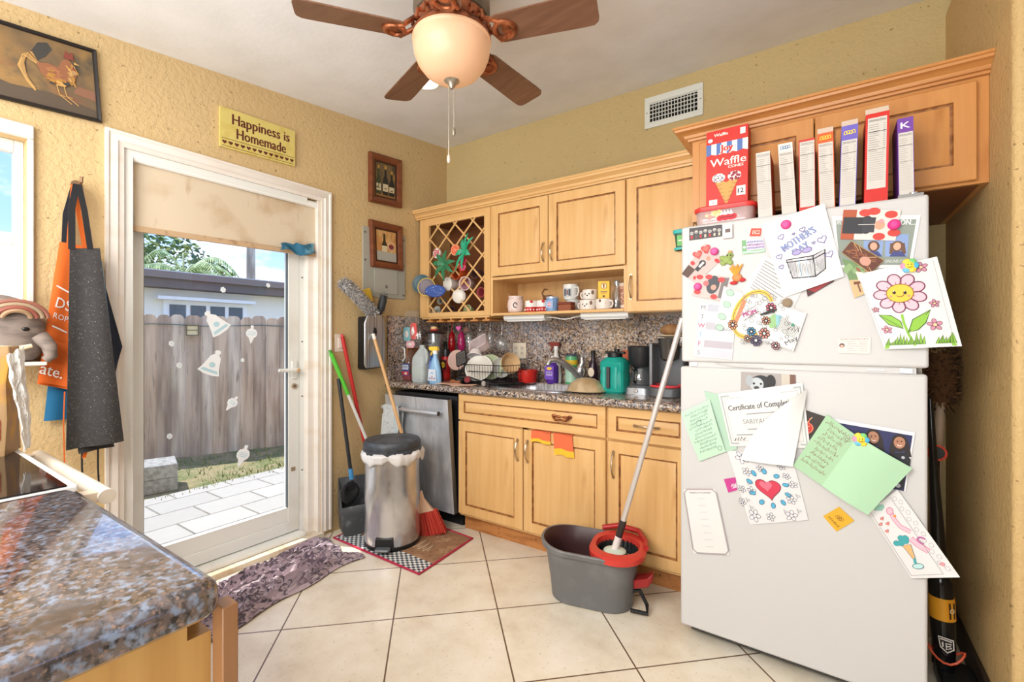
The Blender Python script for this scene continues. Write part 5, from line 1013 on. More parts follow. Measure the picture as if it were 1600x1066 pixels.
# ================================================================ THINGS ON THE WORKTOP, SHELF AND IN THE LATTICE
ZT = .9302
def ux(u, y): return wb(u, 529, y).x
def uz(u, v, y): return wb(u, v, y).z
def px_w(n, u, y): return n*depth(wb(u, 529, y))/FPX
def lathing(name, label, cat, loc, parts_, rz=0, group=None, n=28):
    T = thing(name, label, cat, loc, rz=rz, group=group)
    for nm, prof, m in parts_:
        b = B(); b.lathe(prof, m, n=n); part(b, nm, T)
    return T
# cutting board and juice jug
x = ux(623, -.42); T = thing('cutting_board', 'thin wooden cutting board standing on edge against the side backsplash', 'board', (.035, -.42, ZT)); b = B()
b.X = Matrix.Rotation(.05, 4, 'Y'); b.loft([[(xx, y, z) for y, z in [(p, q+.13) for p, q, _ in rr(.15, .26, .04, 0, 5)]] for xx in (0, .014)], wood('board_wood', (168, 108, 66), (146, 90, 52), (120, 70, 38), (20, 20, 3))); part(b, 'board', T, bev=.003)
y = -.45; x = ux(640, y); T = thing('juice_jug', 'clear jug of red juice with a white handle and blue label, beside the gallon jug', 'jug', (x, y, ZT))
b = B(); sq = lambda w, z, r=.02: rr(w, w, r, z, 5); CLP = thin_glass('clear_plastic', (.93, .93, .93, 1), .06, .05, .06)
b.loft([sq(.095, 0), sq(.105, .01), sq(.105, .13), sq(.095, .15), sq(.1, .17), sq(.08, .2, .03), sq(.04, .235, .018), sq(.036, .25, .017)], CLP); part(b, 'body', T)
b = B(); b.loft([sq(.098, .004), sq(.1, .012), sq(.1, .05)], c(150, 24, 30, .2)); part(b, 'juice', T)
b = B(); b.cyl((0, 0, .25), (0, 0, .27), .022, c(236, 236, 232)); part(b, 'cap', T)
b = B(); b.tube([(-.03, -.058, .155), (-.038, -.06, .22), (-.02, -.06, .245), (.008, -.058, .235), (.012, -.056, .17), (-.006, -.057, .145)], .006, c(246, 244, 240), 8, closed=True); part(b, 'handle', T)
b = B(); S = Sheet(b, (-.05, -.0545, .125), (.05, -.0545, .125), (.05, -.0545, .035), (-.05, -.0545, .035), c(60, 82, 150), toward=(0, -1, 0)); S.rect(.02, .02, .22, .98, c(220, 222, 228), 1); S.rect(.3, .5, .95, .9, c(206, 214, 232), 1); S.rect(.22, .05, .98, .36, c(204, 60, 66), 2); S.scrib(.4, .7, .85, .1, INK, .03, 2); S.rect(.55, .1, .8, .28, c(240, 220, 220), 3); part(b, 'label', T, recalc=False)
# snack bag
y = -.5; q = wb(641, 520, y); T = thing('snack_bag', 'clear snack bag with red and blue packets hanging at the lattice cabinet corner', 'bag', (q.x, y, q.z-.11)); b = B()
CLF = thin_glass('clear_film', (.94, .95, .95, 1), .1, .1, .05); w = px_w(30, 640, y)
b.grid(lambda s, t: (-w/2*(1.25-.5*t)+w*(1.25-.5*t)*s, -.022*math.sin(math.pi*s)*math.sin(math.pi*min(1, t*1.2))-.004*math.sin(14*s+9*t), .27*t), 10, 12, CLF, .03, (0, 1, 0)); part(b, 'film', T)
for u0, u1, z0, z1, m, nm in ((-.5, .1, .05, .15, c(126, 196, 204, .5), 'packet'), (.0, .5, .06, .18, c(226, 90, 84, .5), 'packet'), (-.3, .35, .0, .05, c(236, 180, 186, .5), 'packet')):
    b = B(); b.loft([rr(w*(u1-u0)*k, .014*k, .005, 0, 3) and [(w*(u0+u1)/2+xx, yy-.0, z) for xx, yy, _ in rr(w*(u1-u0)*k, .016, .006, 0, 3)] for z, k in ((z0, .7), ((z0+z1)/2, 1), (z1, .75))], m); pk = part(b, nm, T)
    b = B(); b.ell((w*(u0+u1)/2, -.01, (z0+z1)/2), (w*(u1-u0)*.25, .003, (z1-z0)*.25), c(240, 226, 220), 12, 6); part(b, 'printed_patch', pk)
# gallon jug
y = -.51; x = ux(660, y); T = thing('water_jug', 'translucent white gallon jug with a pale liquid, between the juice jug and the spray bottle', 'jug', (x, y, ZT)); MILK = mk('milky_plastic', rgb(214, 222, 222), .3, trans=.35, ior=1.2)
b = B(); s2 = lambda w, z, r=.03: rr(w, w*.95, r, z, 6); b.loft([s2(.112, 0), s2(.125, .012), s2(.125, .12), s2(.12, .17), s2(.1, .2, .04), s2(.06, .23, .028), s2(.04, .243, .019), s2(.04, .262, .019)], MILK); part(b, 'body', T)
b = B(); b.tube([(.055, -.02, .13), (.066, -.02, .17), (.055, -.015, .215), (.03, -.01, .235)], .011, MILK, 10); part(b, 'handle', T)
b = B(); b.loft([s2(.1265, .03), s2(.1265, .115)], c(222, 230, 222, .3, alpha=.35), (False, False)); part(b, 'liquid_band', T)
# spray bottle
def spray_bottle(name, label, x, y, body, trig, h=.2, w=.095, lab=None, s=1.0, rz=0):
    T = thing(name, label, 'bottle', (x, y, ZT), rz=rz); b = B(); e2 = lambda w_, d_, z: [(w_/2*math.cos(2*math.pi*j/24), d_/2*math.sin(2*math.pi*j/24), z) for j in range(24)]
    b.loft([e2(w*.85, .05, 0), e2(w, .06, .008), e2(w*1.02, .06, .05), e2(w*.86, .056, .1), e2(w*.5, .045, h*.78), e2(w*.32, .03, h*.9), e2(w*.3, .028, h)], body); part(b, 'body', T)
    b = B(); b.cyl((0, 0, h-.002), (0, 0, h+.022), .0165, c(238, 238, 234)); part(b, 'collar', T)
    b = B(); b.loft([[(xx, yy, z) for xx, yy in ((-.045, -.012), (.03, -.012), (.03, .012), (-.045, .012))] for z in (h+.022, h+.03)]+[[(xx, yy, h+.05) for xx, yy in ((-.045, -.01), (.022, -.01), (.022, .01), (-.045, .01))]], trig); b.cyl((-.045, 0, h+.04), (-.056, 0, h+.04), .008, trig, n=12); b.tube([(-.022, 0, h+.025), (-.03, 0, h+.008), (-.042, 0, h-.012)], .006, trig, 8); part(b, 'trigger', T, bev=.003)
    if lab:
        b = B(); S = Sheet(b, (-w*.3, -.0315, .1), (w*.3, -.0315, .1), (w*.38, -.0315, .022), (-w*.38, -.0315, .022), lab, toward=(0, -1, 0)); S.rect(.3, .6, .7, .75, c(160, 190, 210), 1)
        for k in range(3): S.rect(.12+.28*k, .12, .32+.28*k, .3, c(150, 156, 176), 1)
        S.rect(.42, .1, .58, .45, c(196, 150, 156), 2); part(b, 'label', T, recalc=False)
    return T
y = -.56; spray_bottle('spray_bottle', 'pale blue spray bottle with a yellow trigger, at the front of the worktop', ux(680, y), y, mk('pale_blue_plastic', rgb(150, 196, 232), .25, trans=.15), c(242, 204, 70, .35), .205, .105, c(214, 222, 234))
y = -.48; x = ux(673, y); lathing('detergent_bottle', 'slim royal blue bottle hidden behind the pale blue spray bottle', 'bottle', (x, y, ZT), (('body', [(.026, 0), (.03, .006), (.03, .13), (.014, .17), (.012, .18)], c(52, 104, 190, .3)), ('cap', [(.014, .18), (.014, .2), (.012, .203)], c(40, 80, 160))))
y = -.3; x = ux(697, y); T = lathing('insect_spray_can', 'red and black aerosol can with a yellow burst label, behind the spray bottle', 'can', (x, y, ZT), (('body', [(.031, 0), (.033, .004), (.033, .17), (.026, .182)], c(186, 30, 30, .3)), ('cap', [(.03, .172), (.03, .2), (.026, .225), (.02, .23)], c(28, 26, 28, .35)), ('lower_band', [(.0335, .012), (.0335, .05)], c(206, 40, 34, .3))))
b = B(); S = Sheet(b, (-.028, -.034, .15), (.028, -.034, .15), (.028, -.034, .07), (-.028, -.034, .07), c(54, 24, 26), toward=(0, -1, 0)); P = [(.5+(.46 if i % 2 else .26)*math.cos(math.pi*i/9), .55+(.36 if i % 2 else .2)*math.sin(math.pi*i/9)) for i in range(18)]; S.poly(P, c(240, 196, 50), 1); S.text('Raid', .5, .55, .16, c(30, 28, 30), l=2, bold=.01, fit=.5); S.rect(.05, .04, .95, .14, c(204, 40, 34), 1); part(b, 'burst_label', T, recalc=False)
y = -.16; x = ux(696, y); lathing('glass_bottle', 'dark green glass bottle at the back, behind the red aerosol can', 'bottle', (x, y, ZT), (('body', [(.03, 0), (.034, .006), (.034, .16), (.014, .21), (.013, .27)], c(34, 48, 34, .12)), ('cap', [(.015, .262), (.015, .285)], c(40, 40, 40))))
y = -.36; x = ux(679, y); z0 = uz(679, 547, y)
T = thing('blender', 'clear blender jar on a black base, a small bun figurine on its lid', 'blender', (x, y, ZT)); b = B(); b.loft([rr(.13, .13, .03, 0, 5), rr(.12, .12, .03, .06, 5), rr(.09, .09, .03, .12, 5)], M_BLACK); part(b, 'base', T)
b = B(); b.lathe([(.04, .12), (.042, .13), (.052, .3), (.053, .345)], M_GLASS, cap=(True, False)); b.lathe([(.036, .124), (.039, .134), (.049, .3), (.05, .345)], M_GLASS, cap=(False, False)); part(b, 'jar', T)
b = B(); b.lathe([(.07, .345), (.072, .352), (.05, .362), (.02, .366)], c(38, 30, 34, .4)); part(b, 'lid', T)
b = B(); [b.box(-.02, -.0545, .17+.03*k, .02-.008*(k % 2), -.053, .172+.03*k, c(200, 200, 200)) for k in range(5)]; part(b, 'measure_marks', T)
T = thing('bun_figurine', 'small cream and red bun-shaped figurine on the blender lid', 'figurine', (x+.005, y-.01, ZT+.3665)); b = B(); b.lathe([(.03, 0), (.034, .006), (.03, .012)], c(190, 70, 66, .5)); part(b, 'base', T); b = B(); b.ell((0, 0, .02), (.026, .026, .014), c(238, 206, 150, .5)); part(b, 'bun', T)
# hanging stemware: stems up, bowls down
def hang(u, v1, kind, m, label, y=-.2, top=1.372):
    x = ux(u, y); zb = uz(u, v1, y); H = top-zb; T = thing('hanging_glass', label, 'glass', (x, y, zb), group='glasses hanging from the stemware rack'); s = .003
    if kind == 'flute': bowl = [(.022, 0), (.026, .02), (.03, .06), (.024, H*.55), (.006, H*.66)]
    else: bowl = [(.034, 0), (.045, .03), (.047, .05), (.036, .085), (.007, .11)]
    b = B(); b.lathe(bowl, m, cap=(False, True)); part(b, 'bowl', T)
    b = B(); b.lathe([(bowl[-1][0], bowl[-1][1]), (.004, bowl[-1][1]+.02), (.004, H-.012), (.008, H-.006)], m); part(b, 'stem', T)
    b = B(); b.lathe([(.01, H-.007), (.031, H-.003), (.031, H)], m); part(b, 'foot', T); return T
RG = mk('red_glass', rgb(196, 26, 34), .1, trans=.5); PG = mk('magenta_glass', rgb(206, 50, 120), .1, trans=.5)
hang(706, 549, 'flute', RG, 'red stemmed glass hanging upside down under the lattice cabinet')
T = hang(721, 549, 'flute', PG, 'magenta stemmed glass with a pink heart charm, hanging upside down beside the red one')
b = B(); hz_ = uz(721, 513, -.23)-T.location.z; b.loft([[(.022*math.sin(t)**3, y_, hz_+.0014*(13*math.cos(t)-5*math.cos(2*t)-2*math.cos(3*t)-math.cos(4*t))) for t in [2*math.pi*i/24 for i in range(24)]] for y_ in (-.036, -.03)], c(240, 110, 180, .4)); part(b, 'heart_charm', T)
T = hang(733, 545, 'flute', M_GLASS, 'clear stemmed glass with a brown heart tag, hanging right of the magenta glass')
b = B(); hz_ = uz(733, 515, -.23)-T.location.z; b.loft([[(.026*math.sin(t)**3, y_, hz_-.0017*(13*math.cos(t)-5*math.cos(2*t)-2*math.cos(3*t)-math.cos(4*t))) for t in [2*math.pi*i/24 for i in range(24)]] for y_ in (-.036, -.03)], c(128, 92, 78, .5)); part(b, 'heart_tag', T)
hang(750, 548, 'flute', M_GLASS, 'clear flute hanging above the plastic tub in the dish rack'); hang(766, 546, 'flute', M_GLASS, 'slim clear flute hanging left of the round wine glass')
hang(784, 547, 'wine', M_GLASS, 'round clear wine glass hanging left of the wall outlet')
# dish rack with dishes
y = -.28; xl, xr = ux(712, -.42), ux(802, -.3)+.02; T = thing('dish_rack', 'black wire dish rack full of dishes, on the worktop by the sink', 'dish rack', ((xl+xr)/2, y, ZT)); b = B(); hw_ = (xr-xl)/2; WR = c(30, 30, 32, .35, .3); dy = .14
for z in (.025, .085, .13): b.tube([(px_, py_, z) for px_, py_, _ in rr(2*hw_, 2*dy, .05, 0, 4)], .003, WR, 6, closed=True)
for k in range(17):
    t = -hw_+.03+k*(2*hw_-.06)/16
    b.tube([(t, -dy, .13), (t, -dy+.004, .025), (t, dy-.004, .025), (t, dy, .13)], .0017, WR, 5)
for k in range(8):
    t = -dy+.03+k*(2*dy-.06)/7
    for s_ in (-1, 1): b.tube([(s_*hw_, t, .13), (s_*(hw_-.003), t, .025)], .0017, WR, 5)
part(b, 'wire_frame', T); b = B(); b.loft([rr(2*hw_+.02, 2*dy+.03, .03, .002, 4), rr(2*hw_+.03, 2*dy+.04, .03, .014, 4), rr(2*hw_+.01, 2*dy+.02, .03, .008, 4)], c(26, 26, 28, .4)); part(b, 'drip_tray', T)
def dish(name, label, cat, u, v, yy, r, m, tilt, yaw, deep=.02, group=None, sx=1.0, rim=None):
    q = wb(u, v, yy); T = thing(name, label, cat, q, group=group); T.rotation_euler = (tilt, 0, yaw)
    b = B(); b.lathe([(r*.5, 0), (r*.62, .001), (r*.8, deep*.6), (r, deep), (r*1.005, deep+.003), (r*.98, deep+.004), (r*.78, deep*.75), (r*.6, .005), (0, .005)], m, n=40, sx=sx); part(b, 'dish', T)
    if rim: b = B(); b.tube([(r*math.cos(2*math.pi*i/40)*sx, r*math.sin(2*math.pi*i/40), deep+.002) for i in range(40)], .0035, rim, 6, closed=True); part(b, 'rim', T)
    return T
dish('dinner_plate', 'large off-white plate leaning at the front left of the dish rack', 'plate', 749, 577, -.37, .094, c(214, 208, 196, .3), math.radians(60), math.radians(20), .016, rim=c(250, 248, 244, .3))
dish('green_plate', 'pale green plate standing behind the large off-white plate in the dish rack', 'plate', 766, 574, -.29, .088, c(186, 196, 158, .3), math.radians(78), math.radians(40), .018)
dish('side_plate', 'small white plate standing upright in the middle of the dish rack', 'plate', 782, 575, -.25, .07, c(200, 200, 194, .3), math.radians(82), math.radians(52), .014)
dish('beige_bowl', 'beige bowl standing on edge at the right end of the dish rack', 'bowl', 793, 569, -.25, .072, c(214, 178, 132, .35), math.radians(80), math.radians(60), .05)
dish('pink_plate', 'pale pink plate leaning behind the grater in the dish rack', 'plate', 715, 563, -.3, .075, c(224, 186, 172, .4), math.radians(80), math.radians(10), .012)
dish('white_bowl', 'white bowl upside down on the plates, under the clear plastic tub', 'bowl', 744, 548, -.33, .055, c(232, 226, 224, .35), math.radians(150), math.radians(20), .045)
q = wb(750, 540, -.29); T = thing('plastic_tub', 'clear plastic tub with a pinkish tint, tilted on top of the dishes', 'tub', q, rot=(math.radians(50), math.radians(-28), math.radians(12))); PT = thin_glass('pink_clear_plastic', (.97, .88, .87, 1), .1, .1, .35)
b = B(); b.loft([rr(.12, .085, .02, -.03, 4), rr(.14, .1, .022, .03, 4), rr(.15, .11, .022, .032, 4), rr(.15, .11, .022, .036, 4)], PT, (True, False)); part(b, 'tub', T, solid=.0015)
q = wb(721, 560, -.4); T = thing('grater', 'black-framed metal grater leaning in the dish rack, in front of the pink plate', 'grater', q, rot=(math.radians(62), math.radians(-24), math.radians(10))); b = B(); b.loft([rr(.075, .1, .006, z, 3) for z in (0, .004)], M_STEEL)
for i in range(6):
    for j in range(8): b.box(-.03+.011*i, -.04+.0105*j, .004, -.024+.011*i, -.034+.0105*j, .0058, c(50, 44, 42))
part(b, 'blade', T); b = B(); b.tube([(px_, py_, .002) for px_, py_, _ in rr(.08, .105, .01, 0, 4)], .005, M_BLACK, 8, closed=True); part(b, 'frame', T)
q = wb(736, 583, -.47); T = thing('black_ladle', 'black plastic ladle with a dark red cap, lying in front of the dish rack', 'ladle', (q.x-.03, q.y+.01, ZT+.03), rz=.4); b = B(); b.tube([(-.07, 0, .012), (0, .0, .02), (.06, 0, .0), (.1, 0, -.01)], [.008, .006, .006, .008], M_BLACK, 8); part(b, 'handle', T); b = B(); b.ell((-.06, 0, -.005), (.035, .03, .022), M_BLACK); part(b, 'bowl', T); b = B(); b.cyl((.0, -.02, .0), (.0, -.03, .005), .022, c(120, 26, 34, .3)); part(b, 'red_cap', T)
# wooden spoon, bottle opener, drying cloth
q = fl(737, 598, ZT); b = B(); b.X = Matrix.Translation((q.x+.01, -.545, ZT)) @ Matrix.Rotation(-.06, 4, 'Z')
b.grid(lambda s, t: (-.14+.29*s, -.05+.1*t+.008*math.sin(8*s), .003+.006*abs(math.sin(5*s+3*t))), 18, 6, c(222, 178, 152, .95), .003, (0, 0, -1)); solo(b, 'drying_cloth', 'peach drying cloth spread flat on the worktop in front of the dish rack', 'cloth')
q = fl(711, 592, ZT); T = thing('wooden_spoon', 'small wooden spoon lying at the left end of the drying cloth', 'spoon', (ux(711, -.5), -.5, ZT+.0135), rz=-.3); b = B(); b.ell((-.03, 0, .004), (.032, .021, .011), c(150, 88, 48, .5)); part(b, 'bowl', T); b = B(); b.tube([(-.01, 0, .006), (.06, .0, .003)], [.009, .007], c(160, 98, 56, .5), 10); part(b, 'handle', T)
T = thing('can_opener', 'metal can opener with black grips lying at the right end of the drying cloth', 'can opener', (ux(759, -.545), -.545, ZT+.0195), rz=.15); b = B(); b.cyl((-.01, -.012, .004), (-.01, -.004, .004), .016, M_STEEL); b.cyl((.018, -.014, .004), (.018, .004, .004), .013, c(30, 30, 34, .3)); part(b, 'wheel', T); b = B(); b.tube([(.02, 0, .0), (.075, .008, -.005)], .007, M_BLACK, 8); b.tube([(.02, 0, .008), (.075, -.012, 0)], .007, M_BLACK, 8); part(b, 'grip', T)
q = wb(812, 548, -.02); T = thing('wall_outlet', 'cream double outlet plate on the granite backsplash above the red pot', 'outlet', q); b = B(); b.box(-.058, -.007, -.058, .058, -.0005, .058, c(240, 226, 204, .4)); part(b, 'plate', T, bev=.003)
for x_ in (-.028, .028):
    b = B(); b.box(x_-.018, -.0095, -.035, x_+.018, -.007, .035, c(228, 214, 192, .4)); k_ = part(b, 'socket', T, bev=.003)
    b = B()
    for z_ in (-.018, .018):
        for d_ in (-.006, .006): b.box(x_+d_-.0015, -.0105, z_-.006, x_+d_+.0015, -.0093, z_+.006, c(60, 56, 52))
    part(b, 'slots', k_)
y = -.16; x = ux(824, y); T = thing('cooking_pot', 'small red cooking pot on the worktop between the dish rack and the sink', 'pot', (x, y, ZT)); RPO = c(206, 44, 34, .3)
b = B(); b.lathe([(.05, 0), (.062, .006), (.07, .06), (.071, .085), (.076, .087), (.076, .092), (.067, .092), (.06, .02), (0, .012)], RPO); part(b, 'body', T); b = B(); b.tube([(-.06, -.02, .075), (-.09, -.04, .082), (-.088, -.06, .082), (-.05, -.055, .078)], .006, RPO, 8); part(b, 'handle', T)
# bottles behind the sink
y = -.1; x = ux(863, y); T = lathing('dish_soap_bottle', 'purple dish soap bottle with a yellow and white label behind the sink', 'bottle', (x, y, ZT), (('body', [(.036, 0), (.042, .006), (.044, .06), (.042, .12), (.02, .15), (.014, .158)], mk('purple_plastic', rgb(92, 50, 160), .2, trans=.1)), ('cap', [(.016, .158), (.016, .17), (.008, .178), (.008, .19)], c(240, 232, 226))))
b = B(); S = Sheet(b, (-.034, -.043, .12), (.034, -.043, .12), (.034, -.045, .03), (-.034, -.045, .03), c(120, 80, 190), toward=(0, -1, 0)); S.circ(.5, .84, .3, c(240, 200, 70), 1, ry=.16); S.rect(.15, .3, .85, .6, c(190, 170, 226), 1); S.scrib(.2, .45, .8, .12, c(60, 40, 120), .04, 2); part(b, 'label', T, recalc=False)
y = -.06; x = ux(869, y); T = spray_bottle('cleaner_bottle', 'white cleaner bottle with a red-brown trigger, behind the purple soap bottle', x, y, c(232, 228, 222, .35), c(134, 44, 30, .4), .235, .08)
y = -.085; x = ux(893, y); T = lathing('cleaner_bottle', 'green bottle with a yellow-banded label, standing behind the faucet', 'bottle', (x, y, ZT), (('body', [(.038, 0), (.042, .006), (.042, .17), (.036, .19)], c(96, 178, 120, .25)), ('band', [(.0424, .135), (.0424, .165)], c(226, 190, 50, .3)), ('lower_label', [(.0426, .02), (.0426, .11)], c(176, 212, 186, .3)), ('cap', [(.036, .19), (.036, .202), (.03, .205)], c(70, 82, 96))))
M_FAU = mk('faucet_metal', rgb(206, 204, 204), .2, .85); x = ux(907, -.13); T = thing('faucet', 'chrome single-lever faucet with its spout reaching over the sink', 'faucet', (x, -.13, ZT)); b = B(); b.lathe([(.034, 0), (.034, .008), (.026, .014), (.026, .075), (.03, .09), (.03, .115), (.022, .13)], M_FAU); part(b, 'body', T)
b = B(); b.tube([(0, -.01, .05), (-.03, -.04, .1), (-.075, -.09, .15), (-.115, -.13, .172), (-.14, -.16, .168), (-.148, -.17, .14)], [.022, .021, .019, .018, .018, .018], M_FAU, 14); part(b, 'spout', T)
b = B(); b.tube([(0, 0, .12), (.012, .005, .15), (.006, .01, .185)], [.022, .018, .014], M_FAU, 12); part(b, 'lever', T)
y = -.07; x = ux(927, y); T = lathing('sauce_bottle', 'dark bottle with a rounded cream label, right of the faucet', 'bottle', (x, y, ZT), (('body', [(.03, 0), (.034, .006), (.034, .11), (.018, .16), (.013, .18), (.013, .2)], c(44, 28, 40, .2)), ('cap', [(.015, .2), (.015, .225), (.01, .23)], c(24, 24, 26))))
b = B(); b.loft([[(px_*k, -.033-.003*k2, .09+pz*k) for px_, pz in [(.022*math.cos(a*.35), .03*math.sin(a*.35)) for a in range(18)]] for k, k2 in ((1, 0), (1, 1))], c(232, 214, 190)); part(b, 'cream_label', T)
b = B(); b.lathe([(.0345, .02), (.0345, .036)], c(200, 200, 200), cap=(False, False)); part(b, 'pale_band', T)
y = -.1; x = ux(952, y); T = lathing('clear_jar', 'clear glass jar with a domed lid behind the teal jug', 'jar', (x, y, ZT), (('body', [(.04, 0), (.045, .01), (.045, .15), (.035, .17)], M_GLASS), ('lid', [(.036, .17), (.036, .18), (.03, .2), (.012, .21)], c(206, 202, 200, .3))))
y = -.14; x = ux(977, y); T = thing('scrubbing_mitt', 'rust-orange scrubbing mitt on a stand behind the teal jug', 'mitt', (x, y, ZT)); b = B(); b.loft([rr(.05*k, .03*k, .012*k, z, 4) for z, k in ((0, .9), (.05, 1), (.15, 1.1), (.2, 1.15), (.23, .9), (.24, .4))], mk('rust_terry', rgb(204, 108, 78), 1.0, bump=(200, .8, .004))); part(b, 'mitt', T); b = B(); b.lathe([(.04, 0), (.04, .006), (.01, .01)], c(110, 40, 34)); part(b, 'base', T)
y = -.36; x = ux(961, y); TE = mk('teal_plastic', rgb(40, 172, 156), .12, trans=.25, ior=1.2); T = thing('water_jug', 'large teal water jug with a black lid and grip, standing right of the sink', 'jug', (x, y, ZT))
b = B(); e8 = lambda w, z, r=.03: rr(w, w*.9, r, z, 3); b.loft([e8(.13, 0), e8(.146, .012), e8(.146, .1), e8(.14, .12), e8(.146, .14), e8(.146, .175), e8(.11, .2, .045), e8(.08, .205, .035)], TE); part(b, 'body', T, smooth=25)
b = B(); b.cyl((0, 0, .203), (0, 0, .23), .042, M_BLACK); b.cyl((.012, 0, .23), (.012, 0, .25), .016, M_BLACK); b.box(-.06, -.012, .222, .06, .012, .236, M_BLACK); part(b, 'lid', T, bev=.003)
b = B(); b.loft([rr(.02, .014, .005, z, 3, -.012, -.072) for z in (.03, .15)], c(66, 58, 60, .5)); part(b, 'grip', T, bev=.003)
for x_ in (-.04, .03):
    b = B(); b.loft([rr(.014, .006, .002, z, 2, x_, -.067) for z in (.03, .15)], c(60, 170, 156, .2)); part(b, 'moulded_rib', T)
q = fl(913, 611, ZT); T = thing('steel_bowl', 'upturned worn metal bowl at the right end of the sink', 'bowl', (ux(916, -.43), -.43, ZT+.0075), rz=.2); b = B(); b.lathe([(.118, 0), (.12, .003), (.112, .008), (.09, .045), (.05, .07), (.02, .076), (0, .076)], mk('worn_bowl_metal', rgb(226, 204, 166), .3, .5, noise=((10, 10, 10), rgb(186, 158, 116), .45, .7, 3)), n=40, sy=.8); part(b, 'shell', T)
# coffee machines
y = -.3; x = ux(1001, y); T = thing('drip_coffee_maker', 'small black and silver drip coffee maker beside the teal jug', 'coffee maker', (x, y, ZT)); b = B(); b.loft([rr(.15, .17, .03, 0, 5, 0, .0), rr(.14, .16, .03, .035, 5), rr(.12, .12, .04, .045, 5)], c(150, 152, 156, .3, .5)); part(b, 'base', T)
b = B(); b.box(-.06, .045, .03, .06, .095, .25, M_BLACK); part(b, 'tower', T, bev=.01); b = B(); b.lathe([(.05, .15), (.065, .17), (.072, .25), (.074, .262), (.06, .268)], c(52, 52, 54, .3, .3)); part(b, 'brew_basket', T)
b = B(); b.lathe([(.045, .045), (.058, .06), (.06, .09), (.045, .125), (.04, .14)], M_GLASS, cap=(True, False)); cf_ = part(b, 'carafe', T); b = B(); b.tube([(-.01, -.05, .135), (-.014, -.085, .13), (-.012, -.088, .08), (-.008, -.062, .062)], .007, M_BLACK, 8); part(b, 'carafe_handle', cf_); b = B(); b.cyl((0, -.086, .022), (0, -.09, .022), .012, M_CHROME); part(b, 'switch', T)
y = -.34; x = ux(1043, y); T = thing('pod_coffee_machine', 'dark grey pod coffee machine beside the fridge, with a red drip tray', 'coffee maker', (x, y, ZT)); DG = c(74, 74, 76, .35, .2); b = B(); b.loft([rr(.17, .1, .02, z, 4, 0, .09) for z in (0, .27)], DG); part(b, 'tower', T, bev=.006); b = B(); b.box(-.085, -.05, .0, -.066, .1, .285, c(112, 112, 114, .3, .5)); part(b, 'side_panel', T, bev=.004)
b = B(); b.lathe([(.03, .19), (.042, .2), (.056, .3), (.06, .31), (.05, .312)], c(96, 94, 92, .25, .7), (.01, -.01, 0)); part(b, 'brew_head', T)
b = B(); b.loft([rr(.17, .19, .05, z, 6, 0, -.01) for z in (0, .05)], c(96, 98, 100, .35, .3)); part(b, 'base', T, bev=.006); b = B(); b.tube([(px_, py_-.02, .056) for px_, py_, _ in rr(.15, .15, .06, 0, 6)], .006, c(226, 66, 74, .3), 8, closed=True); b.loft([rr(.15, .15, .06, z, 6, 0, -.02) for z in (.05, .054)], c(196, 52, 60, .3)); part(b, 'drip_tray', T)
T = thing('cream_bowl', 'shallow cream bowl on top of the pod coffee machine', 'bowl', (x+.02, y, ZT+.3125)); b = B(); b.lathe([(.03, 0), (.04, .003), (.085, .012), (.088, .016), (.04, .008), (0, .006)], c(226, 204, 172, .4)); part(b, 'bowl', T)
T = thing('brown_bread_loaf', 'rounded brown loaf sitting in the cream bowl on the coffee machine', 'loaf', (x+.03, y, ZT+.325)); b = B(); b.ell((0, 0, .03), (.07, .06, .034), mk('bread_crust', rgb(150, 110, 70), .8, noise=(20, rgb(116, 82, 50), .4, .7, 3))); part(b, 'crust', T)
# ---------------------------------------------------------------- mugs and jars on the open shelf
SZ = 1.4132
def mug(name, label, u, v, y, wpx, h, m, inside=None, hd=None, z=None, group=None, extra=None, rot=None, taper=.92):
    q = wb(u, v, y); r = px_w(wpx, u, y)/2; zz = SZ if z is None else z; T = thing(name, label, 'mug', (q.x, y, zz), group=group)
    if rot: T.rotation_euler = rot; T.location = q
    b = B(); b.lathe([(r*taper*.9, 0), (r*taper, .004), (r, h*.5), (r, h), (r*.93, h+.001), (r*.9, h*.5), (r*.85, .008), (0, .007)], m); part(b, 'cup', T)
    if inside: b = B(); b.lathe([(r*.915, h-.002), (r*.885, h*.5), (r*.835, .01), (0, .009)], inside, cap=(False, True)); part(b, 'inside', T)
    if hd is not None:
        a = hd; b = B(); d_ = Vector((math.cos(a), math.sin(a), 0)); b.tube([d_*r*.95+Vector((0, 0, h*.8)), d_*(r+h*.3)+Vector((0, 0, h*.78)), d_*(r+h*.38)+Vector((0, 0, h*.5)), d_*(r+h*.25)+Vector((0, 0, h*.25)), d_*r*.95+Vector((0, 0, h*.2))], .0055, m, 8); part(b, 'handle', T)
    return T, r
CW = c(232, 222, 212, .3); BRN = c(110, 78, 60, .35)
y = -.2; T = dish('tan_plate', 'tan plate standing upright at the left end of the open shelf', 'plate', 789, 470, -.17, .06, c(190, 140, 92, .5), math.radians(85), math.radians(60), .01)
y = -.26; q = wb(806, 490, y); T = thing('cookie_jar', 'pinkish white ceramic jar with a black swirl, leftmost pot on the open shelf', 'jar', (q.x, y, SZ)); b = B(); b.lathe([(.04, 0), (.052, .01), (.058, .05), (.054, .085), (.046, .1), (.05, .108), (.05, .113), (.042, .113), (.04, .1), (0, .09)], mk('pink_white_glaze', rgb(234, 214, 206), .3, noise=(40, rgb(220, 184, 176), .5, .75, 2))); part(b, 'body', T)
b = B(); b.tube([(.03+.012*math.cos(a), -.053+.004*math.cos(a), .05+.016*math.sin(a)) for a in [i*.42 for i in range(14)]], .003, c(40, 34, 36), 6); part(b, 'swirl', T)
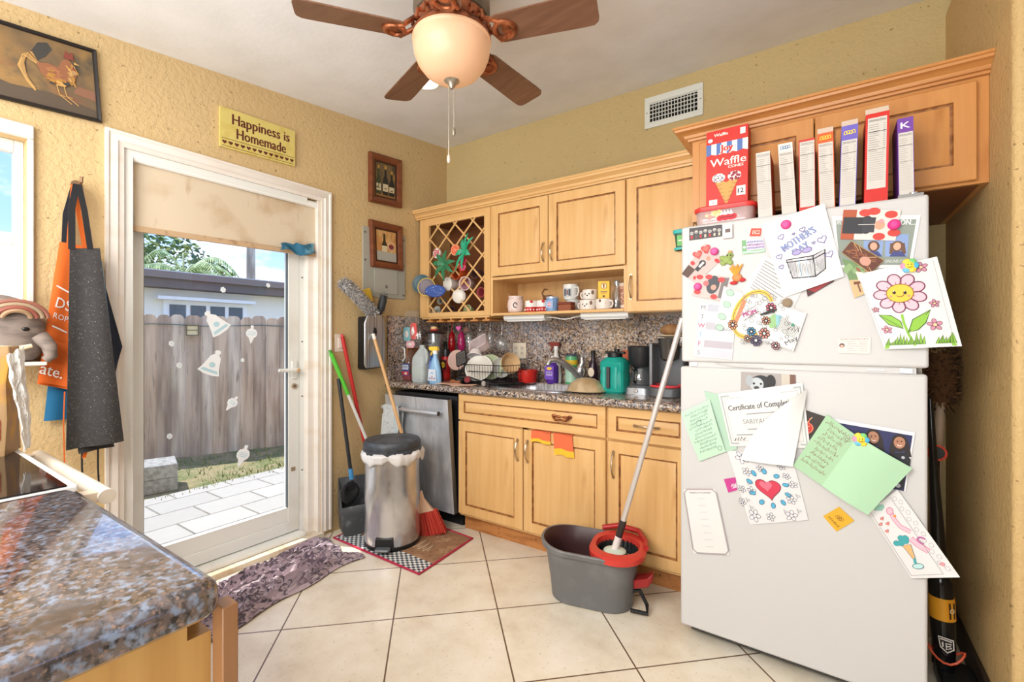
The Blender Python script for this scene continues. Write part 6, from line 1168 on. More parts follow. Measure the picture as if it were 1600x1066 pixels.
for u, t in ((830, 'red and white rounded mug next to the pinkish jar'), (848, 'red and white rounded mug half hidden by the blue tin')):
    T, r = mug('red_white_mug', t, u, 489, -.27 if u < 840 else -.25, 19, .075, c(240, 234, 228, .3), hd=None, group='red and white mugs on the shelf')
    b = B(); b.lathe([(r*.94, .001), (r*1.01, .008), (r*1.03, .03), (r*1.01, .034)], c(190, 34, 38, .35)); part(b, 'red_base', T)
    b = B(); b.ell((r*.5, -r*.8, .068), (.014, .007, .009), c(200, 30, 36, .35), 12, 8); part(b, 'red_bow', T)
    b = B()
    for k in range(5): b.ell((r*1.0*math.cos(-2.6+.5*k), r*1.0*math.sin(-2.6+.5*k), .016), (.006, .006, .007), c(240, 220, 210), 8, 6)
    part(b, 'white_dots', T)
T = thing('brown_jug', 'small brown patterned jug with a tall handle behind the red and white mugs', 'jug', (ux(856, -.12), -.12, SZ)); b = B(); b.lathe([(.03, 0), (.045, .03), (.048, .07), (.03, .1), (.034, .12)], mk('striped_brown_glaze', rgb(150, 104, 78), .4, noise=((4, 4, 60), rgb(96, 56, 44), .45, .6, 2)), cap=(True, False)); part(b, 'body', T); b = B(); b.tube([(-.03, 0, .1), (-.045, 0, .14), (-.02, -.01, .165), (0, -.01, .16)], .006, c(132, 90, 60, .4), 8); part(b, 'handle', T)
y = -.28; T = lathing('blue_tin', 'pale blue round tin in front of the brown jug', 'tin', (ux(863, y), y, SZ), (('body', [(.038, 0), (.039, .003), (.039, .082)], c(126, 160, 204, .35)), ('lid', [(.04, .082), (.04, .092), (.037, .094)], c(196, 204, 216, .3, .4))))
b = B(); S = Sheet(b, (-.026, -.0395, .065), (.026, -.0395, .065), (.026, -.0395, .02), (-.026, -.0395, .02), c(156, 184, 216), toward=(0, -1, 0)); S.circ(.5, .5, .3, c(214, 150, 170), 1); S.scrib(.2, .5, .8, .1, c(250, 250, 250), .04, 2); part(b, 'label', T, recalc=False)
y = -.28; T = thing('wooden_box', 'small reddish-brown wooden box on the shelf beside the blue tin', 'box', (ux(885, y), y, SZ)); b = B(); b.box(-.045, -.03, 0, .045, .03, .04, c(140, 72, 42, .45)); part(b, 'body', T, bev=.003); b = B(); b.box(-.047, -.032, .04, .047, .032, .054, c(122, 52, 34, .45)); part(b, 'lid', T, bev=.003)
y = -.17; T, r = mug('white_cup', 'plain white cup standing under the taller printed mug', 896, 487, y, 22, .075, c(214, 216, 210, .35)); zc_ = SZ+.0765
T, r = mug('printed_mug', 'tall white mug with a dark print, on top of the plain white cup', 892, 467, y, 24, .1, c(232, 232, 226, .3), hd=-.5, z=zc_)
b = B(); S = Sheet(b, (-.025, -r-.001, .075), (.025, -r-.001, .075), (.025, -r-.001, .02), (-.025, -r-.001, .02), c(200, 204, 206), toward=(0, -1, 0)); S.rect(.05, .1, .35, .9, c(88, 92, 100), 1); S.rect(.4, .2, .62, .8, c(120, 80, 80), 1); S.rect(.68, .1, .95, .85, c(70, 76, 90), 1); part(b, 'print', T, recalc=False)
y = -.27
for k, (u, v, t) in enumerate(((919, 487, 'white mug with a brown-eared dog face, lower of the stacked pair'), (922, 468, 'white mug with a brown-eared dog face, upper of the stacked pair'))):
    T, r = mug('dog_face_mug', t, u, v, y, 27-3*k, .06, CW, BRN, hd=math.radians(170), z=SZ if k == 0 else SZ+.0625, group='dog face mugs')
    b = B(); b.ell((r*.62, -r*.72, .042), (.011, .006, .013), BRN, 12, 8); part(b, 'ear_patch', T); b = B()
    for x_ in (-.012, .014): b.ell((x_, -r*.97, .034), (.004, .003, .005), c(30, 26, 26, .2), 8, 6)
    b.ell((.002, -r*1.0, .024), (.006, .003, .004), c(40, 32, 32, .2), 8, 6); part(b, 'face', T)
T, r = mug('cat_mug', 'rounded white mug with brown patches, under the yellow box', 944, 487, y, 27, .062, CW, hd=math.radians(-25)); b = B(); b.ell((-.004, -r*.9, .05), (.01, .007, .013), BRN, 12, 8); b.ell((.022, -r*.75, .035), (.009, .007, .01), c(214, 140, 110), 12, 8); part(b, 'patches', T)
T = thing('yellow_box', 'yellow baking soda box standing on the rounded white mug', 'box', (ux(945, y)-.003, y, SZ+.064), rz=.25); b = B(); b.box(-.034, -.022, 0, .034, .022, .105, c(240, 190, 50, .5)); part(b, 'carton', T, bev=.0015); b = B(); S = Sheet(b, (-.034, -.0225, .105), (.034, -.0225, .105), (.034, -.0225, 0), (-.034, -.0225, 0), None, toward=(0, -1, 0)); RDK = c(150, 90, 40)
S.circ(.5, .72, .24, c(250, 236, 190), 1); S.ring(.5, .72, .24, .05, RDK, 2); S.rect(.42, .62, .58, .84, RDK, 3); S.line([(.2, .4), (.8, .4)], .05, c(60, 60, 90), 2); S.line([(.26, .32), (.74, .32)], .04, RDK, 2); S.circ(.5, .14, .1, c(80, 50, 40), 2); part(b, 'printing', T, recalc=False)
y = -.22; T = lathing('glass_jar', 'tall clear glass jar near the right end of the open shelf', 'jar', (ux(964, y), y, SZ), (('body', [(.026, 0), (.03, .004), (.03, .1), (.016, .13), (.016, .15)], M_GLASS), ('contents', [(.022, .004), (.026, .008), (.026, .05)], c(120, 118, 116, .4)), ('stopper', [(.018, .15), (.018, .17), (.012, .176)], c(176, 178, 180, .3, .5))))
y = -.2; T = lathing('spice_jar', 'jar of mixed red and brown spice at the far right of the shelf', 'jar', (ux(974, y), y, SZ), (('body', [(.026, 0), (.028, .004), (.028, .14)], mk('mixed_spice', rgb(190, 140, 110), .5, noise=[(90, rgb(150, 60, 48), .5, .6, 2), (120, rgb(230, 220, 200), .58, .64, 2)])), ('lid', [(.029, .14), (.029, .158)], c(206, 190, 170, .4))))
y = -.3; b = B(); b.X = Matrix.Translation((ux(975, y), y, SZ)); b.ell((0, 0, .012), (.022, .016, .012), c(236, 216, 200, .4)); solo(b, 'small_dish', 'tiny cream dish at the front right edge of the shelf', 'dish')
# ---------------------------------------------------------------- in and on the diamond lattice
def rackcup(name, label, u, v, wpx, L_, m, inside, y=-.345, yaw=0, tilt=92, cat='cup', group='cups poked into the wine lattice'):
    q = wb(u, v, y); r = px_w(wpx, u, y)/2; T = thing(name, label, cat, q, group=group); T.rotation_euler = (math.radians(tilt), 0, math.radians(yaw)); b = B()
    b.lathe([(r*.72, -L_), (r*.76, -L_+.004), (r, 0), (r*.92, .0), (r*.7, -L_+.01)], m); part(b, 'cup', T); b = B(); b.lathe([(r*.9, -.008), (r*.68, -L_+.012), (0, -L_+.011)], inside, cap=(False, True)); part(b, 'inside', T); return T
rackcup('orange_cup', 'orange plastic cup in the lattice, between the palm picks and the pale pink mug', 712, 427, 20, .1, c(220, 96, 44, .35), c(150, 52, 26, .5), yaw=-8)
rackcup('pink_mug', 'pale pink mug opening outwards from the lattice, right of the white mug base', 726, 443, 22, .09, c(236, 214, 204, .3), c(196, 150, 160, .4), yaw=8)
T = rackcup('white_mug', 'white mug pushed base-out into the lattice above the blue plate', 699, 444, 22, .09, CW, CW, y=-.33, yaw=-10); b = B(); r_ = px_w(22, 699, -.33)/2; b.ell((0, 0, .0), (r_*.98, r_*.98, .012), c(226, 222, 212, .3)); part(b, 'base', T)
T = rackcup('white_mug', 'white mug lying low in the lattice, right of the blue plate', 717, 463, 22, .09, CW, CW, y=-.325, yaw=20); b = B(); b.ell((0, 0, 0), (r_*.9, r_*.98, .014), c(230, 222, 210, .3)); part(b, 'base', T)
rackcup('dark_cup', 'dark brown cup near the right side of the lattice', 741, 427, 17, .08, c(110, 78, 76, .3), c(84, 52, 50, .4), y=-.315)
rackcup('red_cup', 'reddish pink cup at the lower right of the lattice', 751, 457, 16, .08, c(190, 92, 96, .35), c(150, 60, 66, .4), y=-.315)
rackcup('green_cup', 'pale green cup at the bottom of the lattice', 730, 483, 15, .07, c(176, 190, 140, .35), c(226, 220, 180, .4), y=-.315, tilt=70)
rackcup('grey_cup', 'small grey-white cup in the bottom left corner of the lattice', 681, 485, 16, .06, c(196, 196, 188, .35), c(150, 156, 140, .4), y=-.315, tilt=60)
rackcup('clear_cup', 'small pale cup below the blue plate in the lattice', 687, 470, 11, .06, c(190, 180, 164, .3), c(120, 116, 96, .4), y=-.318)
rackcup('brown_cup', 'brown glass in the bottom middle of the lattice', 704, 484, 14, .06, c(92, 66, 60, .2), c(60, 40, 40, .3), y=-.315, tilt=70)
dish('teal_plate', 'dark teal decorated plate, rearmost of three plates poking left from the lattice', 'plate', 659, 444, -.36, .07, c(66, 96, 104, .4), math.radians(84), math.radians(22), .008, 'plates in the lattice', rim=c(86, 116, 122, .4))
dish('yellow_plate', 'yellow-rimmed plate between the teal and blue plates at the lattice', 'plate', 667, 449, -.375, .066, c(116, 104, 110, .4), math.radians(84), math.radians(26), .008, 'plates in the lattice', rim=c(226, 190, 60, .35))
T = dish('blue_plate', 'blue oval plate sticking out at a slant from the lattice, front of the three', 'plate', 681, 456, -.385, .05, mk('blue_pattern_glaze', rgb(66, 96, 170), .3, noise=(60, rgb(150, 170, 206), .55, .65, 2)), math.radians(62), math.radians(-6), .008, 'plates in the lattice', sx=1.9, rim=c(44, 74, 160, .3)); T.rotation_euler = (math.radians(60), math.radians(10), 0)
q = wb(683, 396, -.365); T = thing('lollipop_pick', 'red and white swirl lollipop decoration on the lattice, upper left', 'decoration', q); b = B(); b.cyl((0, -.006, 0), (0, .006, 0), .036, c(244, 232, 226, .3), n=28); part(b, 'disc', T); b = B()
for k in range(4): b.tube([((.006+.007*i*.6)*math.cos(k*1.57+i*.42), -.008, (.006+.007*i*.6)*math.sin(k*1.57+i*.42)) for i in range(7)], .0038, c(204, 50, 56, .3), 6)
part(b, 'swirl', T); b = B(); b.tube([(.02, 0, -.03), (.045, .01, -.07)], .003, c(240, 236, 230), 6); part(b, 'stick', T)
def palmpick(label, u, v, m, R_, rot, seed):
    q = wb(u, v, -.38); T = thing('palm_pick', label, 'decoration', q, group='palm leaf picks on the lattice'); r = random.Random(seed)
    for k in range(7):
        a = rot+k*2*math.pi/7+r.uniform(-.15, .15); b = B(); P = []; d_ = Vector((math.cos(a), -.12, math.sin(a))); s_ = Vector((-math.sin(a), 0, math.cos(a)))
        top, bot = [], []
        for i in range(9):
            t = i/8; w = .021*math.sin(math.pi*min(1, t*.9+.1))*(1 if i % 2 else .62); ce_ = d_*R_*t+Vector((0, -.02*math.sin(math.pi*t), -.012*t*t)); top.append(ce_+s_*w); bot.append(ce_-s_*w)
        vs_ = top+bot; o_ = Vector((0, .004, 0)); n_ = 9
        fs_ = [(i, i+1, n_+i+1, n_+i) for i in range(n_-1)]; b.add(vs_, fs_, m); b.add([p+o_ for p in vs_], [f_[::-1] for f_ in fs_], m); part(b, 'leaf', T, recalc=False)
    b = B(); b.tube([(0, 0, 0), (.01, .03, -.05), (.015, .06, -.09)], .005, c(150, 110, 60), 6); part(b, 'stem', T); return T
palmpick('dark green palm leaf pick hanging on the left of the lattice', 695, 413, c(52, 122, 82, .5), .115, .3, 1)
T = palmpick('bright teal-green palm leaf pick slanting across the middle of the lattice', 727, 392, c(38, 162, 120, .45), .12, .9, 2); T.scale = (.55, 1, 1.25); T.rotation_euler = (0, math.radians(28), 0)
q = wb(712, 391, -.37); T = thing('citrus_pick', 'orange citrus slice decoration at the top of the lattice clutter', 'decoration', q); b = B(); b.cyl((0, -.008, 0), (0, .008, 0), .04, c(240, 160, 120, .4), n=28); part(b, 'rind', T); b = B()
for k in range(8): b.loft([[(.033*math.cos(k*.785+e_), y_, .033*math.sin(k*.785+e_)) for e_ in (.08, .7)]+[(.006*math.cos(k*.785+.4), y_, .006*math.sin(k*.785+.4))] for y_ in (-.0095, -.008)], c(226, 96, 70, .4))
part(b, 'segments', T)
q = wb(723, 408, -.365); T = thing('flower_pick', 'crimson flower decoration under the teal-green palm pick', 'decoration', q); b = B()
for k in range(6): b.ell((.022*math.cos(k*1.047), -.004, .022*math.sin(k*1.047)), (.017, .006, .017), c(204, 40, 74, .4), 12, 8)
part(b, 'petals', T); b = B(); b.ell((0, -.01, 0), (.012, .006, .012), c(238, 120, 150, .4), 12, 8); part(b, 'centre', T)
q = wb(720, 425, -.362); T = thing('flower_pick', 'pink flower decoration just above the orange cup', 'decoration', (q.x+.02, q.y, q.z+.035)); b = B()
for k in range(6): b.ell((.018*math.cos(k*1.047), -.004, .018*math.sin(k*1.047)), (.014, .006, .014), c(222, 80, 110, .4), 12, 8)
part(b, 'petals', T); b = B(); b.ell((0, -.01, 0), (.01, .006, .01), c(250, 190, 200, .4), 12, 8); part(b, 'centre', T)
# ================================================================ ON TOP OF THE FRIDGE
FT = 1.7036
TXT = c(120, 116, 114, .8)
def carton(name, label, TLp, TRp, dep, y, side, top, art, group=None, vb=None, z0=0.0, flap=None):
    a = wb(*TLp, y); e = wb(*TRp, y); h = (a.z+e.z)/2-FT; w = e.x-a.x; q = wb(vb, 529, y).x if vb else a.x; T = thing(name, label, 'box', ((a.x+e.x)/2, y, FT), group=group)
    lean = (a.x-q); b = B(); Rg = lambda z, k: [(-w/2+lean*k-lean, 0, z), (w/2+lean*k-lean, 0, z), (w/2+lean*k-lean, dep, z), (-w/2+lean*k-lean, dep, z)]
    b.loft([Rg(0, 0), Rg(h, 1)], side); part(b, 'carton', T, bev=.0012)
    b = B(); S = Sheet(b, (-w/2, -.0006, h), (w/2, -.0006, h), (w/2-lean*(1-z0), -.0006, h*z0), (-w/2-lean*(1-z0), -.0006, h*z0), None, toward=(0, -1, 0)); art(S); part(b, 'printed_front', T, recalc=False)
    if flap:
        b = B(); b.grid(lambda s, t: (-w/2+w*s, .012+.02*t, h+.03*t), 2, 2, flap, .001, (0, 1, 0)); part(b, 'top_flap', T)
    return T
NF = c(210, 204, 196, .7); NFD = c(92, 88, 86, .8)
def nutrition(x0, y0, x1, y1, bg, seed, head=None, hc=None):
    def art(S):
        r = random.Random(seed); S.rect(0, 0, 1, 1, bg, 1); S.rect(x0, y0, x1, y1, NF, 2); H = y1-y0; W_ = x1-x0
        S.text('Nutrition Facts', x0+W_*.5, y1-.025, .016, NFD, l=3, fit=W_*.82, bold=.004)
        for yy, t in ((.95, .02), (.8, .035), (.55, .02)): S.line([(x0+.03, y0+H*yy), (x1-.03, y0+H*yy)], t, NFD, 3)
        for k in range(26):
            yy = y0+H*(.9-.031*k)
            if k < 13: S.line([(x0+.06, yy), (x0+W_*r.uniform(.4, .66), yy)], .02, TXT, 3); S.line([(x1-W_*.18, yy), (x1-.06, yy)], .02, TXT, 3)
            else: S.line([(x0+.06, yy), (x0+W_*r.uniform(.85, .94), yy)], .024, c(168, 162, 158), 3)
        if head == 'K': S.text(head, .5, (1+y1)/2, (1-y1)*.45, hc, l=3, fit=.6, bold=.02)
        elif head:
            for k in range(4): S.ring(.26+.16*k, (1+y1)/2+.004*(k % 2), .1, .05, hc, 3, 12, ry=.12)
            S.line([(.14, (1+y1)/2-.02), (.86, (1+y1)/2-.012)], .04, hc, 3)
    return art
def waffle(S):
    R_, WH, BLU_, WF, CRM = c(206, 44, 34, .45), c(244, 236, 226), c(86, 116, 178), c(212, 160, 84), c(226, 216, 220)
    S.rect(0, 0, 1, 1, R_, 1); S.text('Waffle', .36, .94, .04, WH, l=3, fit=.34, bold=.006); S.circ(.1, .88, .06, WH, 3, ry=.05); S.rect(.82, .89, .94, .97, WH, 3)
    for k in range(8): S.poly([(k/8, .83), ((k+1)/8, .83), ((k+1)/8+.0, .70-.02*(k % 2)), (k/8, .70-.02*((k+1) % 2))], BLU_ if k % 2 == 0 else WH, 2)
    S.text('Joy', .5, .76, .085, R_, l=5, fit=.3, bold=.02); S.text('Joy', .5, .76, .095, WH, l=4, fit=.35, bold=.03)
    S.text('Waffle', .53, .585, .1, WH, l=4, fit=.86, bold=.008); S.text('CONES', .72, .505, .035, WH, l=4, fit=.36, bold=.006)
    for sx, m2 in ((-1, c(60, 50, 60)), (1, c(150, 40, 60))):
        cx_ = .5+sx*.19; S.poly([(.5+sx*.02, .04), (.5-sx*.06, .08), (cx_-sx*.22, .3), (cx_+sx*.16, .42)], WF, 3)
        S.circ(cx_, .38, .16, CRM if sx < 0 else c(236, 230, 226), 4, ry=.12)
        r = random.Random(2+sx)
        for k in range(22): S.circ(cx_+r.uniform(-.12, .12), .38+r.uniform(-.05, .05), .014 if sx < 0 else .03, m2, 5, 8)
        for k in range(6): S.line([(.5+sx*(.0+.03*k), .07+.055*k), (.5+sx*(.09+.04*k), .1+.045*k)], .01, c(140, 92, 44), 5)
    S.rect(.74, .12, .95, .24, WH, 3); S.text('12', .84, .18, .06, c(40, 44, 70), l=4, bold=.01); S.rect(.08, .02, .28, .11, WH, 3); S.text('1', .18, .07, .035, R_, l=4)
carton('waffle_cone_box', 'red box of waffle cones with a striped awning print, leftmost on the fridge', (1104, 208), (1169, 193), .08, -.80, c(190, 38, 30, .45), None, waffle, vb=1103, z0=.2)
boxes = [((1181, 240), (1203, 236), 1185, c(206, 92, 52), (.0, .02, 1, .985), c(226, 220, 212), '', None, 'grey-sided cereal box, shortest in the row, next to the waffle cone box'),
 ((1215.5, 226), (1238, 222), 1222, c(192, 110, 62), (.02, .02, .98, .88), c(232, 226, 214), 'mark', c(96, 132, 176), 'cream-topped cereal box, second after the waffle cone box'),
 ((1248, 219), (1273, 216), 1249, c(196, 40, 36), (.06, .07, .97, .97), c(200, 54, 44), '', None, 'red-edged cereal box with torn top, third after the waffle cone box'),
 ((1277, 210), (1302, 205), 1280, c(216, 84, 36), (.05, .02, .95, .87), c(222, 96, 42), 'mark', c(246, 206, 70), 'orange cereal box with an open flap, between the red-edged and lilac ones'),
 ((1315, 198), (1341, 193), 1311, c(66, 44, 96), (.04, .02, .96, .82), c(112, 98, 190), 'mark', c(246, 214, 60), 'lilac cereal box with yellow lettering, left of the tall red one'),
 ((1353, 180), (1390, 172), 1350, c(196, 36, 30), (.09, .16, .9, .95), c(206, 42, 34), '', None, 'tall bright red cereal box with a raised flap, tallest in the row'),
 ((1402, 186), (1427, 182), 1404, c(110, 50, 140), (.05, .02, .96, .82), c(116, 66, 160), 'K', c(250, 246, 250), 'purple cereal box with a white K, rightmost on the fridge')]
for k, (tl, tr, vb, sd, (x0, y0, x1, y1), bg_c, head, hc, t) in enumerate(boxes):
    carton('cereal_box', t, tl, tr, .148, -.865, sd, None, nutrition(x0, y0, x1, y1, bg_c, k, head, hc), group='cereal boxes on the fridge', vb=vb, flap=(c(226, 206, 188) if k in (3, 4, 5) else None))
# red-lidded tub and teal container
y = -.86; a = wb(1085, 340, y); e = wb(1178, 340, y); w = e.x-a.x; T = thing('plastic_tub', 'pinkish tub with a red lid and candy print, in front of the waffle cone box', 'tub', ((a.x+e.x)/2, y+.056, FT)); b = B()
PTU = thin_glass('pink_tub_plastic', (.96, .8, .78, 1), .1, .08, .35); b.loft([rr(w*.92, .095, .03, 0, 5), rr(w*.96, .1, .03, .004, 5), rr(w, .108, .035, .062, 5)], PTU, (True, False)); part(b, 'body', T, solid=.0012)
b = B(); b.loft([rr(w*1.02, .112, .036, .058, 5), rr(w*1.06, .116, .036, .062, 5), rr(w*1.06, .116, .036, .074, 5), rr(w*1.0, .108, .034, .078, 5)], c(220, 60, 56, .35)); part(b, 'lid', T)
b = B(); S = Sheet(b, (-w*.32, -.0535, .055), (w*.2, -.0535, .055), (w*.2, -.051, .008), (-w*.32, -.051, .008), None, toward=(0, -1, 0)); r = random.Random(3)
for k in range(16): S.circ(r.uniform(.05, .55), r.uniform(.4, .9), r.uniform(.04, .08), r.choice((c(236, 190, 110), c(240, 150, 140), c(240, 220, 160))), 1+k % 3, 10)
for k in range(4): S.poly([(.5+.1*k, .55), (.56+.1*k, .98), (.64+.1*k, .55)], c(250, 240, 236), 3)
for k in range(6): S.circ(.5+.09*k, .3+.05*(k % 2), .1, c(206, 30, 44), 4, 14)
S.scrib(.5, .32, .98, .12, c(120, 10, 24), .03, 5); part(b, 'print', T, 'candy print', recalc=False)
y = -.4; a = wb(1051, 385, y); T = thing('food_container', 'teal-lidded food container at the back left corner of the fridge top, overhanging its side', 'container', (a.x+.11, -.31, FT)); TL_ = c(64, 190, 186, .35)
b = B(); b.loft([rr(.2, .15, .02, 0, 4), rr(.215, .165, .02, .085, 4)], c(64, 100, 80, .3)); part(b, 'body', T); b = B(); b.loft([rr(.225, .175, .024, .085, 4), rr(.23, .18, .024, .092, 4), rr(.23, .18, .024, .104, 4), rr(.21, .16, .02, .108, 4)], TL_); b.loft([rr(.218, .168, .02, 0, 4), rr(.218, .168, .02, .012, 4)], TL_); part(b, 'lid', T)
b = B(); S = Sheet(b, (-.09, -.083, .075), (-.02, -.083, .075), (-.02, -.0795, .02), (-.09, -.0795, .02), c(120, 196, 110), toward=(0, -1, 0)); S.line([(.1, .5), (.9, .5)], .1, c(230, 240, 220), 1); part(b, 'sticker', T, recalc=False)
# ================================================================ PAPERS AND MAGNETS ON THE FRIDGE FRONT
def paper(name, label, cat, px, off, m, art=None, bend=None, nu=1, nv=1, group=None, offs=None):
    b = B(); C4 = [fp(u, v, off if offs is None else offs[i]) for i, (u, v) in enumerate(px)]
    S = Sheet(b, *C4, m=m, thick=.0007, bend=bend, nu=nu, nv=nv, toward=FRN); Z = lambda u, v: invb(px, u, v)
    if art: art(S, Z)
    return solo(b, name, label, cat, group, recalc=False)
PK, PKD, RED, GRY, SKY = c(236, 190, 200), c(206, 110, 140), c(206, 48, 52), c(146, 146, 146), c(150, 190, 220)
# -- freezer door
def a_skull(S, Z):
    r = random.Random(1)
    for k in range(7):
        x = .08+.14*k; S.circ(x, .55+.08*(k % 2), .055, c(190, 186, 180), 1); S.circ(x-.02, .56, .014, c(40, 30, 30), 2, 8); S.circ(x+.02, .56, .014, c(40, 30, 30), 2, 8); S.rect(x-.03, .1, x+.03, .35, r.choice((RED, c(200, 190, 170), c(96, 84, 82))), 1)
paper('photo_strip', 'dark wide photo strip at the top left corner of the freezer door', 'magnet', [(1077, 357), (1128, 351), (1128, 369), (1077, 376)], .003, c(70, 66, 68), a_skull)
q = fp(1137, 362, .008); b = B(); b.X = Matrix.Translation(q); b.box(-.018, -.004, -.026, .018, .006, .028, c(222, 214, 210, .3)); b.box(-.008, -.006, -.004, .01, -.004, .01, c(110, 90, 88)); b.cyl((0, -.007, .02), (0, -.004, .02), .006, c(190, 186, 184, .3, .6)); solo(b, 'clip_magnet', 'white clip magnet beside the dark photo strip', 'magnet', bev=.002)
paper('red_magnet', 'small red rectangular magnet partly under the gift drawing', 'magnet', [(1174, 357), (1190, 357), (1188, 369), (1171, 369)], .003, c(214, 66, 44), lambda S, Z: (S.rect(.2, .25, .9, .75, c(240, 200, 180), 1), S.ring(.45, .5, .14, .07, RED, 2), S.scrib(.6, .45, .88, .25, RED, .05, 2)))
def a_cur(S, Z):
    r = random.Random(4); S.rect(0, 0, 1, .25, c(150, 196, 150), 1); S.rect(0, .25, .2, 1, c(120, 170, 120), 1); S.circ(.1, .5, .06, c(240, 240, 230), 2)
    for k in range(3): S.scrib(.24, .38+.22*k, .96, .12, (c(120, 80, 150), c(150, 70, 130), c(80, 110, 150))[k], .03, 2, k)
    S.line([(.02, .1), (.3, .16), (.6, .08), (.98, .14)], .05, c(226, 226, 240), 2)
paper('pastel_magnet', 'pastel green and purple banknote-like magnet left of the gift drawing', 'magnet', [(1159, 376), (1193, 373), (1196, 394), (1160, 398)], .003, c(206, 200, 222), a_cur)
def a_photo1(S, Z):
    S.rect(0, 0, .45, .3, c(86, 60, 50), 1); S.circ(.5, .55, .16, c(46, 46, 50), 2); S.circ(.55, .75, .1, c(196, 146, 120), 3); S.rect(.4, .3, .62, .5, c(50, 52, 56), 2); S.rect(.45, .42, .56, .6, c(224, 214, 206), 3)
    for x, y in ((.9, .85), (.75, .12), (.25, .85), (.12, .4)): S.circ(x, y, .12, RED, 2, ry=.09)
paper('heart_photo', 'photo of a person in black among red hearts, top left of the freezer door', 'photo', [(1102, 380), (1130, 404), (1087, 443), (1065, 428)], .003, c(204, 178, 172), a_photo1, group='photos on the freezer door')
for k, (u, v, t) in enumerate(((1103, 388, 'red'), (1090, 397, 'red'))):
    paper('heart_cutout', ('upper' if k == 0 else 'lower')+' loose red heart cutout above the heart photos', 'cutout', [(u-8, v-8), (u+8, v-9), (u+8, v+9), (u-8, v+8)], .0055, None, lambda S, Z: (S.heart(.5, .45, .48, c(196, 70, 66), 1, rot=.3), S.heart(.5, .45, .3, c(214, 110, 100), 2, rot=.3)), group='loose heart cutouts')
def a_photo2(S, Z):
    S.circ(.58, .6, .2, c(70, 72, 78), 1, ry=.3); S.circ(.62, .5, .09, c(190, 150, 130), 2); S.rect(.82, .1, 1, .95, c(120, 112, 112), 1); S.circ(.36, .62, .09, c(206, 110, 110), 2)
    for x, y in ((.4, .9), (.15, .2), (.7, .12), (.8, .85), (.12, .85)): S.circ(x, y, .11, c(204, 62, 60), 3, ry=.08)
paper('heart_photo', 'photo with red hearts pinned by a pink magnet, below the other heart photo', 'photo', [(1089, 427), (1139, 433), (1129, 471), (1081, 462)], .0055, c(206, 184, 178), a_photo2, group='photos on the freezer door')
q = fp(1135, 406, .006); b = B(); b.X = Matrix.Translation(q); DG_ = c(150, 170, 92, .5)
for (x, z, rx, rz_) in ((0, 0, .018, .016), (.012, .016, .013, .011), (-.014, .008, .012, .01), (-.012, -.012, .011, .01), (.014, -.012, .01, .01)): b.ell((x, 0, z), (rx, .006, rz_), DG_, 14, 8)
for x in (.004, .016): b.ell((x, -.006, .016), (.003, .002, .003), INK, 8, 6)
b.box(.006, -.004, .026, .02, .002, .034, c(196, 150, 90)); solo(b, 'green_creature_magnet', 'little green creature magnet right of the upper heart photo', 'magnet')
q = fp(1150, 430, .006); b = B(); b.X = Matrix.Translation(q); r = random.Random(2)
for k in range(9): b.tube([(0, 0, .0), ((k-4)*.006, -.003, .03+.006*(k % 3))], [.008, .002], c(232, 160, 66, .5), 6)
b.ell((.004, -.002, -.01), (.018, .007, .016), c(214, 140, 80, .5), 14, 8); b.ell((-.008, -.002, -.03), (.014, .006, .007), RED, 12, 8); b.ell((.022, -.002, -.02), (.012, .006, .008), RED, 12, 8); solo(b, 'spiky_magnet', 'orange spiky-haired magnet above the coloured Mom card', 'magnet')
def a_print(S, Z):
    for k in range(11): S.line([(.1, .9-.07*k), (.55+.1*((k*5) % 3), .9-.07*k)], .012, c(110, 104, 106), 1)
paper('printed_letter', 'white sheet of small printed lines, behind the gift drawing and Mom card', 'paper', [(1192, 398), (1262, 436), (1228, 505), (1160, 455)], .0035, c(222, 218, 214), a_print)
def a_dark(S, Z): S.poly([(0, .3), (.5, .9), (1, .6), (.9, .1), (.3, 0)], c(150, 34, 40), 1); S.circ(.3, .5, .12, c(200, 150, 120), 2)
paper('dark_red_photo', 'dark red photo corner peeking out below the gift drawing', 'photo', [(1254, 425), (1310, 405), (1303, 440), (1262, 464)], .004, c(70, 30, 30), a_dark, group='photos on the freezer door')
def a_gift(S, Z):
    TL = c(126, 140, 186); LIL = c(172, 160, 206)
    def T_(s, u, v, f, h): S.text(s, *Z(u, v), h, TL, rot=.3, fit=f, l=1, bold=.014)
    T_("MOTHER'S", 1249, 374, .58, .095); T_('DAY', 1253, 388, .27, .085)
    P = [Z(*p) for p in ((1230, 407), (1272, 400), (1290, 390), (1291, 420), (1276, 432), (1240, 435))]; S.poly(P, c(196, 194, 198), 1); S.line(P, .02, INK, 2, True)
    S.line([Z(1272, 400), Z(1276, 432)], .018, INK, 2); S.line([Z(1230, 411), Z(1273, 405), Z(1291, 395)], .018, INK, 3)
    for u in (1246, 1252, 1263, 1269): S.line([Z(u-2, 406), Z(u+2, 434)], .01, (SKY if u in (1252, 1263) else GRY), 3)
    for u, v in ((1247, 395), (1263, 391)): S.circ(*Z(u, v), .075, LIL, 3, ry=.045); S.ring(*Z(u, v), .075, .012, c(110, 96, 150), 4, ry=.045)
    r = random.Random(3)
    for k in range(24): u = 1234+2.3*k; S.line([Z(u, 408+r.uniform(0, 6)-max(0, u-1272)*.4), Z(u+2, 430+r.uniform(-6, 3)-max(0, u-1272)*.3)], .008, GRY, 3)
    for u, v, s in ((1222, 371, .05), (1256, 359, .045), (1286, 375, .07), (1219, 402, .05), (1222, 418, .04), (1228, 390, .025), (1273, 380, .025), (1297, 398, .06), (1242, 366, .02)): S.heart(*Z(u, v), s, c(226, 220, 238) if s > .045 else None, 1, rot=.2, outline=(c(110, 100, 160), .013))
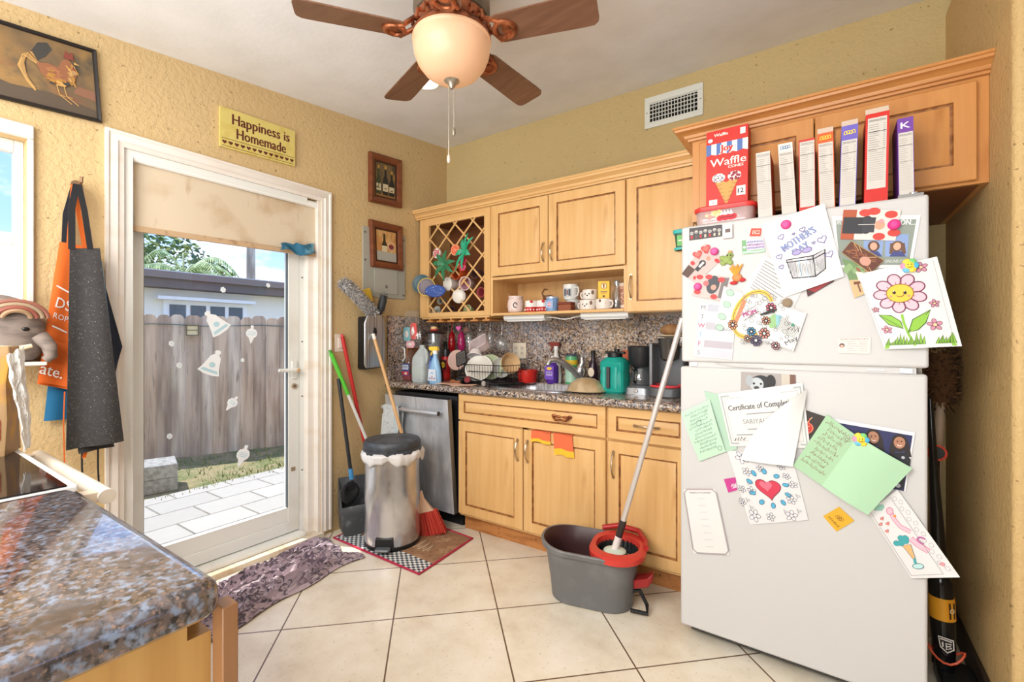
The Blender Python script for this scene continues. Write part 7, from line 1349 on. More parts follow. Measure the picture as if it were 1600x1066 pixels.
paper('gift_drawing', "white Mother's Day colouring sheet of a gift box, pinned high on the freezer door", 'drawing', [(1188, 351), (1288, 318), (1319, 432), (1225, 465)], .009, c(226, 224, 222), a_gift, bend=lambda x, y: .004*math.sin(math.pi*x), nu=6, nv=6)
def magnet(u, v, r, t, off=.012, m=None):
    q = fp(u, v, off); b = B(); b.X = Matrix.Translation(q) @ FRN.to_track_quat('Z', 'Y').to_matrix().to_4x4(); b.lathe([(r, -.004), (r, .003), (r*.8, .006), (0, .0065)], m or c(214, 44, 130, .35), n=24); b.lathe([(r*.55, .0064), (r*.5, .0085), (0, .009)], m or c(226, 66, 146, .35), n=20)
    solo(b, 'round_magnet', t, 'magnet', 'round pink magnets' if m is None else None)
magnet(1228, 351, .0165, 'round pink magnet holding the gift drawing', .016); magnet(1116, 393, .015, 'round pink magnet on the upper heart photo', .0095); magnet(1090, 448, .015, 'round pink magnet on the lower heart photo', .0105)
def a_mom(S, Z):
    YE, OR_ = c(236, 190, 70), c(226, 130, 90)
    S.ring(*Z(1178, 492), .2, .05, YE, 1, ry=.32, a0=60, a1=330, rot=-.3); S.ring(*Z(1178, 492), .2, .008, c(120, 90, 40), 2, ry=.32, a0=60, a1=330, rot=-.3); S.line([Z(1152, 503), Z(1166, 470)], .05, OR_, 2)
    P = [Z(*p) for p in ((1160, 494), (1184, 478), (1188, 487), (1165, 502))]; S.poly(P, c(244, 240, 236), 3); S.line(P, .006, INK, 4, True); S.text('MOM', *Z(1174, 490), .12, c(170, 84, 130), rot=.62, l=5, fit=.17, bold=.01)
    for u, v, s, m in ((1147, 508, .06, c(236, 150, 100)), (1177, 519, .055, c(70, 150, 190)), (1184, 533, .07, c(90, 76, 110)), (1197, 522, .065, c(214, 140, 120)), (1171, 530, .045, c(230, 170, 130)), (1208, 482, .06, c(204, 90, 110)), (1214, 541, .05, c(214, 150, 150)), (1200, 502, .05, c(226, 150, 110))):
        S.flower(*Z(u, v), s, m, c(240, 230, 220), INK, 8, 3, w=.008)
    S.poly([Z(*p) for p in ((1200, 500), (1214, 490), (1216, 512), (1206, 514))], c(150, 190, 130), 2); S.poly([Z(*p) for p in ((1214, 492), (1224, 494), (1218, 512), (1212, 512))], c(140, 190, 200), 2)
    for u, v in ((1142, 458), (1137, 476), (1129, 495), (1125, 512)): S.circ(*Z(u, v), .05, c(176, 206, 186), 1, ry=.04); S.ring(*Z(u, v), .05, .005, c(110, 150, 120), 2, ry=.04)
    for k in range(15): S.line([Z(1222+k*2, 494+k*1.2), Z(1212+k*2, 512+k*1.2)], .003, INK, 2)
    r = random.Random(8)
    for k in range(60): u, v = r.uniform(1160, 1235), r.uniform(462, 538); S.ring(*Z(u, v), r.uniform(.012, .03), .006, GRY, 1, 8)
    S.text('May', *Z(1237, 532), .1, c(70, 66, 80), rot=.9, l=3, fit=.16); S.scrib(.86, .5, .99, .1, INK, .008, 3); S.circ(*Z(1240, 508), .02, c(60, 140, 110), 3)
    S.line([(.02, .98), (.98, .98), (.98, .02), (.02, .02)], .004, GRY, 1, True)
paper('mom_drawing', 'brightly coloured MOM colouring card with flowers, low on the freezer door', 'drawing', [(1131, 447), (1261, 489), (1240, 549), (1117, 508)], .0075, c(224, 222, 218), a_mom, bend=lambda x, y: .006*x*x*(1-y), nu=8, nv=4)
b = B(); p0_, p1_ = fp(1188, 492, .018), fp(1213, 484, .018); b.tube([p0_, p0_.lerp(p1_, .5), p1_], [.0025, .0055, .003], c(60, 62, 64, .4), 8); solo(b, 'pen_clip', 'small dark grey clip lying across the Mom card', 'clip')
magnet(1230, 473, .016, 'brown cork magnet between the gift drawing and Mom card', .012, c(150, 130, 106, .7))
def a_week(S, Z):
    for k, (ch, m) in enumerate(zip('MTWTFS', (GRY, GRY, PKD, SKY, PKD, GRY))):
        y = .92-.165*k; S.rect(.24, y-.075, .98, y+.055, (c(186, 188, 198), c(206, 206, 222), c(188, 184, 192), c(202, 208, 222), c(184, 176, 184), c(206, 200, 208))[k], 1); S.text(ch, .12, y-.01, .085, m, l=2, bold=.006)
paper('week_chart', 'pale weekday chart lettered M T W T F S, lower left of the freezer door', 'chart', [(1093, 472), (1151, 477), (1144, 562), (1084, 557)], .004, c(222, 220, 222), a_week)
def a_school(S, Z):
    GN = c(140, 150, 140); S.rect(.04, .06, .96, .92, GN, 1); S.text('URE', *Z(1312, 347), .1, c(230, 232, 228), l=2, fit=.13); S.text('ON...', *Z(1420, 347), .1, c(240, 240, 236), l=2, fit=.16, bold=.005); S.text('ONLINE.COM', *Z(1402, 408), .06, c(224, 226, 220), l=2, fit=.3)
    for u0, u1, sk, hr in ((1352, 1383, c(214, 164, 140), c(96, 66, 50)), (1386, 1421, c(222, 172, 144), c(110, 76, 56))):
        S.poly([Z(u0, 376 if u0 < 1380 else 366), Z(u1, 376 if u0 < 1380 else 366), Z(u1-3, 401), Z(u0-1, 401)], c(136, 160, 206), 2); m_ = (u0+u1)/2; S.circ(*Z(m_, 385), .075, hr, 3, ry=.085); S.circ(*Z(m_, 385), .045, sk, 4, ry=.06); S.poly([Z(m_-12, 401), Z(m_-6, 393), Z(m_+7, 393), Z(m_+13, 401)], c(66, 72, 128), 5)
        if u0 > 1380: S.line([Z(m_-7, 380), Z(m_-9, 397)], .05, hr, 3); S.line([Z(m_+8, 380), Z(m_+10, 397)], .05, hr, 3)
paper('school_photo_card', 'grey-green card of school portraits at the top right of the freezer door', 'photo', [(1300, 338), (1439, 336), (1424, 419), (1308, 419)], .003, c(232, 230, 228), a_school, group='photos on the freezer door')
def a_side(S, Z):
    BK_ = c(48, 48, 52); S.rect(0, 0, .25, 1, c(176, 84, 50), 1); S.rect(.02, .2, .4, .75, BK_, 2); S.circ(.45, .5, .13, BK_, 2, ry=.2); S.rect(.38, .25, .6, .75, c(58, 58, 64), 3); S.circ(.68, .5, .09, c(206, 160, 130), 4, ry=.1); S.circ(.7, .62, .05, c(226, 150, 150), 5)
    for x, y in ((.4, .9), (.85, .85), (.7, .12), (.95, .25), (.55, .95)): S.circ(x, y, .11, c(206, 66, 56), 2, ry=.08)
    S.line([(.3, .5), (.62, .52)], .02, c(200, 196, 190), 5)
paper('sideways_photo', 'photo turned sideways of a person in black, over the school portrait card', 'photo', [(1318, 328), (1408, 328), (1399, 376), (1313, 374)], .007, c(232, 214, 206), a_side, group='photos on the freezer door')
magnet(1397, 351, .017, 'round pink magnet on the sideways photo', .013)
def a_bench(S, Z):
    S.rect(0, .45, 1, 1, c(110, 140, 92), 1); S.rect(0, 0, 1, .45, c(204, 176, 130), 1)
    for k in range(12): S.circ(.08*k, .7+.2*((k*7) % 3)/3, .07, c(140, 168, 116), 2, 10)
    S.line([(.1, .36), (.85, .4)], .06, c(120, 66, 40), 3); S.line([(.2, .36), (.2, .1)], .04, c(120, 66, 40), 3); S.line([(.78, .4), (.82, .12)], .04, c(120, 66, 40), 3); S.rect(.25, .42, .45, .7, c(224, 216, 200), 4); S.circ(.35, .78, .06, c(150, 96, 70), 5); S.rect(.5, .44, .66, .68, c(60, 56, 48), 4); S.circ(.57, .76, .06, c(170, 120, 90), 5)
paper('bench_photo', 'garden photo with a wooden bench, tucked beside the smiling flower drawing', 'photo', [(1316, 404), (1378, 425), (1394, 443), (1335, 466)], .006, c(150, 150, 110), a_bench, group='photos on the freezer door')
def a_food(S, Z):
    r = random.Random(5)
    for k in range(26): S.line([(r.uniform(0, .95), r.uniform(0, .8)), (r.uniform(.05, 1), r.uniform(.2, 1))], .02, r.choice((c(160, 100, 60), c(110, 50, 36), c(196, 150, 100))), 1+k % 3)
    S.circ(.65, .4, .15, c(206, 150, 130), 5, ry=.12); S.line([(0, 0), (0, 1), (1, 1), (1, 0)], .02, c(180, 150, 90), 6, True)
paper('brown_photo', 'dark brown patterned photo slanting under the school portraits', 'photo', [(1330, 377), (1381, 407), (1361, 428), (1315, 395)], .0085, c(96, 54, 36), a_food, group='photos on the freezer door')
def a_flower(S, Z):
    P = c(238, 190, 202); ln = c(122, 56, 84); cc_ = Z(1408, 459)
    S.line([Z(1345, 440), Z(1386, 543)], .004, GRY, 1); S.line([Z(1458, 407), Z(1492, 538)], .004, GRY, 1)
    for k in range(9):
        a = .25+k*2*math.pi/9; x, y = cc_[0]+.235*math.cos(a), cc_[1]+.235*math.sin(a)*S.a*1.0; S.circ(x, y, .1, P, 2, 18, .082, a); S.ring(x, y, .1, .018, ln, 3, 18, .082, rot=a); S.line([(cc_[0]+.15*math.cos(a), cc_[1]+.15*math.sin(a)*S.a), (cc_[0]+.2*math.cos(a), cc_[1]+.2*math.sin(a)*S.a)], .008, ln, 4)
    S.circ(*cc_, .17, c(246, 196, 60), 5, 28, .155); S.ring(*cc_, .17, .012, c(150, 100, 40), 6, 28, ry=.155)
    for u in (1399, 1416): S.circ(*Z(u, 458), .022, INK, 7, 12, .028); S.circ(*Z(u-1, 456), .007, c(250, 250, 250), 8, 8)
    S.ring(*Z(1408, 460), .05, .01, c(120, 60, 30), 7, 14, a0=200, a1=340); S.circ(*Z(1394, 464), .02, c(240, 150, 110), 6, 10); S.circ(*Z(1422, 463), .02, c(240, 150, 110), 6, 10)
    GR, GD = c(140, 192, 60), c(80, 120, 40)
    St = [Z(1411, 492), Z(1414, 505), Z(1422, 524), Z(1432, 540)]; S.line(St, .035, GR, 3); S.line(St, .006, GD, 2)
    for P_ in ([(1413, 514), (1390, 508), (1374, 493), (1394, 494), (1409, 503)], [(1421, 520), (1428, 500), (1455, 485), (1448, 505), (1436, 516)]):
        Q_ = [Z(*p) for p in P_]; S.poly(Q_, GR, 4); S.line(Q_, .012, c(60, 92, 30), 5, True); S.line([Q_[0], Q_[2]], .008, c(60, 92, 30), 5)
    S.poly([Z(1382, 545), Z(1495, 540), Z(1492, 534), Z(1384, 540)], GR, 2); r = random.Random(6)
    for k in range(30):
        u = 1387+3.6*k; 
        if 1448 < u < 1466: continue
        v = 540-.04*(u-1387); h = r.uniform(8, 22)*(1 if (k//4) % 2 else .6); Q_ = [Z(u-3, v), Z(u+3, v), Z(u+r.uniform(-4, 5), v-h)]; S.poly(Q_, GR, 3); S.line([Q_[0], Q_[2], Q_[1]], .008, c(60, 92, 30), 4)
    for u, v, s in ((1440, 418, .085), (1461, 475, .065), (1462, 508, .095), (1387, 516, .07), (1369, 485, .05)): S.flower(*Z(u, v), s, c(206, 140, 160), c(246, 210, 160), c(110, 56, 80), 5, 2, .3, w=.007)
paper('flower_drawing', 'colouring page of a smiling pink and yellow flower, overhanging the freezer right edge', 'drawing', [(1340, 429), (1464, 401), (1502, 541), (1382, 546)], .011, c(226, 224, 222), a_flower, bend=lambda x, y: .006*math.sin(3*x)+.01*x*(1-y), nu=8, nv=8)
def smiley(u, v, t, off):
    q = fp(u, v, off); T = thing('smiley_magnet', t, 'magnet', q, group='rainbow smiley magnets'); T.rotation_euler = FRN.to_track_quat('Z', 'Y').to_euler(); b = B()
    for k, m in enumerate((c(80, 180, 220), c(120, 200, 120), c(240, 210, 70), c(240, 150, 180), c(110, 190, 230), c(240, 210, 70))): b.ell((.013*math.cos(k*1.047), .013*math.sin(k*1.047), 0), (.011, .011, .004), m, 12, 8)
    part(b, 'petals', T); b = B(); b.ell((0, 0, .003), (.012, .012, .004), c(246, 214, 60, .4), 14, 8); f_ = part(b, 'smiley', T); b = B()
    for x in (-.004, .004): b.ell((x, .003, .0068), (.0016, .002, .001), INK, 8, 6)
    b.tube([(.006*math.cos(a), .006*math.sin(a), .0068) for a in [math.radians(d) for d in range(205, 340, 15)]], .0008, INK, 6); part(b, 'face', f_)
smiley(1421, 415, 'rainbow flower magnet with a smile, on the smiling flower drawing', .026); smiley(1345, 687, 'rainbow flower magnet with a smile, at the fold of the green card', .03)
def a_pass(S, Z):
    S.text('AND PASSPORT', .5, .9, .07, c(130, 96, 96), l=1, fit=.86); S.circ(.13, .5, .085, c(90, 70, 66), 1); S.circ(.13, .46, .055, c(216, 170, 150), 2)
    for k in range(5): S.line([(.3, .74-.14*k), (.5+.08*(k % 3), .74-.14*k)], .01, GRY, 1); S.line([(.66, .74-.14*k), (.9, .74-.14*k)], .01, GRY, 1)
paper('id_card', 'small pale pink identity card alone at the lower right of the freezer door', 'card', [(1309, 528), (1361, 527), (1360, 553), (1309, 552)], .003, c(230, 214, 208), a_pass)
# -- fridge door
def a_dog(S, Z):
    S.rect(.75, .3, .9, 1, c(200, 190, 176), 1); S.rect(.9, .3, 1, 1, c(120, 84, 70), 1); S.circ(.38, .62, .2, c(40, 40, 44), 2, ry=.18); S.circ(.3, .6, .13, c(190, 196, 200), 3, ry=.14); S.circ(.16, .72, .07, c(170, 176, 180), 3, ry=.11); S.circ(.56, .72, .09, c(36, 34, 36), 3, ry=.14); S.circ(.25, .62, .022, INK, 4); S.circ(.38, .62, .022, INK, 4); S.circ(.3, .48, .05, c(60, 54, 54), 4, ry=.035)
paper('dog_photo', 'photo of a black and white dog, topmost on the lower fridge door', 'photo', [(1158, 581), (1243, 586), (1244, 632), (1157, 626)], .003, c(168, 160, 156), a_dog)
def a_cert(S, Z):
    F_ = c(176, 180, 178); S.line([(.03, .05), (.03, .94), (.97, .94), (.97, .05)], .03, F_, 1, True); S.line([(.065, .1), (.065, .89), (.935, .89), (.935, .1)], .005, GRY, 2, True)
    S.text('Certificate of Completion', .5, .72, .1, c(70, 70, 72), rot=.015, fit=.82, l=2, bold=.003); S.line([(.3, .58), (.7, .585)], .012, GRY, 2); S.text('SARIYAH DIX', .47, .45, .09, c(140, 140, 142), fit=.46, l=2); S.line([(.28, .31), (.6, .315)], .014, GRY, 2); S.line([(.12, .21), (.55, .215)], .014, GRY, 2); S.scrib(.08, .12, .24, .06, c(90, 90, 90), .014, 2)
paper('certificate', 'Certificate of Completion with a grey border, on the lower fridge door', 'certificate', [(1122, 616), (1254, 598), (1266, 700), (1141, 697)], .006, c(226, 222, 218), a_cert, bend=lambda x, y: .004*math.sin(2*x), nu=6, nv=4)
b = B(); C4 = [fp(1214, 640, .02), fp(1262, 607, .015), fp(1239, 729, .02), fp(1157, 718, .016)]
def fold(x, y):
    TL, TR, BR, BL = C4; p = BL*(1-x)*(1-y)+BR*x*(1-y)+TR*x*y+TL*(1-x)*y
    return p+FRN*(.03*math.sin(math.pi*min(1, x*.9+.05))*(.4+.6*y))-Vector((.012, 0, 0))*math.sin(math.pi*y)*(1-x)+Vector((0, 0, .01))*math.sin(math.pi*y)*(1-x)
b.grid(fold, 14, 14, M_PAPERW, .0008, -FRN); solo(b, 'folded_sheet', 'blank white sheet curling out over the certificate', 'paper')
GNL = c(190, 222, 196, .8)
def a_letter(seed, m, n):
    def art(S, Z):
        for k in range(n): S.scrib(.1+.05*((k*3) % 4), .9-.82*k/n, .9-.04*((k*5) % 4), .55/n, m, .013, 1, seed*50+k)
    return art
def a_l1(S, Z): a_letter(1, c(70, 92, 86), 12)(S, Z); S.ring(.45, .68, .09, .012, c(60, 84, 78), 2, 16, ry=.08); S.ring(.85, .1, .07, .012, c(60, 84, 78), 2, 14)
paper('green_letter', 'pale green handwritten letter at the left edge of the lower fridge door', 'letter', [(1064, 645), (1109, 624), (1134, 706), (1093, 721)], .008, GNL, a_l1, bend=lambda x, y: .01*math.sin(3*y), nu=4, nv=8)
paper('green_envelope', 'plain pale green flap behind the handwritten letter and the certificate', 'paper', [(1100, 611), (1128, 618), (1152, 702), (1128, 708)], .0045, c(176, 206, 184, .8))
def a_heartflowers(S, Z):
    for u, v, s in ((1160, 716, .1), (1168, 738, .07), (1160, 765, .06), (1176, 768, .07), (1180, 806, .1), (1206, 808, .07), (1238, 806, .1), (1238, 782, .08), (1240, 758, .07), (1160, 785, .06), (1222, 730, .06), (1190, 733, .06), (1230, 745, .06)): S.flower(*Z(u, v), s, c(228, 226, 230), c(232, 228, 228), c(104, 100, 106, .8), 5, 1, .2*u, w=.008)
    for u, v in ((1166, 778), (1172, 790), (1232, 770), (1246, 795), (1244, 772), (1226, 796), (1168, 752)): S.line([Z(u, v), Z(u+3, v+8)], .01, GRY, 1); S.circ(*Z(u+4, v+4), .03, c(216, 216, 222), 2, 10, .015); S.ring(*Z(u+4, v+4), .03, .007, GRY, 3, 10, ry=.015)
    cx_, cy_ = Z(1203, 764); S.heart(cx_, cy_, .2, c(206, 56, 80), 3, outline=(c(120, 26, 44), .01)); S.heart(cx_-.03, cy_+.04, .1, c(226, 110, 130), 5)
    for a in range(10): x, y = cx_+.3*math.cos(a*.628+.3), cy_+.3*math.sin(a*.628+.3)*S.a; S.circ(x, y, .05, c(84, 170, 206), 2, 12, .035, a*.628); S.ring(x, y, .05, .008, c(40, 90, 120), 3, 12, ry=.035, rot=a*.628)
paper('heart_drawing', 'colouring page with a red heart, blue petals and outlined flowers, under the certificate', 'drawing', [(1136, 703), (1240, 722), (1263, 813), (1172, 820)], .004, c(222, 220, 220), a_heartflowers)
def a_plan(S, Z):
    PI_ = c(206, 170, 176); S.line([(.0, .93), (.1, .99), (.9, .99), (1, .93), (1, .07), (.9, .01), (.1, .01), (0, .07)], .045, c(168, 160, 160), 1, True); S.line([(.12, .985), (.88, .985)], .02, PI_, 2)
    S.text('WEEKLY PLANNER', .5, .94, .026, c(120, 110, 112), l=2, fit=.66)
    for k in range(8): S.line([(.38, .85-.105*k), (.62, .85-.105*k)], .012, c(196, 192, 192), 2)
paper('weekly_planner', 'white weekly planner sheet with an ornate border, low on the fridge left side', 'chart', [(1068, 764), (1118, 764), (1140, 868), (1084, 865)], .003, c(226, 223, 220), a_plan)
paper('purple_sticker', 'small magenta square sticker left of the heart colouring page', 'sticker', [(1131, 749), (1149, 746), (1152, 766), (1138, 770)], .003, c(196, 62, 140), lambda S, Z: (S.poly([(.5, .2), (1, .6), (1, .2)], c(240, 190, 210), 1), S.scrib(.5, .4, .95, .2, c(250, 230, 240), .04, 2)))
def a_red(S, Z):
    r = random.Random(7); S.circ(.45, .5, .34, c(196, 50, 40), 1); S.ring(.45, .5, .36, .06, c(220, 120, 90), 2)
    for k in range(12): S.line([(r.uniform(.1, .8), r.uniform(.2, .9)), (r.uniform(.1, .8), r.uniform(.2, .9))], .03, r.choice((c(226, 80, 50), c(110, 130, 70), c(230, 190, 150))), 3)
paper('festive_photo', 'dark photo with a red rounded wreath, between the white fold and the green card', 'photo', [(1250, 638), (1292, 652), (1258, 697), (1240, 690)], .005, c(52, 42, 36), a_red)
def a_port(S, Z):
    S.rect(0, 0, .98, .94, c(44, 46, 92), 1)
    for u, v in ((1368, 684), (1407, 692)):
        S.circ(*Z(u, v+6), .1, c(62, 70, 128), 2, ry=.1); S.circ(*Z(u, v+1), .085, c(40, 30, 30), 3, ry=.13); S.line([Z(u-9, v), Z(u-12, v+22)], .06, c(40, 30, 30), 3); S.line([Z(u+9, v), Z(u+13, v+22)], .06, c(40, 30, 30), 3); S.circ(*Z(u, v), .058, c(176, 124, 96), 4, ry=.085); S.circ(*Z(u-3, v-2), .009, INK, 5, 8); S.circ(*Z(u+3, v-2), .009, INK, 5, 8); S.ring(*Z(u, v+3), .02, .01, c(240, 230, 226), 5, 8, a0=190, a1=350)
        S.poly([Z(u-14, v+32), Z(u-8, v+16), Z(u+8, v+15), Z(u+16, v+26), Z(u+14, v+40)], c(34, 34, 40), 5); S.circ(*Z(u+5, v+23), .02, c(190, 190, 200), 6, 8)
    S.rect(.6, .02, .97, .3, c(34, 34, 42), 2); S.circ(*Z(1404, 759), .03, c(170, 170, 180), 3, 10)
paper('portrait_sheet', 'sheet of dark blue school portraits behind the green card, right side of the fridge', 'photo', [(1279, 650), (1430, 676), (1415, 768), (1290, 745)], .004, c(232, 230, 232), a_port)
GN2 = c(168, 204, 166, .8)
def a_l2(S, Z):
    a_letter(3, c(130, 56, 50), 9)(S, Z); S.heart(.84, .86, .07, None, 2, outline=(c(110, 50, 50), .01))
TLg, TRg, BRg, BLg = (1292, 648), (1340, 682), (1284, 759), (1239, 728)
b = B(); px_ = [TLg, TRg, BRg, BLg]; S = Sheet(b, *[fp(u, v, o) for (u, v), o in zip(px_, (.012, .024, .024, .014))], m=GN2, thick=.0007, toward=FRN); a_l2(S, None)
px2_ = [TRg, (1426, 732), (1356, 805), BRg]; S2 = Sheet(b, *[fp(u, v, o) for (u, v), o in zip(px2_, (.024, .02, .04, .024))], m=c(176, 214, 178, .8), thick=.0007, bend=lambda x, y: .01*math.sin(math.pi*x), nu=8, nv=4, toward=FRN)
solo(b, 'green_card', 'open pale green folded card with handwriting on its left half', 'card', recalc=False)
def a_yel(S, Z):
    for k in range(4): S.ring(.4+.07*k, .55+.06*(k % 2), .1, .02, c(140, 96, 30), 1, 12)
    S.scrib(.15, .2, .85, .12, c(140, 90, 30), .02, 1)
paper('yellow_sticker', 'yellow diamond-turned square sticker alone below the green card', 'sticker', [(1311, 792), (1335, 814), (1307, 831), (1286, 807)], .003, c(226, 172, 44), a_yel)
def a_sea(S, Z):
    TE_, TED, PKs, PUR = c(64, 164, 170), c(36, 110, 116), c(240, 190, 204), c(190, 96, 160)
    S.line([(.04, .04), (.04, .98)], .012, GRY, 1); S.line([(.72, .04), (.72, .98)], .01, GRY, 1); S.line([(.04, .04), (.72, .04)], .01, GRY, 1)
    for k in range(6): S.circ(*Z(1375+4*(k % 3)-k*2, 792+3*(k % 2)), .06, c(150, 196, 180), 1, 12)
    P1 = [Z(*p) for p in ((1391, 798), (1398, 812), (1408, 824), (1424, 832))]; S.line(P1, .11, PKD, 2); S.line(P1, .085, PKs, 3); S.circ(*Z(1391, 799), .085, PKs, 3); S.ring(*Z(1391, 799), .085, .015, PKD, 4); S.circ(*Z(1399, 807), .035, c(230, 150, 60), 5)
    P2 = [Z(*p) for p in ((1424, 842), (1436, 852), (1452, 861))]; S.line(P2, .15, PKD, 2); S.line(P2, .12, PKs, 3); S.ring(*Z(1442, 845), .1, .04, PUR, 4, ry=.07, a0=60, a1=300, rot=-.8)
    for u, v in ((1379, 811), (1377, 820), (1388, 819), (1387, 831)): S.heart(*Z(u, v), .05, c(226, 140, 130), 2, outline=(c(150, 80, 80), .008))
    for k in range(5): S.circ(*Z(1402+7*k-(k > 2)*14, 850-4*((k*2) % 3)), .075, TE_, 3, 14)
    for k in range(5): S.ring(*Z(1402+7*k-(k > 2)*14, 850-4*((k*2) % 3)), .075, .01, TED, 2, 14)
    Q_ = [Z(*p) for p in ((1411, 853), (1424, 851), (1431, 872), (1427, 873))]; S.poly(Q_, c(236, 180, 120), 4); S.line(Q_, .012, TED, 5, True); S.line([Z(1429, 870), Z(1431, 880)], .06, TE_, 4)
    S.circ(*Z(1435, 884), .12, c(190, 226, 226), 4, 18, .07); S.ring(*Z(1435, 884), .12, .015, TED, 5, 18, ry=.07); S.heart(*Z(1472, 879), .05, c(230, 160, 160), 2, outline=(PKD, .01))
    for k in range(14): S.ring(.8+.08*(k % 2), .94-.065*k, .05, .008, GREYINK, 1, 10)
paper('long_drawing', 'long narrow colouring strip with pink and teal shapes, curling off the lower right edge', 'drawing', [(1357, 800), (1402, 765), (1497, 896), (1424, 904)], .008, c(226, 224, 224), a_sea, bend=lambda x, y: .03*(1-y)**2*x, nu=6, nv=10)
# ================================================================ CEILING FAN, VENT, LIGHT, NICHE
FS_ = .85; fcx, fcy = CX+.85*-1.4106, CY+.85*1.5797; fz = 2.396; fzc = zc(fcy)
T = thing('ceiling_fan', 'five-blade walnut ceiling fan with copper arms and a lit frosted bowl lamp', 'ceiling fan', (fcx, fcy, fzc))
b = B(); b.X = Matrix.Translation((0, 0, -fzc)); MT = mk('dusty_bronze', rgb(110, 98, 82), .5, .4, noise=(14, rgb(146, 130, 108), .45, .7, 4))
b.lathe([(.08, fzc+.02), (.085, fzc-.03), (.07, fzc-.045), (.12, fzc-.06), (.145, fzc-.085), (.148, 2.5), (.14, 2.475), (.1, 2.46)], MT, n=40); part(b, 'motor_housing', T)
b = B(); b.X = Matrix.Translation((0, 0, -fzc)); b.lathe([(.1, 2.465), (.135, 2.47), (.128, 2.435), (.15, 2.405), (.152, 2.396), (.1, 2.392)], M_BRASS, n=40)
for k in range(20):
    a = 2*math.pi*k/20; b.tube([(.1*math.cos(a), .1*math.sin(a), 2.468), (.146*math.cos(a), .146*math.sin(a), 2.452), (.15*math.cos(a), .15*math.sin(a), 2.42)], .007, M_BRASS, 6)
part(b, 'light_kit_collar', T)
BLADES = (342, 54, 126, 198, 270); BW = .066
for deg in BLADES:
    a = math.radians(deg)+YAW; d_ = Vector((math.cos(a), math.sin(a), 0)); s_ = Vector((-math.sin(a), math.cos(a), 0)); z_ = fz-fzc
    b = B(); prof = [(.185, .055), (.2, .06), (.3, .062), (.5, .068), (.54, .067), (.556, .055), (.56, .04)]
    pts = [(r_, w_) for r_, w_ in prof]+[(r_, -w_) for r_, w_ in prof[::-1]]; tl = -math.tan(math.radians(11))
    b.loft([[d_*r_+s_*w_+Vector((0, 0, z_+w_*tl+h)) for r_, w_ in pts] for h in (0, .006)], M_WALNUT); bl = part(b, 'blade', T)
    b = B()
    for s2_ in (-1, 1): b.tube([d_*.11+s_*.01*s2_+Vector((0, 0, z_+.05)), d_*.15+s_*.035*s2_+Vector((0, 0, z_+.03)), d_*.19+s_*.045*s2_+Vector((0, 0, z_-.002+.045*s2_*tl)), d_*.235+s_*.02*s2_+Vector((0, 0, z_-.005+.02*s2_*tl))], .009, M_BRASS, 8)
    b.tube([d_*.215+(d_*math.cos(q)+s_*math.sin(q))*.036+Vector((0, 0, z_-.006+math.sin(q)*.036*tl)) for q in [i*.349 for i in range(18)]], .009, M_BRASS, 8, closed=True); b.loft([[d_*(.235+.03*math.cos(q))+s_*.03*math.sin(q)+Vector((0, 0, z_+h+.03*math.sin(q)*tl)) for q in [i*.4 for i in range(15)]] for h in (-.006, .001)], M_BRASS)
    part(b, 'blade_arm', bl)
BOWL = mk('frosted_lit_bowl', rgb(214, 170, 138), .35, em=rgb(255, 196, 140), ems=.2)
b = B(); b.X = Matrix.Translation((0, 0, -fzc)); b.lathe([(.14, 2.396), (.15, 2.394), (.152, 2.386), (.147, 2.38), (.149, 2.365), (.144, 2.335), (.13, 2.3), (.106, 2.269), (.074, 2.247), (.04, 2.237), (.02, 2.235)], BOWL, n=48); part(b, 'lamp_bowl', T)
b = B(); b.X = Matrix.Translation((0, 0, -fzc)); b.lathe([(.032, 2.243), (.03, 2.236), (.018, 2.228), (.012, 2.214), (.006, 2.206), (0, 2.205)], c(170, 160, 146, .3, .8)); part(b, 'finial', T)
for dx, zb in ((-.012, 1.95), (.008, 2.055)):
    b = B(); o_ = Vector((RT[0], RT[1], 0))*dx; b.tube([o_+Vector((0, 0, 2.222-fzc)), o_+Vector((0, 0, zb-fzc))], .0018, c(186, 176, 160, .3, .7), 6); ch = part(b, 'pull_chain', T)
    b = B(); b.lathe([(.002, .032), (.006, .026), (.007, .01), (.004, 0)], c(226, 200, 180, .4) if dx < 0 else c(150, 140, 120, .4, .5), o_+Vector((0, 0, zb-fzc-.03))); part(b, 'chain_pull', ch)
q = Vector((.713, -.944, zc(-.944))); T = thing('recessed_light', 'round lit recessed ceiling light behind the fan bowl', 'light', q); T.rotation_euler = (math.atan(.113), 0, 0)
b = B(); b.lathe([(.06, -.004), (.062, -.009), (.082, -.007), (.086, -.001), (.06, -.001)], c(244, 244, 242, .4), n=36, cap=(False, False)); part(b, 'trim_ring', T); b = B(); b.lathe([(.061, -.004), (0, -.0045)], mk('lit_lens', rgb(255, 255, 255), .4, em=rgb(255, 250, 240), ems=1.6), n=36); part(b, 'lens', T)
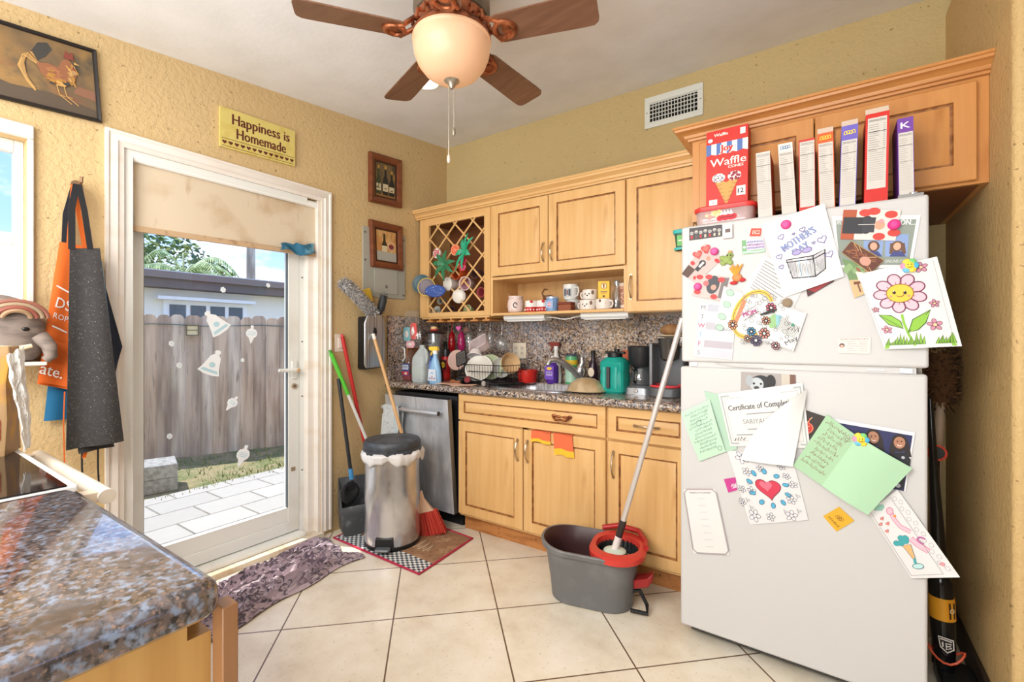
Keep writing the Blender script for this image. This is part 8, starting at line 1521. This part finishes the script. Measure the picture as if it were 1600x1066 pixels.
# vent
x0, x1, z0, z1 = 1.675, 2.021, 2.553, 2.745; T = thing('air_vent', 'white wall air vent with a black grid, above the cabinets', 'vent', ((x0+x1)/2, -.004, z0)); VW = c(228, 230, 222, .45); b = B(T); fx, fz_ = .032, .036
for q in ((x0, z0, x1, z0+fz_), (x0, z1-fz_, x1, z1), (x0, z0+fz_, x0+fx, z1-fz_), (x1-fx, z0+fz_, x1, z1-fz_)): b.box(q[0], -.01, q[1], q[2], -.0005, q[3], VW)
part(b, 'frame', T, bev=.002); b = B(T); b.box(x0+fx, -.003, z0+fz_, x1-fx, -.0008, z1-fz_, c(22, 20, 20, .9)); part(b, 'duct', T)
b = B(T); n_ = 15
for k in range(1, n_): x = x0+fx+(x1-x0-2*fx)*k/n_; b.box(x-.002, -.008, z0+fz_, x+.002, -.0032, z1-fz_, VW)
for k in range(1, 5): z = z0+fz_+(z1-z0-2*fz_)*k/5; b.box(x0+fx, -.009, z-.0018, x1-fx, -.0032, z+.0018, VW)
b.box(x0+fx, -.009, z1-fz_-.012, x1-fx, -.004, z1-fz_, c(206, 208, 200, .6)); part(b, 'grid', T)
b = B(T)
for x in (x0+.014, x1-.014): b.cyl((x, -.01, (z0+z1)/2), (x, -.0115, (z0+z1)/2), .004, c(120, 116, 108), n=10)
part(b, 'screw', T)
# narrow gap right of the fridge
zv = lambda u, v, y: wb(u, v, y)
yb = -.62
top_, bot_ = zv(1454, 640, yb), zv(1477, 1066, yb); T = thing('stick_vacuum', 'black stick vacuum with a yellow label, standing in the gap right of the fridge', 'vacuum', (bot_.x, yb, .0)); r_ = pm(23, bot_)
b = B(); b.loft([rr(.11, .2, .03, z, 5, .03, -.02) for z in (.001, .05)], M_BLACK, (True, True)); part(b, 'floor_head', T, bev=.008)
up = Vector((top_.x-bot_.x, 0, 1.0-.05)); zq = lambda v: zv(1480, v, yb).z
P_ = lambda z: Vector(((top_.x-bot_.x)*max(0, (z-.05))/(top_.z-.05), 0, z))
b = B(); zs = [.05, zq(1030), zq(1020), zq(970), zq(966)]; b.tube([P_(z) for z in (.04, .12, .2, .3, .36, .38)], [.024, .032, .035, .035, .034, .028], M_BLACKG, 20); part(b, 'dust_bin', T)
b = B(); b.tube([P_(z) for z in (.38, .6, .8, 1.02)], [.026, .018, .012, .009], M_BLACKG, 16); part(b, 'wand', T)
zl0, zl1 = zq(966), zq(932); b = B(); b.tube([P_(zl0), P_(zl1)], [.0365, .0365], c(226, 160, 40, .4), 24); lb = part(b, 'yellow_label', T)
b = B(); S = Sheet(b, P_(zl1-.004)+Vector((.012, -.0365, 0)), P_(zl1-.004)+Vector((.034, -.018, 0)), P_(zl0+.004)+Vector((.034, -.018, 0)), P_(zl0+.004)+Vector((.012, -.0365, 0)), c(230, 150, 40), toward=(.5, -1, 0)); S.rect(.1, .1, .9, .9, c(60, 44, 20), 1); S.ring(.5, .5, .25, .1, c(240, 230, 210), 2); part(b, 'label_symbol', lb, recalc=False)
ze = zq(1002); b = B(); S = Sheet(b, P_(ze+.03)+Vector((-.02, -.037, 0)), P_(ze+.03)+Vector((.022, -.037, 0)), P_(ze-.026)+Vector((.022, -.037, 0)), P_(ze-.026)+Vector((-.02, -.037, 0)), None, toward=(0, -1, 0)); GW = c(226, 220, 216)
S.poly([(0, 1), (1, .92), (1, .3), (.55, 0), (.1, .3)], GW, 1); S.poly([(.07, .93), (.93, .86), (.93, .34), (.55, .08), (.16, .36)], c(24, 22, 22), 2); S.line([(.14, .84), (.86, .78)], .1, GW, 3); S.line([(.28, .66), (.28, .36)], .1, GW, 3); S.line([(.84, .62), (.5, .62), (.5, .24), (.84, .4)], .09, GW, 3); S.line([(.5, .42), (.8, .5)], .08, GW, 3); part(b, 'emblem', T, recalc=False)
q = P_(.115); b = B(); b.tube([q+Vector((.05*math.cos(a), -.02-.03*math.sin(a), .02*math.cos(2*a))) for a in [i*.35 for i in range(18)]], .004, c(214, 90, 60, .4), 6, closed=True); part(b, 'orange_cord', T)
q = zv(1462, 706, -.5); T = thing('capped_pole', 'dark pole with an orange-rimmed round cap in the gap beside the fridge', 'pole', (q.x, -.5, 0)); b = B(); b.tube([(.0, 0, .001), (0, 0, q.z)], .012, c(26, 24, 24, .5), 10); part(b, 'pole', T)
b = B(); b.cyl((0, -.02, q.z), (0, .005, q.z), .027, c(26, 24, 24, .4), n=24); part(b, 'cap', T); b = B(); b.tube([(.027*math.cos(a), -.021, q.z+.027*math.sin(a)) for a in [i*.314 for i in range(20)]], .004, c(222, 80, 60, .4), 6, closed=True); part(b, 'orange_rim', T)
p0, p1 = zv(1471, 590, -.3), zv(1464, 700, -.3); T = thing('dust_mop', 'brown shaggy mop turned upside down, leaning in the gap right of the fridge', 'mop', (p1.x, -.3, 0))
b = B(T); b.cyl(Vector((p1.x-.03, -.3, .001)), Vector((p0.x, -.3, p0.z-.05)), .016, c(196, 172, 146, .5)); part(b, 'handle', T)
fluff(T, 'mop_head', [Vector((p0.x, -.3, p0.z+z)) for z in (-.1, 0, .1)], .075, 700, [c(92, 62, 36, 1.0), c(120, 86, 50, 1.0), c(60, 42, 28, 1.0)], 6, .03, .004)
